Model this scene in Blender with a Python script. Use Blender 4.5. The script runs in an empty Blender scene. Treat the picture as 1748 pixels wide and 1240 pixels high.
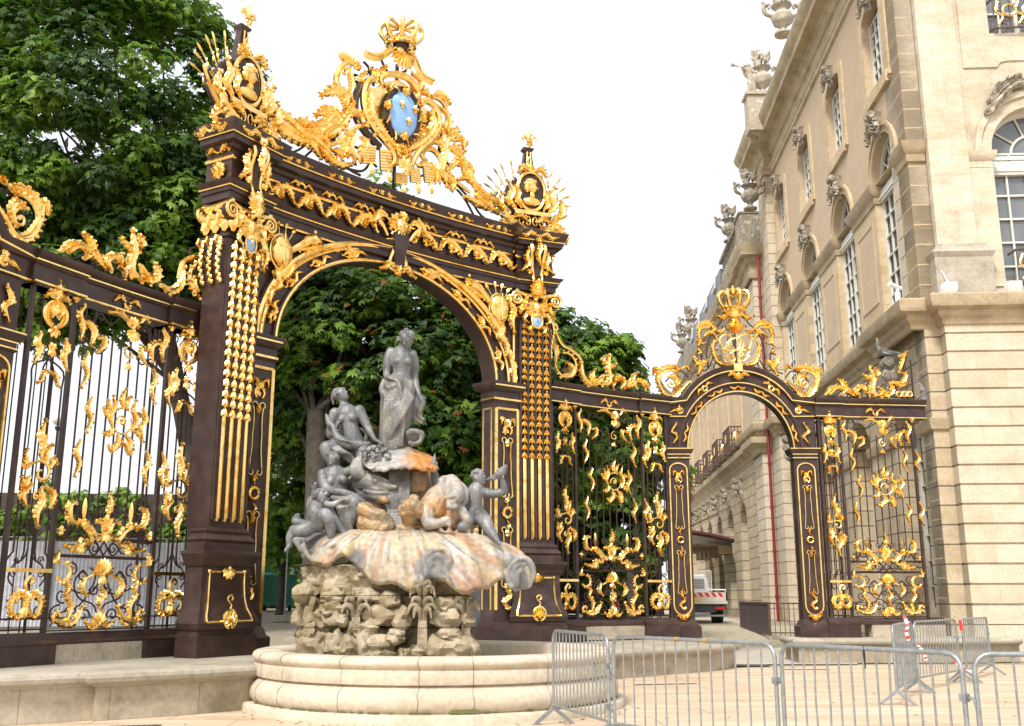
import bpy, bmesh, math, random
import numpy as np
from mathutils import Vector, Matrix
R = math.radians
rnd = random.Random(7)
# ---------------------------------------------------------------- camera, sky, sun, exposure
scn = bpy.context.scene
FPX, CU, CV, EYE = 1740.0, 874.0, 620.0, 1.65
PITCH = math.atan(398.0 / FPX)
cp, sp = math.cos(PITCH), math.sin(PITCH)
cam = bpy.data.cameras.new('camera'); camo = bpy.data.objects.new('camera', cam)
scn.collection.objects.link(camo)
camo.location = (0, 0, EYE); camo.rotation_euler = (math.pi/2 + PITCH, 0, 0)
cam.sensor_width = 36; cam.lens = FPX/1748*36; cam.clip_start = 0.1; cam.clip_end = 3000
scn.camera = camo
world = bpy.data.worlds.new('World'); scn.world = world; world.use_nodes = True
nt = world.node_tree; nt.nodes.clear()
wo = nt.nodes.new('ShaderNodeOutputWorld'); bg = nt.nodes.new('ShaderNodeBackground')
sky = nt.nodes.new('ShaderNodeTexSky'); sky.sky_type = 'NISHITA'; sky.sun_disc = False
SUN_EL, SUN_AZ = 48, 205      # azimuth clockwise from +Y : sun behind the viewer, a little to the left
sky.sun_elevation = R(SUN_EL); sky.sun_rotation = R(SUN_AZ); sky.dust_density = 6; sky.air_density = 1.0; sky.ozone_density = 1
bg2 = nt.nodes.new('ShaderNodeBackground'); bg2.inputs['Color'].default_value = (0.97, 0.985, 1.0, 1); bg2.inputs['Strength'].default_value = 0.74
bg.inputs['Strength'].default_value = 0.05
ad = nt.nodes.new('ShaderNodeAddShader')          # overcast veil over the clear sky
nt.links.new(sky.outputs[0], bg.inputs['Color']); nt.links.new(bg.outputs[0], ad.inputs[0]); nt.links.new(bg2.outputs[0], ad.inputs[1]); nt.links.new(ad.outputs[0], wo.inputs['Surface'])
sl = bpy.data.lights.new('sun', 'SUN'); sl.energy = 2.7; sl.angle = R(10); sl.color = (1.0, 0.96, 0.90)
so = bpy.data.objects.new('sun', sl); scn.collection.objects.link(so)
sdir = Vector((math.sin(R(SUN_AZ))*math.cos(R(SUN_EL)), math.cos(R(SUN_AZ))*math.cos(R(SUN_EL)), math.sin(R(SUN_EL))))
so.rotation_euler = (-sdir).to_track_quat('-Z', 'Y').to_euler(); so.location = (0, 0, 40)
scn.view_settings.view_transform = 'Standard'; scn.view_settings.look = 'None'
scn.view_settings.exposure = 0.45; scn.view_settings.gamma = 1
# ---------------------------------------------------------------- materials
def mat(name, base, rough=.6, metal=0, var=None, vs=3.0, bump=0, bs=20, extra=None, detail=4, spec=None):
    m = bpy.data.materials.new(name); m.use_nodes = True; t = m.node_tree; b = t.nodes['Principled BSDF']
    b.inputs['Base Color'].default_value = (*base, 1); b.inputs['Roughness'].default_value = rough; b.inputs['Metallic'].default_value = metal
    if spec is not None: b.inputs['Specular IOR Level'].default_value = spec
    tc = t.nodes.new('ShaderNodeTexCoord')
    if var:
        n = t.nodes.new('ShaderNodeTexNoise'); n.inputs['Scale'].default_value = vs; n.inputs['Detail'].default_value = detail
        r = t.nodes.new('ShaderNodeValToRGB'); t.links.new(tc.outputs['Object'], n.inputs['Vector']); t.links.new(n.outputs[0], r.inputs[0])
        cols = [base] + list(var) if not isinstance(var[0], float) else [base, var]
        el = r.color_ramp.elements
        while len(el) < len(cols): el.new(.5)
        for i, c_ in enumerate(cols): el[i].position = .32 + .36*i/(len(cols)-1); el[i].color = (*c_, 1)
        t.links.new(r.outputs[0], b.inputs['Base Color'])
    if bump:
        n2 = t.nodes.new('ShaderNodeTexNoise'); n2.inputs['Scale'].default_value = bs; n2.inputs['Detail'].default_value = 5
        bp = t.nodes.new('ShaderNodeBump'); bp.inputs['Strength'].default_value = bump; bp.inputs['Distance'].default_value = .02
        t.links.new(tc.outputs['Object'], n2.inputs['Vector']); t.links.new(n2.outputs[0], bp.inputs['Height']); t.links.new(bp.outputs[0], b.inputs['Normal'])
    return m
M = {}
M['gold'] = mat('gilding', (1.0, .69, .22), .24, 1, var=((1.0, .75, .31), (.80, .44, .075)), vs=5, bump=.12, bs=30)
M['goldpale'] = mat('gilding_pale', (1.0, .77, .37), .27, 1, var=((1.0, .70, .24), (.82, .50, .12)), vs=5, bump=.12, bs=30)
M['iron'] = mat('painted_iron', (.034, .018, .015), .36, .0, var=((.044, .024, .020), (.066, .039, .032)), vs=3.4, bump=.10, bs=16, spec=.42, detail=9)
M['ironrod'] = mat('painted_rods', (.045, .022, .019), .42, .0, spec=.4)
M['blue'] = mat('blue_enamel', (.22, .43, .78), .35, var=(.30, .52, .84), vs=4)
M['white'] = mat('white_paint', (.78, .78, .76), .5)
M['frame'] = mat('window_paint', (.66, .66, .60), .5, var=(.58, .58, .52), vs=6)
M['glass'] = mat('window_glass', (.10, .115, .13), .06, .0, var=(.17, .18, .19), vs=.9, spec=.9)
M['darkroom'] = mat('shutter_dark', (.10, .085, .065), .5, var=(.06, .05, .04), vs=1.2)
M['lead'] = mat('lead_statue', (.30, .30, .30), .42, .35, var=((.16, .165, .17), (.40, .39, .37)), vs=3.2, bump=.25, bs=26)
M['galv'] = mat('galvanised', (.36, .385, .40), .40, .6, var=(.24, .265, .28), vs=16)
M['red'] = mat('red_paint', (.24, .014, .02), .45, var=(.17, .012, .018), vs=3)
M['bark'] = mat('bark', (.045, .034, .026), .9, var=(.085, .07, .055), vs=6, bump=.8, bs=14)
M['slate'] = mat('slate', (.10, .115, .14), .45, var=(.16, .18, .21), vs=5)
M['rubber'] = mat('rubber', (.015, .015, .016), .7)
M['green'] = mat('bin_green', (.03, .20, .13), .45, var=(.05, .26, .18), vs=3)
M['stonegrey'] = mat('weathered_carving', (.36, .32, .25), .85, var=((.20, .175, .14), (.52, .46, .37)), vs=4, bump=.5, bs=18)
def leafmat(name, c1, c2):
    m = mat(name, c1, .5, 0, var=((c1[0]*1.0, c1[1]*1.0, c1[2]), c2), vs=.9, spec=.35)
    b = m.node_tree.nodes['Principled BSDF']; t = m.node_tree
    out = [n for n in t.nodes if n.type == 'OUTPUT_MATERIAL'][0]
    tr = t.nodes.new('ShaderNodeBsdfTranslucent'); tr.inputs['Color'].default_value = (c2[0]*1.5, c2[1]*1.6, c2[2]*.8, 1)
    mx = t.nodes.new('ShaderNodeMixShader'); mx.inputs[0].default_value = .3
    t.links.new(b.outputs[0], mx.inputs[1]); t.links.new(tr.outputs[0], mx.inputs[2]); t.links.new(mx.outputs[0], out.inputs['Surface'])
    return m
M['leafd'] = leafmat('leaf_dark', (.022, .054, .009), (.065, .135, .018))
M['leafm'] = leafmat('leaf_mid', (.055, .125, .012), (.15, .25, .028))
M['leafl'] = leafmat('leaf_light', (.12, .23, .022), (.22, .34, .045))
M['leafo'] = leafmat('leaf_rust', (.20, .065, .012), (.26, .13, .03))
M['burr'] = mat('burr', (.22, .33, .04), .6)
# ashlar stone with joints : horizontal courses by height, vertical joints staggered along a wall axis
def stone(name, c1, c2, course=.42, block=1.1, axis='X', joint=.35, jw=.012, dirt=0.0, bumpy=.25, c3=None, zoff=0):
    m = bpy.data.materials.new(name); m.use_nodes = True; t = m.node_tree; b = t.nodes['Principled BSDF']; L = t.links
    N = t.nodes.new; b.inputs['Roughness'].default_value = .85; b.inputs['Specular IOR Level'].default_value = .25
    tc = N('ShaderNodeTexCoord'); sx = N('ShaderNodeSeparateXYZ'); cx = N('ShaderNodeCombineXYZ'); L.new(tc.outputs['Object'], sx.inputs[0])
    L.new(sx.outputs[axis], cx.inputs[0]); L.new(sx.outputs['Z'], cx.inputs[1])
    mp = N('ShaderNodeMapping'); mp.inputs['Location'].default_value = (0, -zoff, 0); L.new(cx.outputs[0], mp.inputs[0])
    br = N('ShaderNodeTexBrick'); br.inputs['Scale'].default_value = 1; br.inputs['Brick Width'].default_value = block; br.inputs['Row Height'].default_value = course
    br.inputs['Mortar Size'].default_value = jw/2; br.inputs['Mortar Smooth'].default_value = .3; br.inputs['Color1'].default_value = (*c1, 1); br.inputs['Color2'].default_value = (*c2, 1)
    br.inputs['Mortar'].default_value = (c1[0]*(1-joint), c1[1]*(1-joint), c1[2]*(1-joint), 1); br.inputs['Bias'].default_value = 0
    L.new(mp.outputs[0], br.inputs['Vector'])
    n = N('ShaderNodeTexNoise'); n.inputs['Scale'].default_value = 1.1; n.inputs['Detail'].default_value = 7; n.inputs['Roughness'].default_value = .6
    m2 = N('ShaderNodeMapping'); m2.inputs['Scale'].default_value = (1, 1, 2.2); L.new(tc.outputs['Object'], m2.inputs[0]); L.new(m2.outputs[0], n.inputs['Vector'])
    r = N('ShaderNodeValToRGB'); r.color_ramp.elements[0].position = .38; r.color_ramp.elements[1].position = .72
    k = c3 if c3 else (c1[0]*.72, c1[1]*.66, c1[2]*.55)
    r.color_ramp.elements[0].color = (1, 1, 1, 1); r.color_ramp.elements[1].color = (k[0]/c1[0], k[1]/c1[1], k[2]/c1[2], 1)
    L.new(n.outputs[0], r.inputs[0])
    mx = N('ShaderNodeMix'); mx.data_type = 'RGBA'; mx.blend_type = 'MULTIPLY'; mx.inputs[0].default_value = .75 + dirt*.25
    L.new(br.outputs['Color'], mx.inputs[6]); L.new(r.outputs[0], mx.inputs[7]); src = mx.outputs[2]
    n3 = N('ShaderNodeTexNoise'); n3.inputs['Scale'].default_value = 14; n3.inputs['Detail'].default_value = 6; L.new(tc.outputs['Object'], n3.inputs['Vector'])
    r3 = N('ShaderNodeValToRGB'); r3.color_ramp.elements[0].position = .3; r3.color_ramp.elements[0].color = (.82, .8, .78, 1); r3.color_ramp.elements[1].position = .6; r3.color_ramp.elements[1].color = (1.03, 1.03, 1.03, 1)
    L.new(n3.outputs[0], r3.inputs[0]); m3 = N('ShaderNodeMix'); m3.data_type = 'RGBA'; m3.blend_type = 'MULTIPLY'; m3.inputs[0].default_value = .8
    L.new(src, m3.inputs[6]); L.new(r3.outputs[0], m3.inputs[7]); src = m3.outputs[2]
    if dirt:                                        # lichen and soot stains with a shape of their own
        n4 = N('ShaderNodeTexNoise'); n4.inputs['Scale'].default_value = 1.7; n4.inputs['Detail'].default_value = 9; n4.inputs['Roughness'].default_value = .7; L.new(tc.outputs['Object'], n4.inputs['Vector'])
        r4 = N('ShaderNodeValToRGB'); r4.color_ramp.elements[0].position = .50; r4.color_ramp.elements[0].color = (0, 0, 0, 1); r4.color_ramp.elements[1].position = .64; r4.color_ramp.elements[1].color = (dirt, dirt, dirt, 1)
        L.new(n4.outputs[0], r4.inputs[0]); m4 = N('ShaderNodeMix'); m4.data_type = 'RGBA'; L.new(r4.outputs[0], m4.inputs[0]); L.new(src, m4.inputs[6]); m4.inputs[7].default_value = (.14, .13, .09, 1); src = m4.outputs[2]
    L.new(src, b.inputs['Base Color'])
    bp = N('ShaderNodeBump'); bp.inputs['Strength'].default_value = bumpy; bp.inputs['Distance'].default_value = .015
    ma = N('ShaderNodeMath'); ma.operation = 'SUBTRACT'; L.new(n3.outputs[0], ma.inputs[0]); L.new(br.outputs['Fac'], ma.inputs[1]); L.new(ma.outputs[0], bp.inputs['Height']); L.new(bp.outputs[0], b.inputs['Normal'])
    return m
M['ashlar'] = stone('pale_ashlar', (.65, .59, .48), (.59, .52, .40), 1.15, 1.5, 'X', .25, .012, dirt=.12)
M['ashlar_s'] = stone('ochre_ashlar', (.58, .48, .33), (.52, .41, .26), .42, .9, 'X', .3, .012)
M['rust'] = stone('rusticated_stone', (.62, .55, .43), (.56, .48, .36), 5, 1.35, 'X', .25, .01, dirt=.15, c3=(.50, .42, .31))
M['render'] = stone('ochre_render', (.56, .44, .31), (.54, .42, .295), 9, 9, 'X', 0, .0, c3=(.49, .375, .255), bumpy=.5)
M['trim'] = stone('cornice_stone', (.52, .43, .30), (.46, .37, .245), 3, 1.6, 'X', .3, .01, dirt=.3, c3=(.33, .25, .15))
M['curb'] = stone('curb_stone', (.47, .41, .32), (.43, .37, .28), 9, 1.0, 'X', .45, .012, dirt=.45, c3=(.30, .25, .17))
M['capstone'] = stone('coping_stone', (.46, .42, .35), (.43, .39, .32), 9, 1.3, 'X', .3, .01, dirt=.35, c3=(.3, .27, .2))
M['basin'] = stone('basin_stone', (.60, .53, .425), (.57, .495, .385), 9, 9, 'X', 0, .0, dirt=.2, c3=(.44, .37, .27))
# ---------------------------------------------------------------- naming, things and parts
def tag(o, label=None, cat=None, group=None, kind=None):
    if label: o['label'] = label
    if cat: o['category'] = cat
    if group: o['group'] = group
    if kind: o['kind'] = kind
    return o
def thing(name, label, cat, loc=(0, 0, 0), rz=0, group=None):
    o = bpy.data.objects.new(name, None); scn.collection.objects.link(o); o.empty_display_size = .2
    o.location = loc; o.rotation_euler = (0, 0, rz); return tag(o, label, cat, group)
def copy_tree(o, parent=None, only=None):
    c = o.copy(); scn.collection.objects.link(c); c.parent = parent
    for ch in list(o.children): copy_tree(ch, c)
    return c
# ---------------------------------------------------------------- photo rays
def ray(u, v):
    y = FPX*cp + (v-CV)*sp; return (u-CU)/y, (FPX*sp - (v-CV)*cp)/y
def P(u, v, D):
    a, b = ray(u, v); return (a*D, D, EYE + b*D)
class Fr:                                          # upright frame: t along, n towards the viewer; local = (s, -out, z)
    def __init__(s, ox, oy, tx, ty):
        l = math.hypot(tx, ty); s.o = (ox, oy); s.t = (tx/l, ty/l); s.n = (ty/l, -tx/l)
    def rz(s): return math.atan2(s.t[1], s.t[0])
    def at(s, u, v, out=0.0):
        a, b = ray(u, v); ox = s.o[0]+s.n[0]*out; oy = s.o[1]+s.n[1]*out
        k = (a*oy-ox)/(s.t[0]-a*s.t[1]); D = oy + s.t[1]*k
        return (k, EYE+b*D)
    def w(s, x, y, z): return (s.o[0]+s.t[0]*x-s.n[0]*y, s.o[1]+s.t[1]*x-s.n[1]*y, z)
    def inv(s, X, Y): X -= s.o[0]; Y -= s.o[1]; return (X*s.t[0]+Y*s.t[1], -(X*s.n[0]+Y*s.n[1]))
    def thing(s, name, label, cat, group=None): return thing(name, label, cat, (s.o[0], s.o[1], 0), s.rz(), group)
# ---------------------------------------------------------------- mesh buffer
def cr(pts, n=6, closed=False):                    # Catmull-Rom through points of any dimension
    p = [tuple(map(float, q)) for q in pts]
    if len(p) < 3: return [tuple(a+(b-a)*i/n for a, b in zip(p[0], p[1])) for i in range(n+1)] if len(p) == 2 else p
    out = []; m = len(p)
    for i in range(m if closed else m-1):
        a = p[(i-1) % m] if closed or i > 0 else p[0]; b = p[i]; c = p[(i+1) % m]; d = p[(i+2) % m] if closed or i+2 < m else p[-1]
        for k in range(n):
            t = k/n; out.append(tuple(.5*((2*y)+(-x+z)*t+(2*x-5*y+4*z-w)*t*t+(-x+3*y-3*z+w)*t**3) for x, y, z, w in zip(a, b, c, d)))
    if not closed: out.append(p[-1])
    return out
class MB:
    def __init__(s, xf=None): s.v = []; s.f = []; s.xf = xf; s.c = []
    def add(s, vs, fs):
        k = len(s.v); s.c.append((k, len(s.f))); s.v += [s.xf(*q) for q in vs] if s.xf else [tuple(q) for q in vs]; s.f += [tuple(i+k for i in f) for f in fs]; return s
    def box(s, x0, x1, y0, y1, z0, z1):
        return s.add([(x0,y0,z0),(x1,y0,z0),(x1,y1,z0),(x0,y1,z0),(x0,y0,z1),(x1,y0,z1),(x1,y1,z1),(x0,y1,z1)],
                     [(0,3,2,1),(4,5,6,7),(0,1,5,4),(1,2,6,5),(2,3,7,6),(3,0,4,7)])
    def tube(s, pts, r, n=6, cap=True, squash=1.0):
        pts = [Vector(p) for p in pts]; m = len(pts)
        if m < 2: return s
        rr = r if isinstance(r, (list, tuple)) else [r]*m
        if len(rr) != m: rr = [rr[0]+(rr[-1]-rr[0])*i/(m-1) for i in range(m)] if len(rr) == 2 else [np.interp(i/(m-1), np.linspace(0, 1, len(rr)), rr) for i in range(m)]
        T = [(pts[min(i+1, m-1)]-pts[max(i-1, 0)]) for i in range(m)]
        T = [t.normalized() if t.length > 1e-9 else Vector((0, 0, 1)) for t in T]
        up = Vector((0, 1, 0)) if abs(T[0].y) < .9 else Vector((1, 0, 0)); N = (up - T[0]*up.dot(T[0])).normalized()
        vs = []; fs = []
        for i in range(m):
            N = (N - T[i]*N.dot(T[i])); N = N.normalized() if N.length > 1e-6 else T[i].orthogonal().normalized(); B = T[i].cross(N)
            for k in range(n):
                a = 2*math.pi*k/n; vs.append(pts[i] + N*(math.cos(a)*rr[i]*squash) + B*(math.sin(a)*rr[i]))
        for i in range(m-1):
            for k in range(n): fs.append((i*n+k, i*n+(k+1) % n, (i+1)*n+(k+1) % n, (i+1)*n+k))
        if cap: fs += [tuple(range(n))[::-1], tuple((m-1)*n+k for k in range(n))]
        return s.add(vs, fs)
    def ell(s, c, r, n=8, m=6, axes=None):
        if not isinstance(r, (tuple, list)): r = (r, r, r)
        vs = []; fs = []; ax = axes or (Vector((1,0,0)), Vector((0,1,0)), Vector((0,0,1))); c = Vector(c)
        for j in range(1, m):
            t = math.pi*j/m
            for i in range(n):
                p = 2*math.pi*i/n; vs.append(c + ax[0]*(r[0]*math.sin(t)*math.cos(p)) + ax[1]*(r[1]*math.sin(t)*math.sin(p)) + ax[2]*(r[2]*math.cos(t)))
        a = len(vs); vs += [c+ax[2]*r[2], c-ax[2]*r[2]]
        for j in range(m-2):
            for i in range(n): fs.append((j*n+i, (j+1)*n+i, (j+1)*n+(i+1) % n, j*n+(i+1) % n))
        for i in range(n): fs += [(a, i, (i+1) % n), (a+1, (m-2)*n+(i+1) % n, (m-2)*n+i)]
        return s.add(vs, fs)
    def prism(s, poly, y0, y1):                    # polygon in x,z pushed from y0 to y1
        n = len(poly); vs = [(x, y0, z) for x, z in poly]+[(x, y1, z) for x, z in poly]
        return s.add(vs, [tuple(range(n)), tuple(range(2*n-1, n-1, -1))]+[(i, i+n, (i+1) % n+n, (i+1) % n) for i in range(n)])
    def slab(s, poly, z0, z1):                     # polygon in x,y pushed from z0 to z1
        n = len(poly); vs = [(x, y, z0) for x, y in poly]+[(x, y, z1) for x, y in poly]
        return s.add(vs, [tuple(range(n))[::-1], tuple(range(n, 2*n))]+[(i, (i+1) % n, (i+1) % n+n, i+n) for i in range(n)])
    def lathe(s, prof, c=(0, 0, 0), n=24, a0=0, a1=2*math.pi, sx=1, sy=1, ripple=None):
        full = abs(a1-a0-2*math.pi) < 1e-6; k = n if full else n+1; vs = []; fs = []
        for r, z in prof:
            for i in range(k):
                a = a0+(a1-a0)*i/n; q = r*(1+ripple(a, z)) if ripple else r; vs.append((c[0]+q*math.cos(a)*sx, c[1]+q*math.sin(a)*sy, c[2]+z))
        for j in range(len(prof)-1):
            for i in range(n): fs.append((j*k+i, j*k+(i+1) % k, (j+1)*k+(i+1) % k, (j+1)*k+i))
        return s.add(vs, fs)
    def stack(s, lev, cx=0.0):                     # rectangle sections (z, half width, front y, back y)
        vs = []; fs = []
        for z, h, yf, yb in lev: vs += [(cx-h, yf, z), (cx+h, yf, z), (cx+h, yb, z), (cx-h, yb, z)]
        for j in range(len(lev)-1):
            for i in range(4): fs.append((j*4+i, j*4+(i+1) % 4, (j+1)*4+(i+1) % 4, (j+1)*4+i))
        fs += [(3, 2, 1, 0), tuple(len(vs)-4+i for i in range(4))]
        return s.add(vs, fs)
    def mould(s, path, prof, closed=False, top=False):   # section (out, z) swept along plan path (x,y); out = to the right of travel
        m = len(path); vs = []; fs = []; k = len(prof)
        for i in range(m):
            p = Vector(path[i]); a = Vector(path[i-1]) if (i > 0 or closed) else None; b = Vector(path[(i+1) % m]) if (i < m-1 or closed) else None
            d1 = (p-a).normalized() if a is not None else (b-p).normalized(); d2 = (b-p).normalized() if b is not None else d1
            n1 = Vector((d1.y, -d1.x)); n2 = Vector((d2.y, -d2.x)); h = (n1+n2).normalized(); q = h/max(.35, h.dot(n1))
            vs += [(p.x+q.x*o, p.y+q.y*o, z) for o, z in prof]
        for i in range(m if closed else m-1):
            j = (i+1) % m
            for c in range(k-1): fs.append((i*k+c, j*k+c, j*k+c+1, i*k+c+1))
        if not closed: fs += [tuple(range(k)), tuple((m-1)*k+c for c in range(k))[::-1]]
        if top: fs.append(tuple(i*k+k-1 for i in range(m)))
        return s.add(vs, fs)
    def leaf(s, p, d, L, W, T, y=None, curl=0.0):  # pointed leaf with a raised midrib; p=(x,y,z), d=(dx,dz)
        l = math.hypot(*d) or 1; dx, dz = d[0]/l, d[1]/l; nx, nz = -dz, dx; x, yy, z = p; vs = []
        for t, w, h in ((0, .40, .5), (.28, .95, .95), (.6, 1.05, 1.05), (.86, .62, .7), (1, .12, .25)):
            cx = x+dx*L*t+nx*curl*L*t*t; cz = z+dz*L*t+nz*curl*L*t*t; hw = W*.5*w
            vs += [(cx+nx*hw, yy-T*.15, cz+nz*hw), (cx, yy-T*h, cz), (cx-nx*hw, yy-T*.15, cz-nz*hw), (cx, yy+T*.1, cz)]
        fs = []
        for j in range(4):
            for i in range(4): fs.append((j*4+i, j*4+(i+1) % 4, (j+1)*4+(i+1) % 4, (j+1)*4+i))
        return s.add(vs, fs)
    def build(s, name, m, parent=None, angle=40, loc=None):
        me = bpy.data.meshes.new(name); me.from_pydata([tuple(v) for v in s.v], [], s.f); me.materials.append(m if not isinstance(m, str) else M[m])
        bm = bmesh.new(); bm.from_mesh(me); bmesh.ops.recalc_face_normals(bm, faces=bm.faces); bm.to_mesh(me); bm.free()
        me.polygons.foreach_set('use_smooth', [True]*len(me.polygons)); me.set_sharp_from_angle(angle=R(angle)); me.update()
        o = bpy.data.objects.new(name, me); scn.collection.objects.link(o)
        if parent: o.parent = parent
        if loc: o.location = loc
        return o
def buildp(s, name, m, parent=None, angle=40, most=60):
    # one object per free-standing piece of the ornament
    st = s.c; k = len(st); V = np.array([tuple(v) for v in s.v], float); ends = [c[0] for c in st[1:]]+[len(V)]; fe = [c[1] for c in st[1:]]+[len(s.f)]
    lo = np.array([V[st[i][0]:ends[i]].min(0) for i in range(k)]); hi = np.array([V[st[i][0]:ends[i]].max(0) for i in range(k)]); size = (hi-lo).max(1)
    par = list(range(k))
    def find(a):
        while par[a] != a: par[a] = par[par[a]]; a = par[a]
        return a
    for i in range(k):
        gap = np.maximum(0, np.maximum(lo[i]-hi[i+1:], lo[i+1:]-hi[i])); near = np.nonzero(np.sqrt((gap**2).sum(1)) <= np.maximum(.02, .5*np.maximum(size[i], size[i+1:])))[0]
        for j in near:
            a, b = find(i), find(i+1+int(j))
            if a != b: par[b] = a
    groups = {}
    for i in range(k): groups.setdefault(find(i), []).append(i)
    if len(groups) == 1 or len(groups) > most: return s.build(name, m, parent, angle)
    out = None
    for g in groups.values():
        q = MB()
        for i in g:
            k0 = len(q.v); q.v += s.v[st[i][0]:ends[i]]; q.f += [tuple(a-st[i][0]+k0 for a in f) for f in s.f[st[i][1]:fe[i]]]
        out = q.build(name, m, parent, angle)
    return out
MB.buildp = buildp
# ---------------------------------------------------------------- rococo ornament (all in x,z with relief along y)
WK = 1.12
class Orn:
    def __init__(s, mb, y=0.0, T=.05): s.m = mb; s.y = y; s.T = T
    def p3(s, pts, dy=0): return [(x, s.y+dy, z) for x, z in pts]
    def line(s, pts, r=.02, n=6, smooth=True, k=5):
        q = cr(pts, k) if smooth else pts; s.m.tube(s.p3(q), r, n); return s
    def spiral(s, c, r0, a0, turns, r1=None, n=None):   # degrees; turns signed
        n = n or max(10, int(abs(turns)*16)); r1 = r0*.18 if r1 is None else r1
        return [(c[0]+(r0+(r1-r0)*(i/n)**.8)*math.cos(R(a0)+2*math.pi*turns*i/n), c[1]+(r0+(r1-r0)*(i/n)**.8)*math.sin(R(a0)+2*math.pi*turns*i/n)) for i in range(n+1)]
    def curl(s, c, r0, a0, turns, r=.018, ball=True):
        q = s.spiral(c, r0, a0, turns); s.m.tube(s.p3(q), [r, r*.6], 6)
        if ball: s.m.ell((q[-1][0], s.y, q[-1][1]), r*1.5, 6, 4)
        return s
    def acan(s, pts, w, smooth=True, sides=3, end=True, dens=.8, core=.22):
        """Acanthus scroll: a swelling, grooved ribbon with a lobed outer edge, tips peeling off it and a curled end."""
        w = w*WK; q = cr(pts, 12) if smooth and len(pts) > 2 else cr(pts, 16); q = np.array(q); d = np.hypot(*np.diff(q, axis=0).T); L = np.concatenate([[0], np.cumsum(d)]); tot = L[-1] or 1
        n = int(max(14, min(44, tot/(w*.11)))); S_ = np.linspace(0, tot, n+1); X = np.interp(S_, L, q[:, 0]); Z = np.interp(S_, L, q[:, 1]); dx = np.gradient(X); dz = np.gradient(Z); l = np.hypot(dx, dz)+1e-9; dx /= l; dz /= l
        cur = np.convolve(dx*np.gradient(dz)-dz*np.gradient(dx), np.ones(5)/5, 'same'); c = np.clip(cur*n*.22, -1, 1)      # >0 turns left, outer side is the right
        k = max(2, round(tot/(w*.5))); vs = []; T = s.T; acc = []
        for i in range(n+1):
            u = i/n; ph = (u*k) % 1; lob = .50+.50*math.sin(math.pi*min(1, ph*1.15))**.7; env = .22+.78*math.sin(math.pi*min(1, u*.93+.05))**.75; nx, nz = -dz[i], dx[i]
            hl = w*.50*env*((.62+.38*lob) if c[i] > 0 else (.35+.65*lob)*(1+.35*abs(c[i]))); hr = w*.50*env*((.35+.65*lob)*(1+.35*abs(c[i])) if c[i] > 0 else (.62+.38*lob)); th = T*(.45+.75*env)
            for o_, y in ((hl, -.20), (hl*.52, -1.0), (0, -.62), (-hr*.52, -1.0), (-hr, -.20), (-hr*.6, .25), (hl*.6, .25)): vs.append((X[i]+nx*o_, s.y+y*th, Z[i]+nz*o_))
            if i and int(u*k) != int((i-1)/n*k) and .12 < u < .95: acc.append((i, env))
        fs = [(i*7+a, i*7+(a+1) % 7, (i+1)*7+(a+1) % 7, (i+1)*7+a) for i in range(n) for a in range(7)]; fs += [tuple(range(7)), tuple(n*7+a for a in range(7))[::-1]]; s.m.add(vs, fs)
        for i, env in acc[::1 if k < 7 else 2]:
            sg = -1 if c[i] > 0 else 1; s.m.leaf((X[i]-dz[i]*sg*w*.30*env, s.y-T*.5, Z[i]+dx[i]*sg*w*.30*env), (dx[i]*.9-dz[i]*sg*.9, dz[i]*.9+dx[i]*sg*.9), w*.52*env, w*.24*env, T*.9, curl=.4*-sg)
        if end:
            for a in (-40, 0, 40):
                ca, sa = math.cos(R(a)), math.sin(R(a)); s.m.leaf((X[-1], s.y-T*.3, Z[-1]), (dx[-1]*ca-dz[-1]*sa, dz[-1]*ca+dx[-1]*sa), w*.48, w*.24, T)
        sg = 1 if c[2] > 0 else -1; r = w*.2; a0 = math.atan2(-dz[0], -dx[0]); cc = (X[0]-dz[0]*sg*r, Z[0]+dx[0]*sg*r)      # small volute where it springs
        st = math.degrees(math.atan2(Z[0]-cc[1], X[0]-cc[0])); s.m.tube(s.p3(s.spiral(cc, r, st, -.9*sg, r*.3, 9), -T*.4), [w*.10, w*.07], 5)
        return s
    def comb(s, c, r, a0, a1, n, L, W, inner=False, core=.03, sx=1):   # C-shaped rocaille with ribs
        q = [(c[0]+sx*r*math.cos(R(a0+(a1-a0)*i/16)), c[1]+r*math.sin(R(a0+(a1-a0)*i/16))) for i in range(17)]; s.m.tube(s.p3(q, -s.T*.4), [core*.7, core*1.2, core*.7], 6)
        for i in range(n):
            a = R(a0+(a1-a0)*(i+.5)/n); g = .65+.35*math.sin(math.pi*(i+.5)/n); sg = -1 if inner else 1
            s.m.leaf((c[0]+sx*r*math.cos(a), s.y-s.T*.3, c[1]+r*math.sin(a)), (sg*sx*math.cos(a)+.25*sx*-math.sin(a), sg*math.sin(a)+.25*math.cos(a)), L*g, W, s.T)
        return s
    def fan(s, c, a0, a1, n, L, W, ball=True):
        for i in range(n):
            a = R(a0+(a1-a0)*i/max(1, n-1)); g = .8+.2*math.sin(math.pi*(i+.5)/n); s.m.leaf((c[0], s.y-s.T*.25, c[1]), (math.cos(a), math.sin(a)), L*g, W, s.T*1.15)
        if ball: s.m.ell((c[0], s.y-s.T*.6, c[1]), (W*.55, s.T*.8, W*.55), 8, 5)
        return s
    def flower(s, c, r, n=5): return s.fan(c, 90, 90+360*(n-1)/n, n, r, r*.75)
    def husk(s, x, z, h, w):                        # bell-flower drop pointing down
        for a in (-90-32, -90+32, -90): s.m.leaf((x, s.y-s.T*.3, z), (math.cos(R(a)), math.sin(R(a))), h, w*.55, s.T)
        s.m.ell((x, s.y-s.T*.5, z), (w*.22, s.T*.6, w*.22), 6, 4); return s
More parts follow.
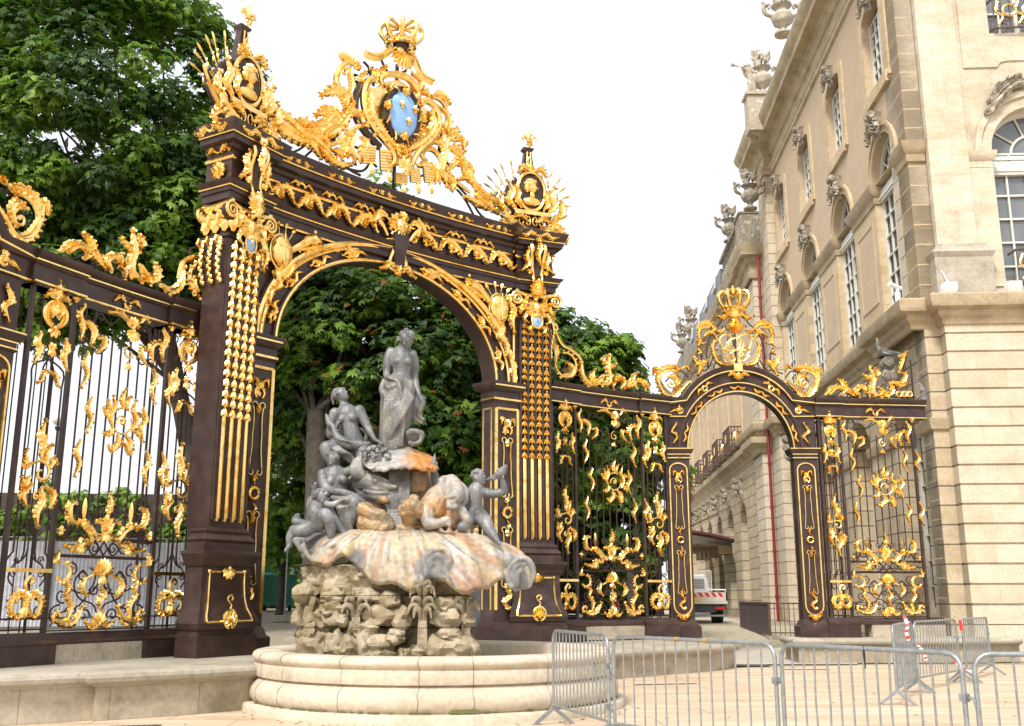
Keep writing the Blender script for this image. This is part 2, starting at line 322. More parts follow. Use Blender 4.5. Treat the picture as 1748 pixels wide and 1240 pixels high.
    def cschell(s, c, r, rot=0, flip=1, w=None):    # spiral shell with ribs, the big rocaille
        w = w or r*.4; q = s.spiral(c, r, rot, 1.15*flip, r*.15)
        s.m.tube(s.p3(q, -s.T*.4), [r*.09, r*.14, r*.08], 6)
        for i in range(2, len(q)-4, 1):
            a = math.atan2(q[i][1]-c[1], q[i][0]-c[0]); g = math.hypot(q[i][1]-c[1], q[i][0]-c[0])/r
            s.m.leaf((q[i][0], s.y-s.T*.2, q[i][1]), (math.cos(a), math.sin(a)), w*g, w*.42*g+.004, s.T)
        return s
def fleur(o, c, h):                                 # fleur-de-lis
    x, z = c; o.m.leaf((x, o.y, z-h*.1), (0, 1), h*.62, h*.34, o.T*1.3)
    for sg in (-1, 1):
        q = cr([(x+sg*h*.04, o.y, z-h*.12), (x+sg*h*.12, o.y, z+h*.06), (x+sg*h*.28, o.y-.01, z+h*.2), (x+sg*h*.38, o.y-.01, z+h*.06), (x+sg*h*.31, o.y-.01, z-h*.02)], 3); o.m.tube(q, [h*.05, h*.085, h*.085, h*.05], 6); o.m.leaf((x+sg*h*.03, o.y, z-h*.14), (sg*.7, -1), h*.26, h*.14, o.T)
    o.m.leaf((x, o.y, z-h*.14), (0, -1), h*.36, h*.18, o.T); o.m.box(x-h*.17, x+h*.17, o.y-o.T*.9, o.y, z-h*.15, z-h*.09)
def crown(mb, c, w, h):                             # royal crown: circlet, eight arches, orb and finial
    x, y, z = c; r = w*.32
    mb.lathe([(r*.95, 0), (r*1.08, h*.03), (r*.98, h*.07), (r*1.0, h*.15), (r*1.1, h*.19), (r*.98, h*.22), (r*.9, h*.2), (r*.9, 0)], c, 24)
    for i in range(8):
        a = 2*math.pi*i/8+.2; ca, sa = math.cos(a), math.sin(a)
        q = cr([(x+ca*r*k, y+sa*r*k, z+h*t) for k, t in ((1.0, .2), (1.42, .42), (1.45, .62), (1.1, .76), (.6, .72), (.12, .66))], 4); mb.tube(q, [h*.075, h*.07, h*.045], 7)
        for k in range(2, len(q)-2, 2): mb.ell((q[k][0]+ca*h*.03, q[k][1]+sa*h*.03, q[k][2]+h*.02), h*.035, 6, 4)
        mb.leaf((x+ca*r*1.04, y+sa*r*1.04, z+h*.17), (ca*.5, 1), h*.26, h*.16, h*.06)
        for k in (-1, 1): mb.ell((x+math.cos(a+k*.2)*r*1.06, y+math.sin(a+k*.2)*r*1.06, z+h*.1), h*.035, 6, 4)
    mb.ell((x, y, z+h*.74), h*.09, 8, 6); mb.ell((x, y, z+h*.9), h*.045, 8, 6); mb.leaf((x, y, z+h*.88), (0, 1), h*.14, h*.1, h*.05)
    for sg in (-1, 1): mb.leaf((x, y, z+h*.86), (sg, .25), h*.1, h*.07, h*.05)
    return mb
# ================================================================ ground
def ground_h(x, y):
    sm = lambda t: max(0, min(1, t))**2*(3-2*max(0, min(1, t)))
    r = .5*sm((y-28)/18); l = .75*sm((y-20.5)/5)+.45*sm((y-26)/12); k = sm((x+3.5)/5); return l*(1-k)+r*k
def build_ground():
    xs = sorted(set([-400, -200, -100, -60, -40, -30, -20]+[i*1.0 for i in range(-16, 25)]+[30, 40, 60, 100, 200, 400])); ys = sorted(set([-40, 0, 6, 12, 16]+[i*1.0 for i in range(18, 60)]+[70, 90, 140, 250, 600, 1200]))
    vs = []; fs = []; nx = len(xs)
    for y in ys:
        for x in xs: vs.append((x, y, ground_h(x, y)-.02))
    for j in range(len(ys)-1):
        for i in range(nx-1): fs.append((j*nx+i, j*nx+i+1, (j+1)*nx+i+1, (j+1)*nx+i))
    g = mat('gravel', (.33, .29, .22), .95, 0, var=((.27, .235, .17), (.40, .36, .29)), vs=1.3, bump=.6, bs=60)
    mb = MB(); mb.add(vs, fs); tag(mb.build('ground', g), kind='structure')
    # stone-slab paving of the square, in front of the railings
    m = bpy.data.materials.new('paving'); m.use_nodes = True; t = m.node_tree; N = t.nodes.new; L = t.links; b = t.nodes['Principled BSDF']
    b.inputs['Roughness'].default_value = .75
    tc = N('ShaderNodeTexCoord'); mp = N('ShaderNodeMapping'); mp.inputs['Rotation'].default_value = (0, 0, R(-3.5)); L.new(tc.outputs['Object'], mp.inputs[0])
    br = N('ShaderNodeTexBrick'); br.inputs['Scale'].default_value = 1; br.inputs['Brick Width'].default_value = 1.9; br.inputs['Row Height'].default_value = 1.15; br.inputs['Mortar Size'].default_value = .008; br.inputs['Mortar Smooth'].default_value = .2
    br.inputs['Color1'].default_value = (.60, .50, .375, 1); br.inputs['Color2'].default_value = (.56, .455, .33, 1); br.inputs['Mortar'].default_value = (.27, .21, .14, 1); L.new(mp.outputs[0], br.inputs['Vector'])
    n = N('ShaderNodeTexNoise'); n.inputs['Scale'].default_value = .9; n.inputs['Detail'].default_value = 9; n.inputs['Roughness'].default_value = .62
    m3 = N('ShaderNodeMapping'); m3.inputs['Scale'].default_value = (.5, 2.2, 1); L.new(tc.outputs['Object'], m3.inputs[0]); L.new(m3.outputs[0], n.inputs['Vector'])
    r = N('ShaderNodeValToRGB'); r.color_ramp.elements[0].position = .35; r.color_ramp.elements[0].color = (.78, .71, .62, 1); r.color_ramp.elements[1].position = .62; r.color_ramp.elements[1].color = (1.04, 1.03, 1.02, 1); L.new(n.outputs[0], r.inputs[0])
    mx = N('ShaderNodeMix'); mx.data_type = 'RGBA'; mx.blend_type = 'MULTIPLY'; mx.inputs[0].default_value = 1; L.new(br.outputs[0], mx.inputs[6]); L.new(r.outputs[0], mx.inputs[7]); L.new(mx.outputs[2], b.inputs['Base Color'])
    n2 = N('ShaderNodeTexNoise'); n2.inputs['Scale'].default_value = 40; n2.inputs['Detail'].default_value = 6; L.new(tc.outputs['Object'], n2.inputs['Vector']); bp = N('ShaderNodeBump'); bp.inputs['Strength'].default_value = .25; bp.inputs['Distance'].default_value = .01
    L.new(n2.outputs[0], bp.inputs['Height']); L.new(bp.outputs[0], b.inputs['Normal'])
    mb = MB(); mb.slab([(-60, -30), (60, -30), (60, 24), (20, 26.2), (9, 26.2), (4.5, 24.8), (1, 22.5), (-3, 18), (-9, 15.5), (-60, 15.5)], -.03, 0.0)
    tag(mb.build('paving', m), kind='structure')
    road = mat('worn_asphalt', (.42, .385, .32), .9, 0, var=((.50, .45, .37), (.37, .345, .30)), vs=.7, bump=.3, bs=40)
    vs = []; fs = []; A = [(3.6, 26.3), (4.2, 30), (4.8, 34), (5.2, 40), (6.5, 48), (8, 60), (10, 80)]; B = [(8.6, 26.3), (9.4, 30), (9.2, 34), (9.4, 40), (10.8, 48), (12.0, 60), (14, 80)]
    for a, c in zip(A, B):
        for k in range(5): x = a[0]+(c[0]-a[0])*k/4; y = a[1]+(c[1]-a[1])*k/4; vs.append((x, y, max(ground_h(x, y), 0)+.004))
    for j in range(len(A)-1):
        for k in range(4): fs.append((j*5+k, j*5+k+1, (j+1)*5+k+1, (j+1)*5+k))
    mb = MB(); mb.add(vs, fs); tag(mb.build('road', road), kind='structure')
    gm = mat('moss_ground', (.40, .36, .26), .95, 0, var=((.46, .41, .31), (.27, .28, .12)), vs=3.2, bump=.6, bs=60)
    mb = MB(); A = [(8.6, 29), (7.3, 32), (6.8, 35), (7, 39), (7.6, 43)]; B = [(12, 29), (12, 32), (12.3, 35), (12.5, 39), (12.8, 43)]; vs = []; fs = []
    for a, c in zip(A, B):
        for k in range(5): x = a[0]+(c[0]-a[0])*k/4; y = a[1]+(c[1]-a[1])*k/4; vs.append((x, y, ground_h(x, y)+.009))
    for j in range(4):
        for k in range(4): fs.append((j*5+k, j*5+k+1, (j+1)*5+k+1, (j+1)*5+k))
    mb.add(vs, fs); tag(mb.build('mossy_verge', gm), kind='structure')
    # drain covers and channel gratings let into the paving
    dm = mat('drain_iron', (.09, .08, .07), .6, .5, var=(.15, .13, .11), vs=8)
    for name, c, a, L_, W_, lab in (('channel_grate', (2.95, 20.4), 12, .62, .05, 'thin dark drain slot in the paving before the low wall behind the second barrier'),
                                ('channel_grate', (6.75, 24.4), 0, .55, .04, 'thin dark drain slot in the paving before the right-hand low wall'),
                                ('manhole_cover', (5.75, 25.9), 0, .5, .32, 'flat rusty manhole cover in the paving before the small arched gate'),
                                ('channel_grate', (-4.9, 13.95), 14, .33, .07, 'dark drain slot at the foot of the left-hand low wall')):
        mb = MB(); mb.box(-L_, L_, -W_, W_, 0, .008)
        for i in range(9): mb.box(-L_+.04+i*(2*L_-.08)/9, -L_+.04+(i+.5)*(2*L_-.08)/9, -W_*.8, W_*.8, .008, .012)
        o = mb.build(name, dm); o.location = (c[0], c[1], .002); o.rotation_euler.z = R(a); tag(o, lab, 'drain cover')
build_ground()
# ================================================================ low stone walls under the railings
def low_wall(name, lab, front, back, h):
    t = thing(name, lab, 'low wall')
    mb = MB(); mb.slab(front+back[::-1], 0, h-.17); mb.build('wall_base', 'curb', t, angle=25)
    mb = MB(); mb.mould(front, [(-.02, h-.20), (.04, h-.19), (.05, h-.16), (.10, h-.155), (.15, h-.12), (.165, h-.07), (.15, h-.025), (.11, h), (-.35, h+.004)])
    f2 = front; mb.slab(f2+back[::-1], h-.17, h); mb.build('coping', 'capstone', t, angle=35)
    return t
low_wall('low_wall', 'weathered limestone low wall with rounded coping left of the fountain basin', [(-9.6, 12.3), (-6.66, 13.99), (-5.72, 14.62), (-5.66, 14.5), (-4.52, 15.33), (-4.3, 15.62), (-3.7, 16.2)], [(-13, 15), (-9.4, 18.2), (-8, 20.2), (-6, 20.9), (-3.6, 20.6)], .64)
low_wall('low_wall', 'pale low stone wall with rounded coping between the fountain basin and the small arched gate', [(.9, 20.0), (2.05, 21.7), (3.2, 22.75), (4.58, 23.98), (5.3, 25.2)], [(-.4, 22.4), (-.3, 25.6), (3, 28.3), (5.3, 28.4)], .57)
low_wall('low_wall', 'pale low stone wall with rounded coping under the railing beside the palace corner', [(7.35, 28.4), (7.25, 26.75), (12.0, 26.95), (13.1, 27.3)], [(7.4, 28.6), (11.9, 28.6), (13, 28.4)], .6)
# ================================================================ the great central portico
FC = Fr(-2.42, 21.14, .723, .691); FL = Fr(-5.03, 18.24, .5, .866); FR_ = Fr(.55, 23.78, .93, .37)
SAG = .3
def sag(x): return SAG*max(0.0, 1-(x/3.7)**2)
def cwarp(x, y, z): return (x, y+sag(x), z)
def sub(F):
    ox, oy = FC.inv(*F.o); a = F.rz()-FC.rz(); ca, sa = math.cos(a), math.sin(a)
    return lambda x, y, z: (ox+x*ca-y*sa, oy+x*sa+y*ca, z)
XL, XR = sub(FL), sub(FR_)
def cl(u, v, out=.12):                               # photo pixel -> local x,z on the concave front
    x, z = FC.at(u, v, out)
    for _ in range(4): x, z = FC.at(u, v, out-sag(x))
    return (x, z)
def crop(ox, oy, k, f, out=.12): return lambda *pts: [f(ox+a/k, oy+b/k, out) for a, b in pts]
portico = FC.thing('portico_gate', 'tallest dark iron portico with gilded ornament, its big arch framing the fountain', 'gate')
SP, AX, BX = 6.5, 2.87, 2.2                          # springing height and half axes of the opening
def ell_z(x, a=AX, b=BX): return SP+b*math.sqrt(max(0, 1-(x/a)**2))
def build_portico():
    global WK
    # ---- arch wall : plate with the elliptical opening
    mb = MB(cwarp); xs = sorted(set([-3.75, -3.6]+[AX*math.sin(R(a)) for a in range(-90, 91, 4)]+[3.6, 3.75])); top = 8.95
    yf, yb = .02, .4; vs = []; fs = []
    for x in xs:
        zb = SP if abs(x) >= AX-1e-6 else ell_z(x); vs += [(x, yf, zb), (x, yf, top), (x, yb, zb), (x, yb, top)]
    for i in range(len(xs)-1):
        a = i*4; c = a+4; fs += [(a, c, c+1, a+1), (a+2, a+3, c+3, c+2), (a, a+2, c+2, c)]
    mb.add(vs, fs)
    # moulded archivolt bands standing proud
    for a0, b0, a1, b1, y in ((AX, BX, AX+.12, BX+.10, -.03), (AX+.42, BX+.30, AX+.62, BX+.44, -.05)):
        vs = []; fs = []; n = 40
        for i in range(n+1):
            t = math.pi*i/n; c_, s_ = math.cos(t), math.sin(t)
            vs += [(-a0*c_, yf, SP+b0*s_), (-a0*c_, y, SP+b0*s_), (-a1*c_, y, SP+b1*s_), (-a1*c_, yf, SP+b1*s_)]
        for i in range(n):
            for k in range(3): fs.append((i*4+k, (i+1)*4+k, (i+1)*4+k+1, i*4+k+1))
        mb.add(vs, fs)
    mb.build('arch_wall', 'iron', portico)
    mb = MB(cwarp)                                   # gilt lines of the archivolt
    for a, b, r, y in ((AX+.05, BX+.05, .035, -.04), (AX+.40, BX+.30, .04, -.03), (AX+.53, BX+.38, .062, -.08)):
        mb.tube([(-a*math.cos(math.pi*i/48), y, SP+b*math.sin(math.pi*i/48)) for i in range(49)], r, 6)
    mb.build('archivolt_moulding', 'gold', portico)
    # ---- jambs with imposts
    for sg in (-1, 1):
        mb = MB(cwarp); c = sg*(AX+.36)
        mb.stack([(.6, .46, -.16, .56), (.92, .46, -.16, .56), (.97, .40, -.1, .5), (1.08, .37, -.06, .45), (1.12, .35, .0, .42), (6.06, .35, .0, .42)], c)
        mb.stack([(6.05, .36, -.01, .43), (6.10, .39, -.05, .46), (6.15, .37, -.02, .43), (6.30, .37, -.02, .43), (6.34, .43, -.09, .5), (6.42, .47, -.13, .54), (6.47, .50, -.16, .57), (6.53, .50, -.16, .57), (6.55, .4, -.05, .45)], c)
        mb.build('jamb', 'iron', portico)
        g = MB(cwarp); y = -.022
        for z in (6.125, 6.44): g.box(c-.42 if z > 6.3 else c-.385, c+.42 if z > 6.3 else c+.385, (-.15 if z > 6.3 else -.06), (.55 if z > 6.3 else .4), z-.022, z+.022)
        for x in (c-.30, c+.30): g.box(x-.035, x+.035, y-.015, .02, 1.35, 5.9)
        g.tube([(c-.30, y, 5.9), (c+.30, y, 5.9)], .03, 6)
        yi = .0
        xi = c-sg*.352                              # reveal side
        for yy in (.07, .35): g.box(xi-.012, xi+.012, yy-.02, yy+.02, 1.35, 5.9)
        g.box(xi-.012, xi+.012, .07, .35, 5.88, 5.92)
        g.buildp('gilt_border', 'gold', portico)
        g = MB(cwarp); pilaster_orn(Orn(g, -.03, .05), c, 1.3, 5.85, .22); g.buildp('jamb_ornament', 'gold', portico)
    # ---- entablature, one section swept round both piers and the concave middle
    def pts(F, X, hw, dep): return [X(-hw, dep, 0)[:2], X(-hw, 0, 0)[:2], X(hw, 0, 0)[:2], X(hw, dep*.25, 0)[:2]]
    Lp = pts(FL, XL, .47, .66)[:3]+[XL(.47, .16, 0)[:2]]; Rp = [XR(-.47, .16, 0)[:2], XR(-.47, 0, 0)[:2], XR(.47, 0, 0)[:2], XR(.47, .66, 0)[:2]]
    mid = [(x, sag(x)-.02) for x in np.linspace(-3.3, 3.38, 19)]
    path = Lp+mid+Rp
    arch = [(.0, 8.86), (.06, 8.87), (.07, 9.0), (.11, 9.01), (.12, 9.1), (.19, 9.15), (.22, 9.2), (.02, 9.24), (.0, 9.26)]
    frz = [(.0, 9.24), (.0, 9.9)]
    cor = [(.0, 9.88), (.05, 9.9), (.08, 9.97), (.20, 9.99), (.205, 10.1), (.24, 10.12), (.28, 10.22), (.32, 10.31), (.32, 10.34), (.0, 10.40), (-.5, 10.40)]
    for nm, pr in (('architrave', arch), ('frieze', frz), ('cornice', cor)):
        mb = MB(); mb.mould(path, pr); mb.build(nm, 'iron', portico, angle=30)
    mb = MB(); mb.slab([(x, y) for x, y in path][::1], 10.38, 10.41); mb.slab([(x, y) for x, y in path], 8.87, 8.90); mb.build('roof_plate', 'iron', portico)
    g = MB()
    for o_, z in ((.13, 9.10), (.225, 10.115), (.0, 9.72)):
        r = .022 if z != 9.72 else .04
        pp = [Vector(p) for p in path]; q = []
        for i, p in enumerate(pp):
            d1 = (p-pp[i-1]).normalized() if i else (pp[1]-p).normalized(); d2 = (pp[i+1]-p).normalized() if i < len(pp)-1 else d1
            n1 = Vector((d1.y, -d1.x)); n2 = Vector((d2.y, -d2.x)); h = (n1+n2).normalized(); k = h/max(.35, h.dot(n1)); q.append((p.x+k.x*(o_+.01), p.y+k.y*(o_+.01), z))
        g.tube(q, r, 6)
    g.buildp('gilt_line', 'gold', portico)
    # ---- frieze scrolls, little palmettes on the cornice
    g = MB(cwarp); o = Orn(g, -.06, .07); rows = 5
    for sg in (-1, 1):
        for k in range(4):
            x0 = sg*(.52+k*.72); d_ = sg
            o.acan([(x0, 9.36), (x0+d_*.16, 9.62), (x0+d_*.38, 9.60), (x0+d_*.44, 9.45), (x0+d_*.33, 9.38)], .17)
            o.acan([(x0+d_*.36, 9.64), (x0+d_*.5, 9.52), (x0+d_*.62, 9.36), (x0+d_*.74, 9.40)], .15)
            o.fan((x0+d_*.30, 9.49), 0, 300, 6, .09, .06)
    g.buildp('frieze_foliage', 'gold', portico)
    g = MB(cwarp); o = Orn(g, -.26, .05); o2 = Orn(g, -.05, .05)
    for x in np.linspace(-2.75, 2.75, 6):
        for sg in (-1, 1): o.acan([(x+sg*.03, 10.2), (x+sg*.12, 10.26), (x+sg*.22, 10.18), (x+sg*.33, 10.2)], .09, end=True)
        o.fan((x, 10.18), 20, 160, 4, .1, .06)
    for x in [s_*k for s_ in (-1, 1) for k in (.85, 1.7, 2.5)]:
        o2.comb((x, 9.78), .09, 0, 180, 5, .07, .05)
        for sg in (-1, 1): o2.acan([(x+sg*.08, 9.8), (x+sg*.17, 9.86), (x+sg*.28, 9.78)], .07)
    g.buildp('palmette', 'gold', portico)
    # ---- central mask with rays and the two consoles below it
    g = MB(cwarp); x0 = cl(681, 383)[0]; z0 = 9.62
    Orn(g, -.12, .09).fan((x0, z0), 0, 340, 16, .34, .12)
    g.ell((x0, -.2, z0), (.15, .13, .2), 12, 9); g.ell((x0, -.33, z0-.02), (.03, .04, .06), 6, 5); g.ell((x0, -.31, z0-.1), (.05, .02, .018), 6, 4)
    for sg in (-1, 1): g.ell((x0+sg*.06, -.315, z0+.04), (.03, .02, .014), 6, 4); g.ell((x0+sg*.07, -.29, z0-.03), (.045, .04, .05), 6, 4)
    Orn(g, -.24, .08).fan((x0, z0+.12), 20, 160, 7, .2, .09)
    g.buildp('sunburst_mask', 'gold', portico)
    g = MB(cwarp); o = Orn(g, -.12, .08)
    for sg in (-1, 1):
        o.line([(x0+sg*.34, 9.78), (x0+sg*.5, 9.86), (x0+sg*.58, 9.70), (x0+sg*.42, 9.52), (x0+sg*.30, 9.34)], [.05, .07, .06, .04])
        o.acan([(x0+sg*.5, 9.9), (x0+sg*.62, 9.75), (x0+sg*.7, 9.6), (x0+sg*.85, 9.5)], .17); o.comb((x0+sg*.42, 9.62), .14, -60, 200, 7, .09, .06, sx=sg)
        o.line([(x0+sg*.36, 9.22), (x0+sg*.19, 9.26), (x0+sg*.11, 9.12), (x0+sg*.16, 8.95), (x0+sg*.22, 8.78), (x0+sg*.17, 8.69), (x0+sg*.10, 8.72)], [.03, .055, .05, .035])
    g.buildp('console_scroll', 'gold', portico)
    mb = MB(cwarp); mb.stack([(8.6, .05, -.12, .1), (8.7, .12, -.2, .1), (9.0, .15, -.2, .1), (9.25, .2, -.26, .1), (9.5, .2, -.2, .1)], x0); mb.build('keystone', 'iron', portico)
    g = MB(cwarp); o = Orn(g, -.1, .07); zk = 8.55+.2; kx = x0
    o.fan((kx, zk-.16), 30, 150, 7, .24, .1); o.fan((kx, zk-.16), 200, 340, 5, .14, .08)
    for sg in (-1, 1): o.acan([(kx+sg*.12, zk-.12), (kx+sg*.25, zk-.05), (kx+sg*.34, zk-.14), (kx+sg*.46, zk-.2)], .13); o.line([(kx+sg*.05, zk+.06), (kx+sg*.2, zk+.04), (kx+sg*.22, zk-.1), (kx+sg*.1, zk-.16)], .028)
    g.buildp('key_palmette', 'gold', portico)
    # ---- sprays along the archivolt
    g = MB(cwarp); o = Orn(g, -.02, .05)
    for deg in (14, 34, 52, 70, 110, 128, 146, 166):
        def e(dd, off): t = R(deg+dd); return (-(AX+.22+off)*math.cos(t), SP+(BX+.16+off)*math.sin(t))
        o.acan([e(-6, .0), e(-3, .05), e(0, -.04), (e(3, .05)), e(6, -.01)], .11); o.acan([e(-1, .04), e(-3, -.05), e(-5, -.03)], .08)
    g.buildp('archivolt_spray', 'gold', portico)
    # ---- spandrels : gilt frame and trophies of shield, quiver and leaves
    for sg in (-1, 1):
        g = MB(cwarp); o = Orn(g, -.02, .05); X = lambda x: sg*x
        o.line([(X(.75), 8.93), (X(1.1), 8.95), (X(1.5), 8.84), (X(2.1), 8.55), (X(2.6), 8.12), (X(3.05), 7.55), (X(3.3), 7.0), (X(3.38), 6.75)], .035)
        o.line([(X(1.25), 8.8), (X(1.4), 8.86), (X(3.35), 8.86)], .035, smooth=False); o.line([(X(3.42), 8.8), (X(3.42), 7.1)], .035, smooth=False)
        o.acan([(X(1.6), 8.72), (X(1.35), 8.86), (X(1.1), 8.78), (X(.85), 8.82)], .16); o.cschell((X(1.5), 8.74), .12, 90, -sg)
        o.acan([(X(3.36), 7.1), (X(3.44), 6.95), (X(3.34), 6.8), (X(3.42), 6.62)], .14); g.ell((X(2.1), -.05, 8.93), (.06, .06, .06))
        g.buildp('spandrel_frame', 'gold', portico)
        g = MB(cwarp); o = Orn(g, -.08, .07); cx, cz = X(2.93), 8.28
        g.ell((cx, -.13, cz), (.25, .1, .33), 12, 8); o.line([(cx+.26*math.cos(R(a)), cz+.35*math.sin(R(a))) for a in range(0, 361, 30)], .03)
        o.y = -.22; o.line([(cx, cz-.3), (cx, cz+.34)], .022); o.line([(cx-.12, cz+.08), (cx+.12, cz+.08)], .02); o.y = -.08
        g.tube([(X(2.78), -.08, 8.30), (X(2.3), -.12, 8.68), (X(2.12), -.1, 8.73)], [.07, .1, .12], 8)
        for k in range(5): o.m.leaf((X(2.16), -.1, 8.72), (-sg*1, .1+.14*k), .22, .07, .05)
        for a in (35, 60, 80, 100, 125): g.tube([(cx, -.06, cz), (cx+.55*math.cos(R(a)), -.08, cz+.55*math.sin(R(a)))], .014, 5); o.m.leaf((cx+.5*math.cos(R(a)), -.08, cz+.5*math.sin(R(a))), (math.cos(R(a)), math.sin(R(a))), .16, .08, .05)
        o.acan([(cx-sg*.1, 8.0), (cx+sg*.1, 7.82), (cx+sg*.02, 7.6), (cx+sg*.2, 7.42), (cx+sg*.22, 7.2)], .17); o.acan([(cx-sg*.3, 8.1), (cx-sg*.2, 7.9), (cx-sg*.05, 7.72)], .16)
        o.acan([(cx+sg*.3, 8.5), (cx+sg*.42, 8.3), (cx+sg*.36, 8.05), (cx+sg*.42, 7.8)], .18); o.flower((cx+sg*.3, 8.58), .12, 6); o.acan([(X(2.5), 8.42), (X(2.3), 8.5), (X(2.02), 8.62), (X(1.8), 8.66)], .13)
        g.buildp('trophy_of_arms', 'gold', portico)
def pilaster_orn(o, c, z0, z1, hw):                 # cartouche, lyre, wreath, lyre, flame : the filling of every pilaster
    H = z1-z0; Z = lambda t: z0+H*t; a = hw/.25
    o.fan((c, Z(.925)), 25, 155, 7, .17*a, .09*a); o.comb((c, Z(.90)), .12*a, -60, 240, 11, .07*a, .05*a, core=.03*a); o.curl((c, Z(.90)), .08*a, 90, 1.2, .025*a)
    for sg in (-1, 1): o.acan([(c+sg*.05*a, Z(.945)), (c+sg*.17*a, Z(.96)), (c+sg*.21*a, Z(.93))], .09*a)
    for k in (0, 1):
        q = (c, Z(.85)) if k == 0 else (c, Z(.40)); o.husk(q[0], q[1], .13*a, .12*a); o.husk(q[0], q[1]-.1*a, .1*a, .09*a)
    for t0, t1 in ((.85, .56), (.40, .12)):
        for sg in (-1, 1):
            h = (t0-t1)*H
            o.line([(c+sg*.02*a, Z(t0)+.0), (c+sg*.07*a, Z(t0)+.06*a), (c+sg*.14*a, Z(t0)+.05*a), (c+sg*.17*a, Z(t0)-.03*a), (c+sg*.12*a, Z(t0)-.08*a), (c+sg*.105*a, Z(t0)-h*.25), (c+sg*.12*a, Z(t0)-h*.42), (c+sg*.12*a, Z(t0)-h*.62), (c+sg*.16*a, Z(t1)+.16*a), (c+sg*.17*a, Z(t1)+.05*a), (c+sg*.10*a, Z(t1)), (c+sg*.05*a, Z(t1)+.05*a), (c+sg*.08*a, Z(t1)+.10*a)], .016*a+.002, 5)
    o.comb((c, Z(.485)), .11*a, 0, 345, 14, .07*a, .05*a, core=.025*a); o.husk(c, Z(.56), .12*a, .1*a); o.acan([(c, Z(.44)), (c+.04*a, Z(.425)), (c-.02*a, Z(.41))], .08*a); o.acan([(c, Z(.525)), (c-.04*a, Z(.54)), (c+.02*a, Z(.56))], .08*a)
    o.acan([(c+.08*a, Z(.02)), (c-.10*a, Z(.045)), (c+.07*a, Z(.08)), (c-.03*a, Z(.115)), (c, Z(.15))], .13*a); o.comb((c+.02*a, Z(.035)), .09*a, 180, 330, 5, .06*a, .05*a)
    return o
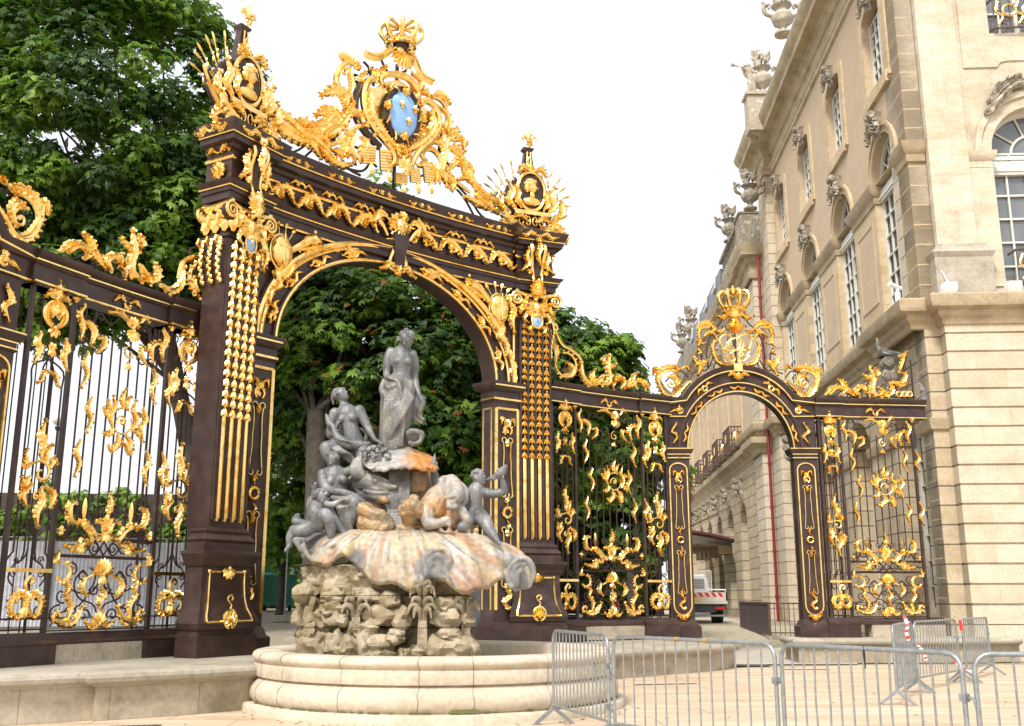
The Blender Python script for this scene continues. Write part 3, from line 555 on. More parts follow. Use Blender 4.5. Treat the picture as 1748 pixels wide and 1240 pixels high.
# ---- the two piers
def pier(X, name):
    t = portico; lv = [(.6, .70, -.16, .36), (1.0, .70, -.16, .36), (1.03, .66, -.12, .36), (1.07, .66, -.12, .36), (1.1, .69, -.15, .36), (1.2, .72, -.18, .36), (1.3, .69, -.15, .36), (1.42, .63, -.10, .36), (1.6, .59, -.06, .36), (1.85, .575, -.045, .36), (2.14, .57, -.04, .36),
          (2.16, .60, -.08, .36), (2.2, .62, -.09, .36), (2.3, .66, -.13, .36), (2.36, .71, -.18, .36), (2.41, .71, -.18, .36), (2.43, .60, -.09, .36), (2.55, .60, -.09, .36), (2.57, .57, -.06, .36), (2.61, .60, -.09, .36), (2.66, .57, -.06, .36), (2.72, .52, -.01, .36), (2.76, .54, -.03, .36), (2.80, .52, -.01, .36), (2.84, .42, .02, .6), (8.14, .42, .02, .6), (8.16, .46, -.02, .64), (8.21, .46, -.02, .64), (8.22, .42, .02, .6), (8.9, .42, .02, .6)]
    mb = MB(X); mb.stack(lv); mb.build('pier', 'iron', t, angle=28)
    mb = MB(X)                                       # raised fillets between the four flutes
    for x in (-.38, -.19, 0, .19, .38): mb.box(x-.03, x+.03, -.03, .03, 2.95, 8.1)
    mb.build('fluted_panel', 'iron', t)
    for x in (-.285, -.095, .095, .285):
        g = MB(X); g.tube([(x, .01, 2.93), (x, .0, 2.99), (x, .0, 4.75), (x, .0, 4.82)], [.03, .056, .056, .03], 8); g.buildp('gilt_rod', 'gold', t)
        g = MB(X); o = Orn(g, -.01, .07); z = 8.05; k = 0; g.tube([(x, .0, 8.08), (x, .0, 4.8)], .014, 5)
        while z > 4.85:
            for sg in (-1, 1): o.m.leaf((x+sg*.010, o.y, z), (sg*(.36+.1*(k % 2)), -1), .165, .058, .06)
            o.m.leaf((x, o.y-.02, z-.01), (0, -1), .17, .052, .06)
            if k % 3 == 0: g.ell((x, o.y-.045, z+.01), .026, 6, 4)
            z -= .165+.02*((k*7) % 3); k += 1
        g.buildp('husk_chain', 'gold', t)
    # panel of the pedestal
    yf = lambda z: float(np.interp(z, [1.1, 1.2, 1.3, 1.42, 1.6, 1.85, 2.14], [-.15, -.18, -.15, -.10, -.06, -.045, -.04]))-.012
    hw = lambda z: float(np.interp(z, [1.1, 1.2, 1.3, 1.42, 1.6, 1.85, 2.14], [.69, .70, .69, .63, .59, .575, .57]))-.16
    g = MB(X); zs = np.linspace(1.22, 2.06, 9)
    loop = [(-hw(z), yf(z), z) for z in zs]+[(hw(z), yf(z), z) for z in zs[::-1]]; g.tube(loop+[loop[0]], .022, 6)
    for sg in (-1, 1): g.ell((sg*hw(2.06), yf(2.06), 2.07), .04, 6, 4)
    o = Orn(g, -.07, .06); o.fan((0, 2.12), 200, 340, 6, .2, .09); o.y = yf(1.3); o.comb((0, 1.26), .15, -80, 260, 10, -.11, .045, core=.03); o.fan((0, 1.18), 30, 150, 6, .18, .06); o.line([(0, 1.42), (.03, 1.5), (-.06, 1.6), (.0, 1.67), (.06, 1.62), (.02, 1.57)], .02)
    g.buildp('pedestal_frame', 'gold', t)
    # composite capital
    g = MB(X)
    for sx in (-1, 1):
        for yy in (-.14, .62):
            c = (sx*.5, yy, 8.62); o = Orn(g, yy, .05)
            g.tube([(x, yy, z) for x, z in o.spiral((sx*.5, 8.62), .17, 90, -2.0*sx, .02)], [.035, .02], 6)
    for k in (-.33, -.1, .12, .33): pass
    o = Orn(g, -.05, .12)
    for x, z, L in ((-.38, 8.24, .34), (-.13, 8.24, .30), (.13, 8.24, .30), (.38, 8.24, .34), (-.25, 8.36, .32), (.25, 8.36, .32), (0, 8.36, .32)):
        g.leaf((x, -.04, z), (0, 1), L, .2, .12); g.leaf((x, -.08, z+L*.72), (.0, 1), L*.4, .16, .14)
        for sg in (-1, 1): g.leaf((x, -.03, z+.03), (sg*.55, 1), L*.6, .1, .1)
    g.tube([(-.5, -.1, 8.78), (-.25, -.08, 8.74), (0, -.08, 8.73), (.25, -.08, 8.74), (.5, -.1, 8.78)], .05, 6)
    for sx in (-1, 1): g.tube([(sx*.5, -.14, 8.80), (sx*.56, .2, 8.72), (sx*.56, .4, 8.72), (sx*.5, .62, 8.8)], .06, 6)
    g.buildp('capital', 'gold', t)
    mb = MB(X)
    for sx in (-1, 1):
        mb.tube([(sx*.5, -.13, 8.62), (sx*.5, .0, 8.62)], .15, 14)
    mb.build('volute_core', 'iron', t)
    g = MB(X); o = Orn(g, -.22, .08); o.fan((0, 8.84), 0, 340, 14, .24, .1); g.ell((0, -.27, 8.84), (.1, .07, .12), 10, 6)
    g.buildp('sunburst', 'gold', t)
    g = MB(X); g.ell((-.02, -.14, 8.42), (.1, .09, .17), 8, 6); g.ell((-.05, -.2, 8.62), (.05, .06, .06)); o = Orn(g, -.14, .06)
    for sg in (-1, 1):
        for k in range(5): o.m.leaf((sg*.05, -.14, 8.5-.05*k), (sg*1, .55-.32*k), .26-.02*k, .09, .05)
    for k in (-.5, 0, .5): o.m.leaf((0, -.14, 8.3), (k, -1), .16, .08, .05)
    g.buildp('eagle', 'gold', t)
    g = MB(X); g.ell((0, -.12, 8.10), (.13, .05, .17), 12, 8); e = g.buildp('shield', 'blue', t)
    g = MB(X); o = Orn(g, -.15, .04); o.line([(.14*math.cos(R(a)), 8.1+.18*math.sin(R(a))) for a in range(0, 361, 30)], .022); fleur(o, (0, 8.11), .13)
    for sg in (-1, 1): o.acan([(sg*.13, 8.22), (sg*.27, 8.24), (sg*.33, 8.12), (sg*.25, 8.05)], .1); o.acan([(sg*.1, 7.98), (sg*.2, 7.9), (sg*.14, 7.8)], .09)
    g.buildp('shield_scroll', 'gold', t)
    # garlands under the capital on the outer face
    for sx in (-1, 1):
        g = MB(X)
        for yy in (.12, .34, .56):
            q = [(sx*.52, yy, 8.1), (sx*.54, yy, 7.9), (sx*.50, yy+.05, 7.6), (sx*.47, yy, 7.3)]
            for i, p in enumerate(cr(q, 5)): g.ell((p[0], p[1]+.02*(-1)**i, p[2]), (.05-.001*i, .05, .055), 6, 4)
            g.tube([(sx*.5, yy, 8.14), (sx*.62, yy, 8.12), (sx*.66, yy, 8.02), (sx*.58, yy, 7.98)], .03, 5)
        g.buildp('garland', 'gold', t)
    # console bracket in front of the frieze and shell on the outer side
    mb = MB(X); mb.stack([(9.02, .08, -.16, 0), (9.1, .1, -.2, 0), (9.3, .11, -.14, 0), (9.55, .13, -.14, 0), (9.75, .15, -.24, 0), (9.9, .16, -.28, 0), (9.96, .14, -.26, 0)]); mb.build('console', 'iron', t)
    g = MB(X)
    for sg in (-1, 1):
        g.tube(cr([(sg*.12, -.14, 8.98), (sg*.11, -.22, 9.08), (sg*.12, -.16, 9.3), (sg*.15, -.18, 9.6), (sg*.17, -.28, 9.82), (sg*.17, -.25, 9.97), (sg*.13, -.18, 9.98), (sg*.12, -.2, 9.88)], 4), [.03, .035, .05, .05, .03], 6)
        o = Orn(g, -.16, .07); o.acan([(sg*.2, 9.9), (sg*.28, 9.7), (sg*.24, 9.5), (sg*.4, 9.32)], .15); o.fan((sg*.22, 9.25), 60 if sg > 0 else 0, 180 if sg > 0 else 120, 5, .13, .07)
    o = Orn(g, -.30, .07); o.acan([(0, 10.06), (.03, 9.9), (-.03, 9.7), (.02, 9.5)], .15); o.fan((0, 10.05), 30, 150, 5, .14, .08); o.y = -.22; o.fan((0, 9.08), 200, 340, 5, .16, .09)
    g.buildp('console_leaf', 'gold', t)
    for sx in (-1, 1):
        side = lambda x, y, z, sx=sx: X(sx*(.43-y), x+.3, z)
        g = MB(side); o = Orn(g, -.05, .09)
        for xx, z, L in ((-.22, 8.24, .34), (.02, 8.24, .34), (.26, 8.24, .34), (-.1, 8.38, .32), (.14, 8.38, .32)):
            g.leaf((xx, -.03, z), (0, 1), L, .2, .12); g.leaf((xx, -.09, z+L*.72), (0, 1), L*.4, .17, .14)
            for sg in (-1, 1): g.leaf((xx, -.02, z+.03), (sg*.55, 1), L*.6, .1, .1)
        g.buildp('capital_leaf', 'gold', t)
        g = MB(side); o = Orn(g, -.06, .07); o.fan((0, 9.47), 30, 330, 9, .2, .1); o.comb((0, 9.47), .14, 0, 350, 10, .05, .05)
        for sg in (-1, 1): o.acan([(sg*.05, 9.84), (sg*.16, 9.93), (sg*.26, 9.86)], .1)
        o.line([(-.34, 9.72), (.34, 9.72)], .03); o.y = -.30
        for sg in (-1, 1): o.acan([(sg*.03, 10.18), (sg*.14, 10.26), (sg*.26, 10.18), (sg*.38, 10.22)], .12)
        g.buildp('side_shell', 'gold', t)
    g = MB(X); o = Orn(g, -.27, .05)
    for sg in (-1, 1): o.acan([(sg*.04, 10.2), (sg*.2, 10.27), (sg*.34, 10.19), (sg*.5, 10.22)], .11)
    g.buildp('cornice_leaf', 'gold', t)
# ---- trophy group with portrait medallion standing on each pier
def pier_trophy(F, lab):
    t = thing('portrait_trophy', lab, 'ornament', (F.o[0]-F.n[0]*.45, F.o[1]-F.n[1]*.45, 10.41), F.rz(), 'gilded trophies on the portico piers')
    mb = MB(); mb.stack([(0, .5, -.32, .35), (.12, .46, -.3, .3), (.2, .38, -.24, .25), (.42, .3, -.2, .2), (.5, .42, -.3, .3), (.56, .42, -.3, .3)]); mb.stack([(1.5, .2, -.1, .12), (1.7, .16, -.1, .1), (2.28, .09, -.08, .06), (2.34, .14, -.12, .1), (2.38, .14, -.12, .1)]); mb.stack([(.56, .3, -.1, .1), (1.5, .3, -.1, .1)])
    mb.build('pedestal', 'iron', t)
    mb = MB(); mb.ell((0, -.2, 1.13), (.36, .1, .5), 20, 10); mb.build('medallion', 'iron', t)
    g = MB(); o = Orn(g, -.27, .06); o.line([(.37*math.cos(R(a)), 1.13+.51*math.sin(R(a))) for a in range(0, 361, 15)], .045)
    g.buildp('medallion_frame', 'goldpale', t)
    g = MB(); g.ell((0, -.32, 1.22), (.13, .09, .17), 10, 8); g.ell((.09, -.34, 1.20), (.05, .05, .04), 6, 4); g.ell((.14, -.34, 1.19), (.03, .03, .02), 6, 4); g.ell((-.06, -.32, 1.3), (.16, .1, .13), 10, 6); g.ell((-.14, -.32, 1.18), (.08, .08, .12), 8, 5); g.ell((0, -.3, 1.0), (.08, .08, .12), 8, 5); g.ell((0, -.29, .85), (.24, .09, .12), 10, 6)
    for k in range(5): g.ell((-.14+.05*k, -.38, 1.36+.02*math.sin(k)), .05, 6, 4)
    g.buildp('portrait_bust', 'goldpale', t)
    mb = MB()
    for sg in (-1, 1):
        for k in range(4):
            x = sg*(.32+.075*k); mb.stack([(.5, .06, -.06, .1), (.8, .075, -.08, .1), (1.05+.08*(4-k), .06, -.04, .08), (1.25+.08*(4-k), .012, 0, .03)], x)
    mb.build('furled_flag', 'iron', t)
    g = MB(); o = Orn(g, -.02, .05)
    for sg in (-1, 1):
        for k in range(6):
            a = R(90-sg*(12+13*k)); b = (sg*.2, .7); L = 1.08-.05*k; e = (b[0]+L*math.cos(a), b[1]+L*math.sin(a)+.1); y = .0+.05*(k % 2)
            g.tube([(b[0], y, b[1]), (e[0], y, e[1])], .014, 5); o.y = y; o.m.leaf((e[0], y, e[1]), (math.cos(a), math.sin(a)), .22, .06, .04)
            g.ell((e[0]-.1*math.cos(a), y-.04, e[1]-.1*math.sin(a)-.06), (.022, .022, .05), 6, 5); g.leaf((e[0]-.12*math.cos(a), y-.04, e[1]-.12*math.sin(a)-.1), (0, -1), .12, .05, .04)
    g.buildp('spear', 'goldpale', t)
    g = MB(); o = Orn(g, -.3, .07)
    g.box(-.47, .47, -.36, -.3, .48, .58); o.y = -.28
    for k in range(4): x = -.27+.18*k; o.line([(x+.06*math.cos(R(a)), .34+.11*math.sin(R(a))) for a in range(0, 361, 40)], .02)
    o.y = -.36
    for sg in (-1, 1):
        o.acan([(sg*.3, .64), (sg*.42, .8), (sg*.38, 1.0), (sg*.46, 1.15)], .13); o.acan([(sg*.1, .06), (sg*.4, .14), (sg*.65, .3), (sg*.78, .5)], .24); o.acan([(sg*.25, .0), (sg*.5, -.06), (sg*.85, -.1)], .26); o.y = -.3
        o.acan([(sg*.5, .3), (sg*.72, .2), (sg*.9, .0)], .22); o.flower((sg*.55, .2), .14, 6)
    for sg in (-1, 1):
        o.acan([(sg*.44, .62), (sg*.6, .8), (sg*.52, 1.05), (sg*.62, 1.25)], .2); o.acan([(sg*.6, .5), (sg*.82, .62), (sg*.8, .9)], .2); o.acan([(sg*.08, 1.64), (sg*.26, 1.72), (sg*.36, 1.58)], .14); o.acan([(sg*.12, .3), (sg*.3, .42), (sg*.5, .36)], .16)
    o.y = -.12; o.line([(-.07, 1.75), (-.04, 2.25)], .02); o.line([(.07, 1.75), (.04, 2.25)], .02)
    o.y = -.14; fleur(o, (0, 2.58), .46); o.fan((0, 1.72), 30, 150, 6, .22, .1); o.acan([(-.1, 1.66), (.0, 1.74), (.1, 1.66)], .14)
    o.line([(0, 1.75), (.05, 1.9), (-.03, 2.02), (.02, 2.12)], .02)
    g.buildp('acanthus_scroll', 'goldpale', t)
    mb = MB(); g = MB()
    mb.tube(cr([(-.5, -.05, .3), (-.8, -.1, .5), (-.95, -.1, .8), (-.85, -.1, 1.05)], 5), .03, 6); mb.build('bow', 'iron', t)
    g.tube([(-.45, -.12, .35), (-.85, -.12, .78)], [.08, .13], 8)
    for k in range(4): g.leaf((-.85-.02*k, -.12, .78), (-.7+.12*k, .75+.05*k), .3, .07, .04)
    for k in range(3): g.ell((.55+.1*k, -.1, .42+.1*(k % 2)), (.1, .09, .1), 8, 6)
    g.buildp('quiver', 'goldpale', t)
    return t
def crest():
    global WK
    WK = 1.12
    t = thing('royal_crest', 'gilded crest with blue oval of three fleurs-de-lis under a crown, atop the great portico', 'ornament', (FC.o[0], FC.o[1], 0), FC.rz())
    T = crop(540, 20, 4, cl, .1); px = lambda x, y: T((x, y))[0]; S = sag(0)-.1
    # iron armature behind
    mb = MB(); o = Orn(mb, S+.08, .05)
    for q in ([(340,330),(378,385),(335,440),(280,420),(250,450),(330,480)], [(400,370),(385,430),(410,500)], [(450,300),(500,400),(560,410),(620,400),(650,340)], [(640,440),(690,500),(710,570),(745,610),(790,590)], [(600,430),(650,470),(680,560),(720,620)],
              [(205,540),(250,620),(240,700),(150,740),(110,830),(160,870),(240,850)], [(0,880),(70,890),(150,850),(210,770)], [(170,930),(150,1010),(230,1060),(330,1080),(380,1030)], [(180,960),(240,1060),(320,1110)], [(830,640),(850,760),(870,840),(860,960),(930,1090),(1000,1180),(1060,1240)],
              [(770,1000),(760,1080),(820,1130),(790,1180)], [(260,560),(270,700),(330,800),(420,910),(520,990)], [(860,900),(900,1000),(960,1060)], [(820,800),(880,830),(920,900)]):
        o.line(T(*q), .03)
    o.y = S-.02
    for q in ([(300,500),(265,600),(275,720),(340,830),(430,930)],): o.line(T(*q), .09)
    mb.build('armature', 'iron', t)
    mb = MB(); z0 = 10.4; mb.box(-.03, .03, S+.1, S+.16, z0, 13.6)
    for q in ([(-2.4, 10.5), (-1.9, 11.0), (-1.1, 11.2), (-.5, 10.9)], [(2.4, 10.5), (1.9, 11.0), (1.1, 11.2), (.5, 10.9)], [(-3.2, 10.45), (-2.6, 10.6), (-2.2, 11.0)], [(3.2, 10.45), (2.6, 10.6), (2.2, 11.0)]): Orn(mb, S+.1, .05).line(q, .028)
    mb.build('stay', 'iron', t)
    # crown
    c = px(550, 268); g = MB(); crown(g, (c[0], S-.15, c[1]), 1.02, .76); g.buildp('crown', 'gold', t)
    mb = MB(); mb.ell((c[0], S-.15, c[1]+.14), (.2, .2, .24), 10, 8); mb.build('crown_lining', 'iron', t)
    # broken pediment ribbons
    g = MB(); o = Orn(g, S-.1, .1)
    for q, r in (([(318,295),(370,318),(430,312),(490,275),(540,262)], [.11,.1,.08,.05]), ([(590,300),(640,330),(670,390),(700,450),(775,488)], [.05,.08,.1,.11])):
        q2 = cr(T(*q), 5); g.tube(o.p3(q2), r, 4, squash=.8); g.tube(o.p3(q2, -.1), [.03, .03], 6)
    o.fan(px(565, 300), 195, 345, 9, .42, .12); o.fan(px(560, 310), 20, 160, 6, .2, .1)
    for p in ((535, 290), (610, 300)): a = px(*p); g.ell((a[0], S-.22, a[1]), (.1, .08, .08), 8, 6)
    g.buildp('pediment_ribbon', 'gold', t)
    # cartouche frame
    g = MB(); q = T((400,520),(340,520),(330,640),(360,750),(430,860),(500,930),(530,1040),(600,1060),(640,980),(740,880),(790,800),(790,700),(740,660),(690,640),(650,540),(560,470),(470,480)); g.prism(q[::-1], S-.03, S+.04); g.build('cartouche_ground', 'goldpale', t)
    g = MB(); o = Orn(g, S-.1, .1)
    o.line(T((395,500),(385,470),(350,475),(318,530),(308,620),(330,720),(380,810),(440,880),(495,950),(515,1020),(495,1060),(465,1050)), [.05,.085,.08,.075,.08,.07,.04])
    o.line(T((720,650),(705,625),(745,620),(795,660),(825,740),(810,830),(750,910),(690,960),(650,1020),(630,1090),(660,1130)), [.05,.085,.08,.075,.08,.06,.05])
    o.line(T((435,510),(425,470),(460,445),(530,440),(600,465),(650,515),(680,570),(665,610)), [.05,.08,.085,.09,.06])
    o.y = S-.08
    for i in range(9): a = px(470+22*i, 545-10*abs(i-3.5)+12*i); b = px(478+24*i, 490+12*i); g.tube([(a[0], S-.08, a[1]), (b[0], S-.14, b[1])], [.045, .03], 6)
    cc = px(563, 722)
    for k in range(34):                              # shell ribs all round the medallion
        a = R(200+280*k/33+ (0)); d = (math.cos(a), math.sin(a)); p = (cc[0]+.36*d[0], cc[1]+.5*d[1]-.04); L = .30+.12*math.sin(k*1.9)+(.15 if 8 < k < 26 else 0)
        if p[1] < cc[1]+.4: g.leaf((p[0], S-.05, p[1]), d, L, .10, .09)
    o.acan(T((350,560),(350,680),(400,800),(480,900),(540,960)), .24); o.acan(T((770,690),(780,790),(720,870),(640,930),(590,970)), .26)
    o.y = S-.16; o.comb(px(550, 975), .13, 0, 350, 12, .06, .05)
    for p in ((452, 660), (560, 868), (690, 750), (575, 570)): a = px(*p); g.ell((a[0], S-.22, a[1]), (.055, .06, .06), 8, 6); o.flower((a[0], a[1]), .12, 6)
    g.buildp('shell_cartouche', 'goldpale', t)
    mb = MB(); rx, rz = .40, .56; tl = R(-6)
    def el(a, k): x, z = rx*k*math.cos(a), rz*k*math.sin(a); return (cc[0]+x*math.cos(tl)-z*math.sin(tl), cc[1]+x*math.sin(tl)+z*math.cos(tl))
    for k in (1.04, 1.13, 1.21): mb.tube([(el(R(a+7*(k > 1.1)), k)[0], S-.16+.02*math.sin(a*.3+k*9), el(R(a+7*(k > 1.1)), k)[1]) for a in range(0, 361, 12)], .028, 6)
    mb.build('wreath', 'iron', t)
    g = MB()
    for k in range(9): a = R(40*k); p, q = el(a, 1.02), el(a+.25, 1.32); g.tube([(p[0], S-.2, p[1]), ((p[0]+q[0])/2, S-.25, (p[1]+q[1])/2), (q[0], S-.2, q[1])], .02, 5)
    g.buildp('wreath_ribbon', 'gold', t)
    mb = MB(); mb.ell((cc[0], S-.16, cc[1]), (rx, .09, rz), 28, 14, axes=(Vector((math.cos(tl), 0, math.sin(tl))), Vector((0, 1, 0)), Vector((-math.sin(tl), 0, math.cos(tl))))); mb.build('blue_medallion', 'blue', t)
    g = MB(); o = Orn(g, S-.255, .04)
    for p in ((540, 662), (628, 698), (582, 778)): fleur(o, px(*p), .22)
    g.buildp('fleur_de_lis', 'gold', t)
    # side scrolls and plumes
    g = MB(); o = Orn(g, S-.04, .08)
    o.line(T((285,400),(292,375),(240,350),(185,365),(145,430),(145,490),(175,530),(200,535)), [.04,.06,.07,.06,.04]); o.comb(px(215, 400), .2, 20, 140, 8, .26, .09); o.acan(T((190,430),(215,400),(235,500),(225,560),(245,625)), .15)
    o.line(T((745,600),(790,585),(850,610),(890,680),(885,790),(850,810)), [.04,.055,.055,.04]); o.comb(px(850, 650), .22, 20, 140, 8, .2, .08); o.acan(T((820,650),(880,700),(900,780),(850,830)), .14)
    o.acan(T((245,620),(215,700),(160,780),(90,830),(0,850)), .24, core=.3); o.acan(T((200,650),(195,590),(130,540),(50,565)), .25); o.acan(T((170,740),(110,690),(50,680),(10,700)), .22); o.acan(T((290,750),(270,700),(220,680),(170,700)), .2)
    o.acan(T((230,690),(290,720),(300,780)), .15); o.line(T((85,880),(110,905),(165,880),(240,810),(320,775),(380,800),(392,850),(360,868)), [.03,.06,.06,.07,.04]); o.acan(T((260,830),(225,900),(240,970),(280,1010)), .24); o.acan(T((0,870),(50,950),(100,1000)), .16); o.acan(T((100,940),(150,960),(200,990)), .14)
    o.line(T((735,1015),(715,985),(730,950),(790,945),(850,1010),(900,1090),(960,1160),(1060,1230)), [.05,.07,.06,.04]); o.acan(T((860,1060),(870,960),(840,900),(790,900)), .2); o.acan(T((880,960),(880,880),(940,840),(1010,890)), .24); o.acan(T((900,1080),(960,1020),(1000,1040),(1000,1090)), .18); o.acan(T((790,1150),(850,1120),(880,1180)), .22)
    for q, w_ in (((330,420),(300,470),(330,500)), .16), (((360,400),(400,430),(380,470)), .15), (((470,380),(430,420),(440,450)), .14), (((640,430),(700,480),(690,540)), .16), (((690,560),(740,560),(760,600)), .16), (((20,930),(90,1010),(170,1050),(240,1040)), .2), (((90,800),(40,840),(-30,850)), .2), \
        (((300,860),(330,900),(300,960),(340,1000)), .18), (((150,870),(190,930),(170,990)), .18), (((680,1060),(740,1050),(790,1090)), .18), (((840,1010),(850,1060),(820,1110)), .2), (((900,930),(960,940),(990,990)), .2), (((880,1120),(930,1170),(920,1210)), .2), (((1010,1090),(1050,1140),(1110,1180)), .2), (((840,740),(800,800),(830,860)), .18), (((-60,880),(-100,840),(-70,780)), .2), (((230,560),(180,600),(190,640)), .16), (((860,780),(900,820),(950,800)), .18):
        o.acan(T(*q), w_)
    o.acan(T((960,1150),(1040,1130),(1070,1180)), .14); o.fan(px(810, 1110), 100, 330, 8, .3, .09)
    g.buildp('rocaille_scroll', 'goldpale', t)
    T1 = crop(330, 0, 2.689, cl, .1)
    g = MB(); o = Orn(g, S-.06, .08)
    for q, w in (([(1180,690),(1240,740),(1290,840),(1350,890),(1420,930)], .2), ([(1190,650),(1230,640),(1240,690)], .14), ([(1210,760),(1270,770),(1260,830)], .15), ([(1240,900),(1300,930),(1370,960)], .2), ([(1290,850),(1330,900),(1400,905)], .16), ([(1420,980),(1360,940),(1300,900)], .18),
                 ([(420,560),(470,600),(560,640),(640,720)], .2), ([(380,540),(430,600),(520,660)], .26), ([(350,520),(420,520),(500,600),(560,660)], .22), ([(500,590),(570,600),(640,560),(690,600)], .2), ([(540,580),(600,560),(650,510)], .18), ([(480,640),(540,660),(580,720)], .18), ([(620,680),(600,640),(560,620)], .15), ([(450,560),(520,560),(570,600)], .2)):
        o.acan(T1(*q), w)
    g.buildp('laurel_cascade', 'goldpale', t)
    # banners with tassels and the star of the order
    for x, y, w, h, tilt in ((350, 985, 80, 130, -8), (452, 1025, 75, 150, 6), (650, 1125, 70, 110, 10), (738, 1115, 60, 130, 14), (560, 1150, 80, 80, 0)):
        q = T((x-w/2, y-h/2), (x+w/2, y-h/2+8), (x+w/2+tilt, y+h/2), (x-w/2+tilt, y+h/2-8)); g = MB(); g.prism(q[::-1], S-.12, S-.07)
        for k in range(1, 7):
            f = k/7; a = (q[0][0]+(q[3][0]-q[0][0])*f, q[0][1]+(q[3][1]-q[0][1])*f); b = (q[1][0]+(q[2][0]-q[1][0])*f, q[1][1]+(q[2][1]-q[1][1])*f); g.tube([(a[0], S-.125, a[1]), (b[0], S-.125, b[1])], .012, 4)
        m_ = ((q[2][0]+q[3][0])/2+.06, q[2][1]-.06); g.ell((m_[0], S-.1, m_[1]), .05, 6, 4); g.leaf((m_[0], S-.1, m_[1]), (.15, -1), .22, .14, .08); g.buildp('banner', 'goldpale', t)
    g = MB(); o = Orn(g, S-.26, .05); a = px(565, 1078)
    for k in range(8): o.m.leaf((a[0], o.y, a[1]), (math.cos(R(45*k+22)), math.sin(R(45*k+22))), .24, .1, .04)
    g.buildp('order_star', 'gold', t)
WK = 1.0
build_portico(); WK = 1.05; pier(XL, 'l'); pier(XR, 'r')
pier_trophy(FL, 'gilded medallion trophy with spears on the nearer pier of the portico, framed by trees')
pier_trophy(FR_, 'gilded medallion trophy with spears on the farther pier of the portico, seen against open sky')
crest(); WK = 1.12
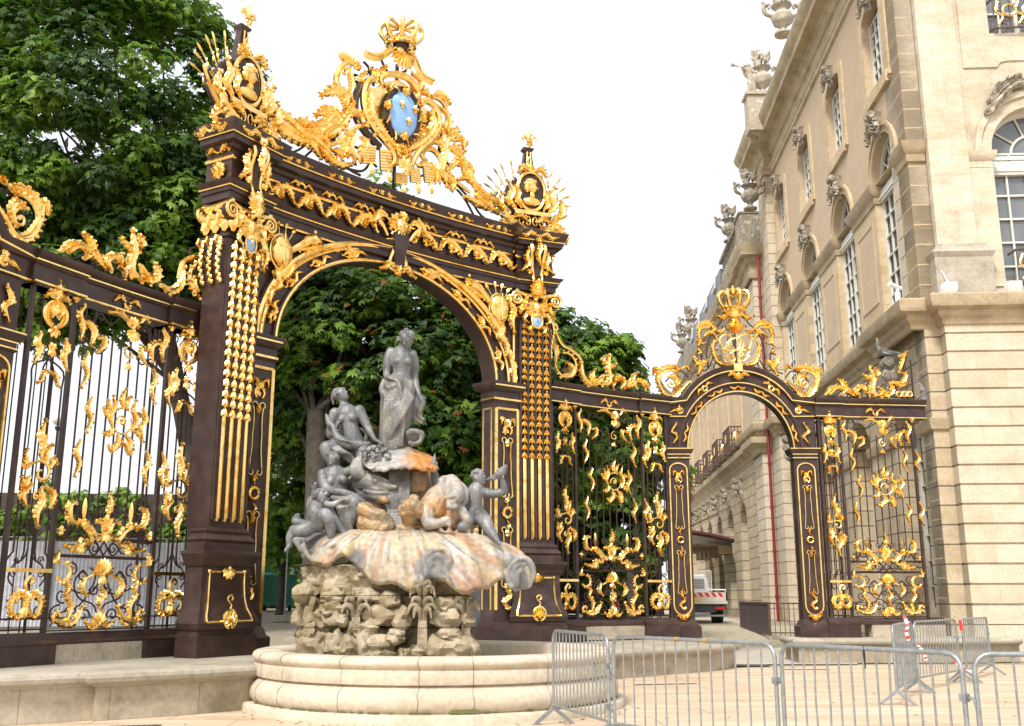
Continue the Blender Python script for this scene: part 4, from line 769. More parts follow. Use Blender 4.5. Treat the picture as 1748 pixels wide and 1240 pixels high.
# ================================================================ railings and small arched gates
WL = Fr(-7.55, 15.2, 2.1, 3.9); WR = Fr(.92, 25.24, 3.65, 2.33); WX = Fr(4.57, 27.57, 1, .0); WY = Fr(8.44, 27.57, 3.2, .3)
f3 = lambda a, b: WY.at(1280+a/3.1, 560+b/3.1); f4 = lambda a, b: WY.at(1300+a/3.647, 900+b/3.647)
def Q3(*p): return [(f3(*q)[0]-1.36-.012*(6.4-f3(*q)[1]), f3(*q)[1]) for q in p]
def Q4(*p): return [(f4(*q)[0]-1.42, f4(*q)[1]) for q in p]
def panel(t, x0, x1, y=0.0):
    c = (x0+x1)/2; k = (x1-x0)/2.07; X = lambda pts, sg=1: [(c+sg*k*(x), z) for x, z in pts]
    mb = MB(); n = 9
    for i in range(n):                               # long bars, gathered at the foot
        bx = x0+(x1-x0)*(i+1)/(n+1); zt = 5.95 if 1 < i < 7 else 6.3; off = abs(i-4); zb = 2.95 if off > 1 else 3.15
        if off == 4: zb = 2.5
        pts = [(bx, y, zt), (bx, y, zb)] + ([(bx, y, zb-.1), (bx+(.10 if i < 4 else -.10 if i > 4 else 0), y, zb-.35)] if off < 4 else [])
        mb.tube(pts, .017, 5)
    mb.tube([(x0, y, 2.55), (x1, y, 2.55)], .026, 4); mb.tube([(x0, y, 2.27), (x1, y, 2.27)], .026, 4); mb.tube([(x0, y, 1.32), (x1, y, 1.32)], .012, 4); mb.tube([(x0, y, 1.13), (x1, y, 1.13)], .012, 4)
    mb.build('bar_grille', 'ironrod', t)
    mb = MB(); o = Orn(mb, y, .03)                    # wrought iron scrollwork
    for sg in (-1, 1):
        for q, r, a, tn in (((.78, 6.12), .13, 200, 1.2), ((.84, 5.86), .10, 90, -1.2), ((.50, 6.22), .09, 0, 1.1), ((.88, 2.72), .11, 180, 1.1), ((.62, 2.74), .10, 0, -1.1), ((.20, 3.0), .10, 180, 1.0), ((.45, 2.98), .12, 20, -1), ((.85, 1.35), .17, 100, -1.15), ((.55, 1.42), .12, 0, 1.1), ((.78, 1.66), .12, 250, 1.1), ((.40, 1.95), .10, 180, -1.1), ((.2, 2.41), .1, 90, 1), ((.62, 2.05), .12, 90, 1.1), ((.30, 1.35), .12, 180, -1.2), ((.12, 1.75), .1, 0, -1.1)):
            q2 = o.spiral((c+sg*k*q[0], q[1]), r, a if sg > 0 else 180-a, tn*sg); o.m.tube(o.p3(q2), [.016, .011], 5); o.m.ell((q2[0][0], y, q2[0][1]), .022, 5, 4)
        for q in ([(.98, 2.5), (.8, 2.62), (.7, 2.9), (.78, 3.05)], [(.45, 2.56), (.3, 2.7), (.1, 3.0), (.02, 3.1)], [(.0, 1.2), (.1, 1.5), (.42, 1.62), (.55, 1.85), (.4, 2.05), (.3, 1.95)], [(.95, 1.2), (.75, 1.4), (.42, 1.5), (.2, 1.75), (.12, 2.0), (.25, 2.1)], [(0, 1.95), (.2, 1.7), (.6, 1.75), (.9, 1.95)], [(-.02, 2.28), (.2, 2.5), (.4, 2.34), (.55, 2.42)], [(0, 2.52), (.2, 2.3), (.4, 2.48), (.55, 2.4)], [(.6, 6.3), (.7, 6.1), (.95, 6.2)], [(.95, 5.9), (.7, 5.75), (.5, 5.6), (.35, 5.7)], [(.5, 6.3), (.3, 6.15), (.1, 6.3)]):
            o.line(X(q, sg), .015, 5)
    mb.buildp('iron_scrollwork', 'ironrod', t)
    g = MB(); o = Orn(g, y-.02, .05)
    o.fan(X(Q3((668, 535)))[0], 195, 345, 9, .19, .08); o.fan(X(Q3((665, 520)))[0], 20, 160, 7, .2, .1); o.acan(X(Q3((640, 505), (600, 485), (560, 492))), .1); o.acan(X(Q3((690, 500), (705, 475), (722, 485))), .1)
    o.cschell(X(Q3((665, 612)))[0], .13, 90, 1); o.husk(*X(Q3((665, 645)))[0], .13, .12)
    g.buildp('shell_crest', 'gold', t)
    g = MB(); o = Orn(g, y-.02, .05)
    for sg in (-1, 1):
        o.acan(X(Q3((790, 500), (812, 530), (800, 570), (808, 605)), sg), .12); o.acan(X(Q3((800, 550), (772, 552), (752, 575), (765, 615)), sg), .13); o.acan(X(Q3((735, 590), (712, 582), (715, 610), (742, 635)), sg), .1); o.flower(X(Q3((826, 485)), sg)[0], .09, 4)
    g.buildp('upper_scroll', 'gold', t)
    g = MB(); o = Orn(g, y-.02, .05)
    for q in (((775, 645), (792, 680), (780, 715), (802, 758)), ((842, 650), (862, 690), (850, 720), (868, 758)), ((757, 785), (776, 820), (762, 855), (778, 895)), ((800, 928), (818, 965), (806, 1000), (822, 1040)), ((868, 925), (888, 965), (876, 1000), (892, 1040))):
        for sg in (-1, 1):
            if sg < 0 and q[0][0] in (842, 868): continue
            o.acan(X(Q3(*q), sg), .10)
    g.buildp('leaf_sprig', 'gold', t)
    g = MB(); o = Orn(g, y-.02, .05); m_ = Q3((683, 842))[0]; cx, cz = X([m_])[0]
    o.flower((cx, cz), .07, 5); q = o.spiral((cx, cz), .24, 60, .9, .20); o.m.tube(o.p3(q), [.02, .015], 6); o.curl((cx, cz), .13, 200, -1.1, .018)
    for a in (20, 75, 90, 140, 160, 215, 250, 290, 330):
        r_ = .24; p = (cx+r_*math.cos(R(a)), cz+r_*math.sin(R(a))); L = .3 if a in (90, 250, 290) else .2
        o.acan([p, (p[0]+L*.5*math.cos(R(a+25)), p[1]+L*.5*math.sin(R(a+25))), (p[0]+L*math.cos(R(a)), p[1]+L*math.sin(R(a)))], .11)
    for sg in (-1, 1): o.acan([(cx+sg*.2, cz-.12), (cx+sg*.28, cz+.05), (cx+sg*.2, cz+.22), (cx+sg*.24, cz+.38)], .1); o.curl((cx+sg*.02, cz-.36), .08, 90, sg*1.1, .016); o.acan([(cx+sg*.08, cz-.36), (cx+sg*.18, cz-.5), (cx+sg*.25, cz-.46)], .1)
    g.buildp('rosette_wreath', 'gold', t)
    g = MB(); o = Orn(g, y-.02, .055)
    for sg in (-1, 1):
        o.acan(X([(.70, 3.12), (.82, 3.05), (.80, 2.86), (.66, 2.78)], sg), .14); o.m.leaf((c+sg*k*.5, o.y, 2.86), (0, 1), .34, .09, .06); o.fan((c+sg*k*.5, 2.84), 200, 340, 4, .12, .07)
        o.acan(X([(.05, 2.60), (.25, 2.60), (.38, 2.72), (.58, 2.80)], sg), .16); o.acan(X([(.03, 2.62), (.08, 2.82), (.22, 2.84)], sg), .13); o.flower(X([(.95, 2.66)], sg)[0], .09, 4)
    o.fan((c, 2.66), 30, 150, 5, .17, .09); o.husk(c, 2.66, .17, .15); o.acan([(c, 2.98), (c+.02, 3.12), (c, 3.28)], .11); o.flower((c, 3.05), .09, 6); o.m.leaf((c, o.y, 2.98), (0, -1), .14, .1, .05)
    g.buildp('swag_foliage', 'gold', t)
    g = MB(); o = Orn(g, y-.02, .05)
    for sg in (-1, 1):
        o.acan(X([(.30, 2.47), (.48, 2.49), (.6, 2.40), (.82, 2.42)], sg), .14); o.fan(X([(.5, 2.42)], sg)[0], 200, 340, 5, .12, .07); o.comb(X([(.82, 2.02)], sg)[0], .13, 90, 330, 9, .09, .05, sx=sg); o.acan(X([(.9, 2.16), (.98, 2.2), (.95, 2.32)], sg), .1); o.acan(X([(.76, 1.9), (.7, 1.78), (.76, 1.68)], sg), .1)
        o.acan(X([(.36, 1.95), (.42, 1.8), (.32, 1.68)], sg), .12); o.acan(X([(.92, 1.3), (.72, 1.24), (.52, 1.28), (.38, 1.46)], sg), .16); o.acan(X([(.66, 1.3), (.62, 1.5), (.72, 1.66), (.68, 1.76)], sg), .11); o.comb(X([(.88, 1.34)], sg)[0], .06, 0, 300, 7, .06, .04)
    g.buildp('lower_scroll', 'gold', t)
    g = MB(); o = Orn(g, y-.02, .055)
    o.fan((c, 2.0), 10, 170, 11, .26, .08); o.line([(c-.3, 1.93), (c-.2, 1.98), (c, 2.08), (c+.2, 1.98), (c+.3, 1.93)], .025); o.husk(c, 1.98, .16, .14); o.acan([(c-.03, 1.78), (c+.05, 1.68), (c-.03, 1.58), (c, 1.45)], .12); o.fan((c, 1.22), 10, 170, 7, .2, .09)
    for sg in (-1, 1): o.acan([(c, 1.22), (c+sg*.14, 1.18), (c+sg*.26, 1.24)], .11)
    g.buildp('palmette', 'gold', t)
def narrow(t, x0, x1, y=0.0, back=True):
    c = (x0+x1)/2; w = x1-x0; k = w/.8
    mb = MB()
    for i in range(4):
        bx = x0+w*(i+.5)/4; mb.tube(cr([(c, y, 5.3), (bx, y, 5.15), (bx, y, 4.9)], 3)+[(bx, y, 2.4)]+cr([(bx, y, 2.3), (c+(bx-c)*1.4, y, 2.16)], 2), .016, 5)
    if back:
        for i in range(4): bx = x0+w*(i+.5)/4; mb.tube([(bx, y+.42, 6.4), (bx, y+.42, 1.1)], .014, 4)
        for bx in (x0, x1): mb.tube([(bx, y+.42, 6.42), (bx, y+.42, 1.1)], .03, 4)
    mb.tube([(x0, y, 1.32), (x1, y, 1.32)], .014, 4); mb.tube([(x0, y, 1.16), (x1, y, 1.16)], .012, 4)
    mb.build('bar_grille', 'ironrod', t)
    mb = MB(); o = Orn(mb, y, .03)
    for sg in (-1, 1):
        X = lambda x: c+sg*k*x
        o.line([(c, 5.56), (X(.13), 5.42), (c, 5.28), (X(-.0), 5.28)], .013, 5, smooth=False); o.line([(c, 5.62), (X(.10), 5.5), (X(.25), 5.42), (X(.32), 5.3)], .013, 5)
        o.line([(X(.03), 2.35), (X(.1), 2.2), (X(.27), 2.1), (X(.34), 1.92), (X(.25), 1.8)], .014, 5); o.curl((X(.22), 2.18), .07, 0, sg*1.1, .012); o.curl((X(.25), 1.98), .08, 90, -sg*1.1, .012); o.curl((X(.30), 6.2), .09, 120, sg*1.1, .012)
        o.line([(X(.3), 1.3), (X(.2), 1.42), (X(.25), 1.5)], .014, 5)
    mb.buildp('iron_scrollwork', 'ironrod', t)
    g = MB(); o = Orn(g, y-.03, .055)
    o.fan((c, 6.30), 10, 170, 7, .22, .1); o.acan([(c, 6.28), (c, 6.4), (c, 6.55)], .15); o.fan((c, 6.14), 230, 310, 3, .14, .1); o.fan((c, 5.8), 220, 320, 4, .17, .08)
    for sg in (-1, 1):
        o.comb((c, 6.02), .22*k, -75, 95, 11, -.10, .05, sx=sg, core=.03); o.acan([(c+sg*.05, 5.98), (c+sg*.11*k, 6.1), (c+sg*.06, 6.2)], .1); o.acan([(c+sg*.03, 6.3), (c+sg*.14, 6.34), (c+sg*.24*k, 6.28)], .1)
    g.buildp('heart_cartouche', 'gold', t)
    g = MB(); o = Orn(g, y-.03, .05)
    for sg in (-1, 1):
        o.acan([(c+sg*.24*k, 5.66), (c+sg*.30*k, 5.52), (c+sg*.24*k, 5.40), (c+sg*.32*k, 5.2)], .13); o.acan([(c, 5.08), (c+sg*.10, 5.06), (c+sg*.17*k, 4.92), (c+sg*.22*k, 4.88)], .09)
    o.fan((c, 5.46), 30, 150, 4, .11, .07); o.husk(c, 5.46, .14, .12)
    g.buildp('husk_cluster', 'gold', t)
    g = MB(); o = Orn(g, y-.03, .055); cz = 3.5
    o.cschell((c+.03, cz), .22*k, 140, -1, .10); o.acan([(c-.02, cz+.25), (c+.02, cz+.42), (c-.04, cz+.6), (c, cz+.78)], .15)
    for a, L in ((150, .32), (200, .26), (60, .34), (25, .26)): o.acan([(c+.2*k*math.cos(R(a)), cz+.22*math.sin(R(a))), (c+.3*k*math.cos(R(a+10)), cz+.36*math.sin(R(a+14))), (c+.34*k*math.cos(R(a)), cz+.5*math.sin(R(a-4))+.02)], .12)
    o.acan([(c-.12*k, cz-.2), (c-.28*k, cz-.35), (c-.2*k, cz-.5)], .13); o.acan([(c+.05, cz-.24), (c+.1, cz-.42), (c+.02, cz-.6), (c+.05, cz-.78)], .14); o.acan([(c+.14*k, cz-.2), (c+.3*k, cz-.3), (c+.28*k, cz-.48)], .12); o.curl((c, cz-.36), .07, 90, 1.1, .016)
    g.buildp('rocaille_shell', 'gold', t)
    g = MB(); g.box(x0-.02, x1+.04, y-.04, y+.03, 2.0, 2.06); g.build('gilt_bar', 'gold', t)
    g = MB(); o = Orn(g, y-.03, .055)
    o.line([(c, 1.72), (c-.03, 1.84), (c+.05, 1.94), (c+.11, 1.88), (c+.06, 1.83)], [.035, .03, .025]); o.fan((c, 1.6), 30, 150, 5, .13, .08); o.husk(c, 1.52, .2, .16); o.flower((c, 1.56), .09, 6)
    for sg in (-1, 1): o.comb((c+sg*.1, 1.52), .17*k, -80, 100, 9, .11, .055, sx=sg, core=.03); o.acan([(c+sg*.03, 1.6), (c+sg*.14, 1.66), (c+sg*.2, 1.58)], .09); o.acan([(c+sg*.03, 1.42), (c+sg*.12, 1.36), (c+sg*.22, 1.38)], .1)
    g.buildp('wing_cartouche', 'gold', t)
def wing(F, name, lab, posts, xe, xs=0.0, order='npn', blk=None, sg_=.12):
    L = xe-xs; wf = lambda x, y, z: (x, y+sg_*(1-(2*(x-xs)/L-1)**2), z)
    t = F.thing(name, lab, 'railing')
    MB0 = MB.__init__
    def wi(s, xf=None): MB0(s, xf or wf)
    MB.__init__ = wi
    try:
        n0, n1 = 0, len(posts)
        # cornice beam
        def beam(a, b, dy, nm, prof):
            mb = MB(); k = 10; vs = []; fs = []; m = len(prof)
            for i in range(k+1):
                x = a+(b-a)*i/k
                vs += [(x, -o_-dy, z) for o_, z in prof]+[(x, .3, prof[-1][1]), (x, .3, prof[0][1])]
            M_ = m+2
            for i in range(k):
                for j in range(M_): fs.append((i*M_+j, (i+1)*M_+j, (i+1)*M_+(j+1) % M_, i*M_+(j+1) % M_))
            fs += [tuple(range(M_)), tuple(k*M_+j for j in range(M_))[::-1]]
            mb.add(vs, fs); return mb.build(nm, 'iron', t, angle=30)
        cp_ = [(.02, 6.42), (.06, 6.43), (.06, 6.46), (.03, 6.48), (.03, 6.72), (.06, 6.74), (.08, 6.80), (.14, 6.84), (.17, 6.9), (.17, 6.94), (.05, 6.97)]
        bp_ = [(.06, .92), (.10, .93), (.10, .96), (.05, 1.0), (.04, 1.04), (-.01, 1.10)]
        P_ = posts
        segs = [(P_[i], P_[i+1]) for i in range(len(P_)-1)]
        beam(xs, xe, 0, 'cornice', cp_); beam(xs, xe, 0, 'base_rail', bp_)
        for (a, b), kd in zip(segs, order):
            if kd == 'n': beam(a-.1, b+.1, .07, 'cornice_break', cp_); beam(a-.12, b+.12, .06, 'base_rail_break', bp_)
            if kd == 'n': mb = MB(); mb.box(a-.14, b+.14, -.17, .5, .6, .925); mb.build('plinth', 'iron', t)
        for a, b in blk or []: mb = MB(); mb.box(a, b, -.08, .4, .6, .922); mb.build('plinth_stone', 'curb', t)
        g = MB()
        for z, oo in ((6.445, .07), (6.79, .09)):
            k = 12; g.tube([(xs+(xe-xs)*i/k, -oo, z) for i in range(k+1)], .02, 5)
            for (a, b), kd in zip(segs, order):
                if kd == 'n': g.tube([(a-.1, -oo-.075, z), (b+.1, -oo-.075, z)], .021, 5)
        g.buildp('gilt_line', 'gold', t)
        for x in P_:
            mb = MB(); mb.box(x-.035, x+.035, -.035, .035, 1.08, 6.43); mb.build('post', 'iron', t)
        for (a, b), kd in zip(segs, order):
            if kd == 'n': narrow(t, a+.03, b-.03, -.03)
            else:
                panel(t, a+.04, b-.04)
                c = (a+b)/2; g = MB(); o = Orn(g, -.045, .04); o.comb((c, 6.57), .06, 180, 360, 5, .05, .04)
                for sg in (-1, 1): o.acan([(c+sg*.06, 6.60), (c+sg*.16, 6.66), (c+sg*.27, 6.58)], .08)
                g.buildp('beam_palmette', 'gold', t)
    finally: MB.__init__ = MB0
    return t
def cresting(t, F, pts, name='cresting_sprig', y=-.05, crv=None):
    g = MB(); o = Orn(g, y, .06)
    for q, w in pts: o.acan(q, w, core=.3)
    return g.buildp(name, 'gold', t)
WK = 1.06
# ---- nearer railing, between the near arched gate and the big portico
tl = wing(WL, 'ornate_railing', 'nearest dark iron railing with gilded shells and rosettes, white hoarding showing through its bars', [.12, .95, 3.0, 3.82], 4.75, blk=[(.98, 2.98)], sg_=.1)
wing(WR, 'ornate_railing', 'middle dark iron railing with gilded shells between the great portico and the small arched gate', [.12, .87, 3.05, 3.83], 4.0, xs=-.5, blk=[(.9, 3.0)], sg_=.1)
wing(WY, 'ornate_railing', 'farthest dark iron railing with gilded shells, ending against the palace corner', [-.06, .52, 2.6], 3.02, xs=-.12, order='np', blk=[(1.0, 3.0)], sg_=0)
things_rail = [o for o in scn.objects if o.name.startswith('ornate_railing') and o.parent is None]
WK = 1.12
c3 = lambda F: (lambda *p: [F.at(1280+a/3.1, 560+b/3.1, .1) for a, b in p])
# cresting of the far railing, traced on its own plane, then mirrored for the middle one and the near one
base = [(c3(WY)((430,350),(455,320),(490,318),(520,340),(560,362)), .13), (c3(WY)((520,335),(500,295),(470,275)), .12), (c3(WY)((550,325),(575,315),(610,325),(612,300)), .1), (c3(WY)((700,360),(660,345),(650,310),(655,270),(640,215)), .2),
        (c3(WY)((655,265),(630,262),(605,250)), .14), (c3(WY)((655,250),(680,240),(665,220)), .14), (c3(WY)((610,340),(630,350),(635,375)), .09), (c3(WY)((700,365),(725,355),(700,330)), .1)]
wall_end = [(c3(WY)((740,295),(770,290),(800,305),(830,295)), .14), (c3(WY)((790,290),(815,280),(825,250),(810,240)), .13), (c3(WY)((792,235),(800,200),(810,170),(825,135)), .12), (c3(WY)((790,150),(810,145),(832,130)), .12)]
xc = 1.5
for t, F, tr in ((things_rail[2], WY, lambda x: x), (things_rail[1], WR, lambda x: 1.92-(x-xc)*1.0), (things_rail[0], WL, lambda x: 1.85+(x-xc)*1.05)):
    mb = MB(); o = Orn(mb, -.02, .04); g = MB(); og = Orn(g, -.05, .07)
    for q, w in base: og.acan([(tr(x), z) for x, z in q], w, core=.3)
    for q, w in (([(.62, 7.05), (.78, 7.22), (.95, 7.1)], .14), ([(1.16, 7.02), (1.05, 7.16), (1.2, 7.3), (1.32, 7.2)], .14), ([(1.72, 7.3), (1.86, 7.12), (2.0, 7.18)], .14), ([(1.95, 7.02), (2.1, 7.2), (2.02, 7.38)], .14), ([(.18, 7.04), (.3, 7.2), (.48, 7.3)], .12)):
        og.acan([(tr(x), z) for x, z in q], w)
    for q in ([(.2, 7.0), (.5, 7.05), (.7, 7.25), (.55, 7.35), (.45, 7.2)], [(.8, 7.02), (1.0, 7.2), (1.25, 7.15), (1.2, 7.0)], [(1.4, 7.0), (1.35, 7.25), (1.5, 7.5)], [(1.7, 7.0), (1.95, 7.15), (2.1, 7.35), (2.2, 7.2)], [(.3, 7.0), (.9, 7.0), (1.6, 6.99)]):
        o.line([(tr(x), z) for x, z in q], .016, 5)
    if F is WY:
        for q, w in wall_end: og.acan(q, w)
        for k in range(3): og.comb((c3(WY)((792+28*k, 350))[0]), .07, 0, 350, 8, .03, .03)
        o.line([(2.35, 7.05), (2.4, 7.6), (2.62, 8.2)], .018); mb.box(2.72, 2.76, 0, .04, 6.95, 8.1); mb.box(2.1, 2.8, 0, .03, 7.02, 7.05)
    else:                                            # big scroll beside the pier, with a tail climbing it
        xs_ = (.42, 1) if F is WR else (3.62, -1); x0, sg = xs_
        og.acan([(x0+sg*1.05, 7.08), (x0+sg*.8, 7.02), (x0+sg*.6, 7.2), (x0+sg*.55, 7.5)], .18); og.comb((x0+sg*.08, 7.42), .32, -170, 110, 12, .1, .07, sx=sg, core=.035); og.acan([(x0-sg*.1, 7.1), (x0+sg*.2, 7.16), (x0+sg*.3, 7.36), (x0+sg*.12, 7.46)], .16)
        og.line([(x0+sg*.62, 7.3), (x0+sg*.55, 7.65), (x0+sg*.25, 7.85), (x0-sg*.02, 7.95), (x0-sg*.22, 8.3), (x0-sg*.36, 8.9)], [.05, .045, .03]); og.acan([(x0-sg*.28, 7.3), (x0-sg*.2, 7.7), (x0-sg*.3, 8.0), (x0-sg*.3, 8.5), (x0-sg*.42, 8.8)], .13)
        o.line([(x0-sg*.4, 7.0), (x0, 7.3), (x0+sg*.4, 7.9), (x0+sg*.0, 8.1)], .02); mb.box(min(x0-sg*.42, x0-sg*.38), max(x0-sg*.42, x0-sg*.38), 0, .04, 6.95, 8.0)
    mb.buildp('cresting_iron', 'ironrod', t); g.buildp('cresting_leaf', 'gold', t)
# ---- small arched gate (built once, copied for the near one)
def arched_gate():
    t = thing('arched_gate', 'small dark iron arched gate with crowned gilded monogram, open before the palace', 'gate', (WX.o[0], WX.o[1], 0), WX.rz(), 'small arched gates')
    C, A, B, S = 1.66, 1.42, 1.62, 5.5
    RO, ZC = 1.80, 6.05                                # circle of the outer cornice
    arc = lambda a: (C-RO*math.cos(a), ZC+RO*math.sin(a)); a0 = math.asin((6.95-ZC)/RO)
    n = 30; outer = [arc(a0+(math.pi-2*a0)*i/n) for i in range(n+1)]
    # plate between the opening and the cornice
    xs = sorted(set([-.38]+[C-A*math.cos(math.pi*i/36) for i in range(37)]+[3.70]))
    def top(x): return ZC+math.sqrt(max(0, RO*RO-(x-C)**2)) if abs(x-C) < RO*math.cos(a0) else 6.95
    vs = []; fs = []
    for x in xs:
        zb = S if abs(x-C) >= A-1e-5 else S+B*math.sqrt(1-((x-C)/A)**2); z1 = max(zb+.02, top(x)-.1); vs += [(x, 0, zb), (x, 0, z1), (x, .34, zb), (x, .34, z1)]
    for i in range(len(xs)-1): a = i*4; c = a+4; fs += [(a, c, c+1, a+1), (a+2, a+3, c+3, c+2), (a, a+2, c+2, c)]
    mb = MB(); mb.add(vs, fs); mb.build('arch_plate', 'iron', t)
    mb = MB(); path = [(-.42, 6.95)]+[(x, z) for x, z in outer]+[(3.80, 6.95)]   # cornice following the extrados
    prof = [(-.50, .02), (-.48, -.02), (-.24, -.03), (-.20, -.04), (-.18, -.1), (-.06, -.14), (0, -.17), (.02, -.17), (.03, .3)]
    vs = []; fs = []; m = len(path); k = len(prof)
    for i, p in enumerate(path):
        a = path[max(i-1, 0)]; b = path[min(i+1, m-1)]; d = Vector((b[0]-a[0], b[1]-a[1])).normalized(); nn = Vector((-d.y, d.x))
        for o_, y in prof: vs.append((p[0]+nn.x*o_, y, p[1]+nn.y*o_))
    for i in range(m-1):
        for j in range(k-1): fs.append((i*k+j, (i+1)*k+j, (i+1)*k+j+1, i*k+j+1))
    mb.add(vs, fs); mb.build('arch_cornice', 'iron', t, angle=30)
    g = MB()
    g.tube([(-.42, -.12, 6.80)]+[(C+(x-C)*.925, -.12, ZC+(z-ZC)*.925) for x, z in outer]+[(3.8, -.12, 6.80)], .024, 5)
    g.tube([(-.42, -.05, 6.45)]+[(C-(A+.27)*math.cos(math.pi*i/36), -.05, S+(B+.27)*math.sin(math.pi*i/36)) for i in range(37) if S+(B+.27)*math.sin(math.pi*i/36) > 6.42]+[(3.8, -.05, 6.45)], .022, 5)
    g.tube([(C-(A+.03)*math.cos(math.pi*i/36), -.03, S+(B+.03)*math.sin(math.pi*i/36)) for i in range(37)], .026, 5)
    g.build('gilt_line', 'gold', t)
    mb = MB()                                        # stepped band of the archivolt
    for a1, a2, y in ((.0, .07, -.03), (.22, .30, -.045)):
        vs = []; fs = []
        for i in range(37):
            q = math.pi*i/36
            for a_ in (a1, a2): vs += [(C-(A+a_)*math.cos(q), .01, S+(B+a_)*math.sin(q)), (C-(A+a_)*math.cos(q), y, S+(B+a_)*math.sin(q))]
        for i in range(36): a = i*4; c = a+4; fs += [(a, a+1, c+1, c), (a+1, a+3, c+3, c+1), (a+3, a+2, c+2, c+3)]
        mb.add(vs, fs)
    mb.build('archivolt_moulding', 'iron', t)
    g = MB(); o = Orn(g, -.03, .045)
    for deg in (16, 42, 66, 90, 114, 138, 164):
        e = lambda dd, off: (C-(A+.14+off)*math.cos(R(deg+dd)), S+(B+.14+off)*math.sin(R(deg+dd)))
        for sg in (-1, 1): o.acan([e(0, .03), e(sg*4, -.03), e(sg*8, .02)], .09)
    for deg in (52, 128, 20, 160):
        e = lambda dd, off: (C+(RO*.84+off)*-math.cos(R(deg+dd)), ZC+(RO*.84+off)*math.sin(R(deg+dd)))
        if deg in (52, 128):
            for sg in (-1, 1): o.acan([e(sg*2, 0), e(sg*6, .05), e(sg*10, -.02)], .1)
            o.comb(e(0, -.02), .07, 0, 340, 8, .03, .03)
    for sx in (-1, 1):
        x = C+sx*1.75; o.acan([(x-sx*.02, 6.25), (x+sx*.1, 6.05), (x-sx*.02, 5.9), (x+sx*.08, 5.72)], .11); o.flower((x+sx*.02, 5.98), .06)
        x = C+sx*1.62; o.acan([(x-sx*.05, 6.9), (x+sx*.02, 6.7), (x-sx*.02, 6.58)], .1); o.acan([(x, 6.62), (x+sx*.15, 6.62), (x+sx*.28, 6.56)], .09); o.comb((x, 6.6), .07, 0, 340, 8, .03, .03)
    g.buildp('arch_spray', 'gold', t)
    g = MB(); o = Orn(g, -.16, .05); o.fan((C, 7.62), 200, 340, 7, .2, .08)
    for sg in (-1, 1): o.acan([(C+sg*.05, 7.6), (C+sg*.18, 7.62), (C+sg*.28, 7.55)], .1)
    g.box(C-.12, C+.12, -.19, -.1, 7.68, 7.9); g.buildp('keystone_ornament', 'gold', t)
    for sx, x0, x1 in ((-1, -.38, .24), (1, 3.08, 3.70)):
        c = (x0+x1)/2; mb = MB()
        mb.stack([(.6, .44, -.16, .5), (.88, .44, -.16, .5), (.9, .40, -.13, .46), (.98, .36, -.06, .42), (1.06, .31, .0, .36), (5.28, .31, .0, .36)], c)
        mb.stack([(5.26, .32, -.01, .37), (5.3, .35, -.04, .4), (5.33, .33, -.02, .38), (5.40, .33, -.02, .38), (5.44, .38, -.07, .43), (5.52, .42, -.1, .46), (5.57, .42, -.1, .46), (5.58, .32, -.02, .38)], c)
        mb.build('pilaster', 'iron', t, angle=30)
        g = MB(); o = Orn(g, -.012, .05); w = .235
        o.line([(c+w*math.cos(R(a)), 4.98+w*.8*math.sin(R(a))) for a in range(0, 181, 20)]+[(c-w, 1.5)]+[(c+w*math.cos(R(a)), 1.42+w*1.1*math.sin(R(a))) for a in range(180, 361, 20)]+[(c+w, 4.98)], .028, 5, smooth=False)
        for z in (5.31, 5.41, 5.56): r_ = .34 if z < 5.5 else .41; g.box(c-r_, c+r_, -.05 if z < 5.5 else -.115, .3, z-.012, z+.012)
        g.build('gilt_border', 'gold', t)
        g = MB(); pilaster_orn(Orn(g, -.02, .045), c, 1.25, 5.1, .17); g.buildp('pilaster_ornament', 'gold', t)
        g = MB(); o = Orn(g, -.04, .045); o.fan((c, 1.12), 200, 340, 5, .14, .08); o.acan([(c-.16, 1.16), (c, 1.1), (c+.16, 1.16)], .09); g.buildp('foot_palmette', 'gold', t)
    # crest over the arch
    f6 = lambda *p: [WX.at(1120+a/3.263, 480+b/3.263, .0) for a, b in p]
    sym = lambda q, sg: [(C+sg*(x-f6((447, 300))[0][0]-0), z) for x, z in q]
    mb = MB(); o = Orn(mb, .04, .03)
    for sg in (-1, 1):
        s_ = -sg
        for q in ([(380,200),(360,240),(330,265),(300,330),(290,420),(300,480)], [(310,350),(325,420),(300,480),(275,500)], [(240,370),(262,420),(255,480),(275,500)], [(380,245),(375,280),(345,290)], [(190,540),(150,500),(100,520),(60,560)], [(345,440),(330,480),(345,500)], [(200,515),(235,500),(250,470)]):
            o.line(sym(f6(*q), s_), .02, 5)
    mb.box(C-.02, C+.02, .03, .07, 7.8, 9.3); mb.build('crest_iron', 'ironrod', t)
    g = MB(); o = Orn(g, -.02, .07)
    for sg in (-1, 1):
        s_ = -sg
        for q, w in (([(345,330),(330,300),(300,290),(275,310)], .14), ([(235,255),(260,240),(300,236),(330,262),(320,290)], .16), ([(300,262),(255,265),(243,300),(255,345),(275,350)], .13), ([(330,335),(322,370),(335,420),(360,455),(400,468),(440,470)], .16), ([(385,270),(370,285),(345,280)], .12),
                     ([(215,430),(240,455),(285,450)], .18), ([(225,440),(250,480),(240,520)], .16), ([(280,455),(260,480),(240,470)], .12), ([(235,330),(245,350),(238,365)], .09), ([(238,380),(250,400),(240,410)], .09), ([(150,490),(175,480),(190,500)], .09)):
            o.acan(sym(f6(*q), s_), w, core=.32)
    g.buildp('crest_scroll', 'gold', t)
    g = MB(); o = Orn(g, -.04, .06)
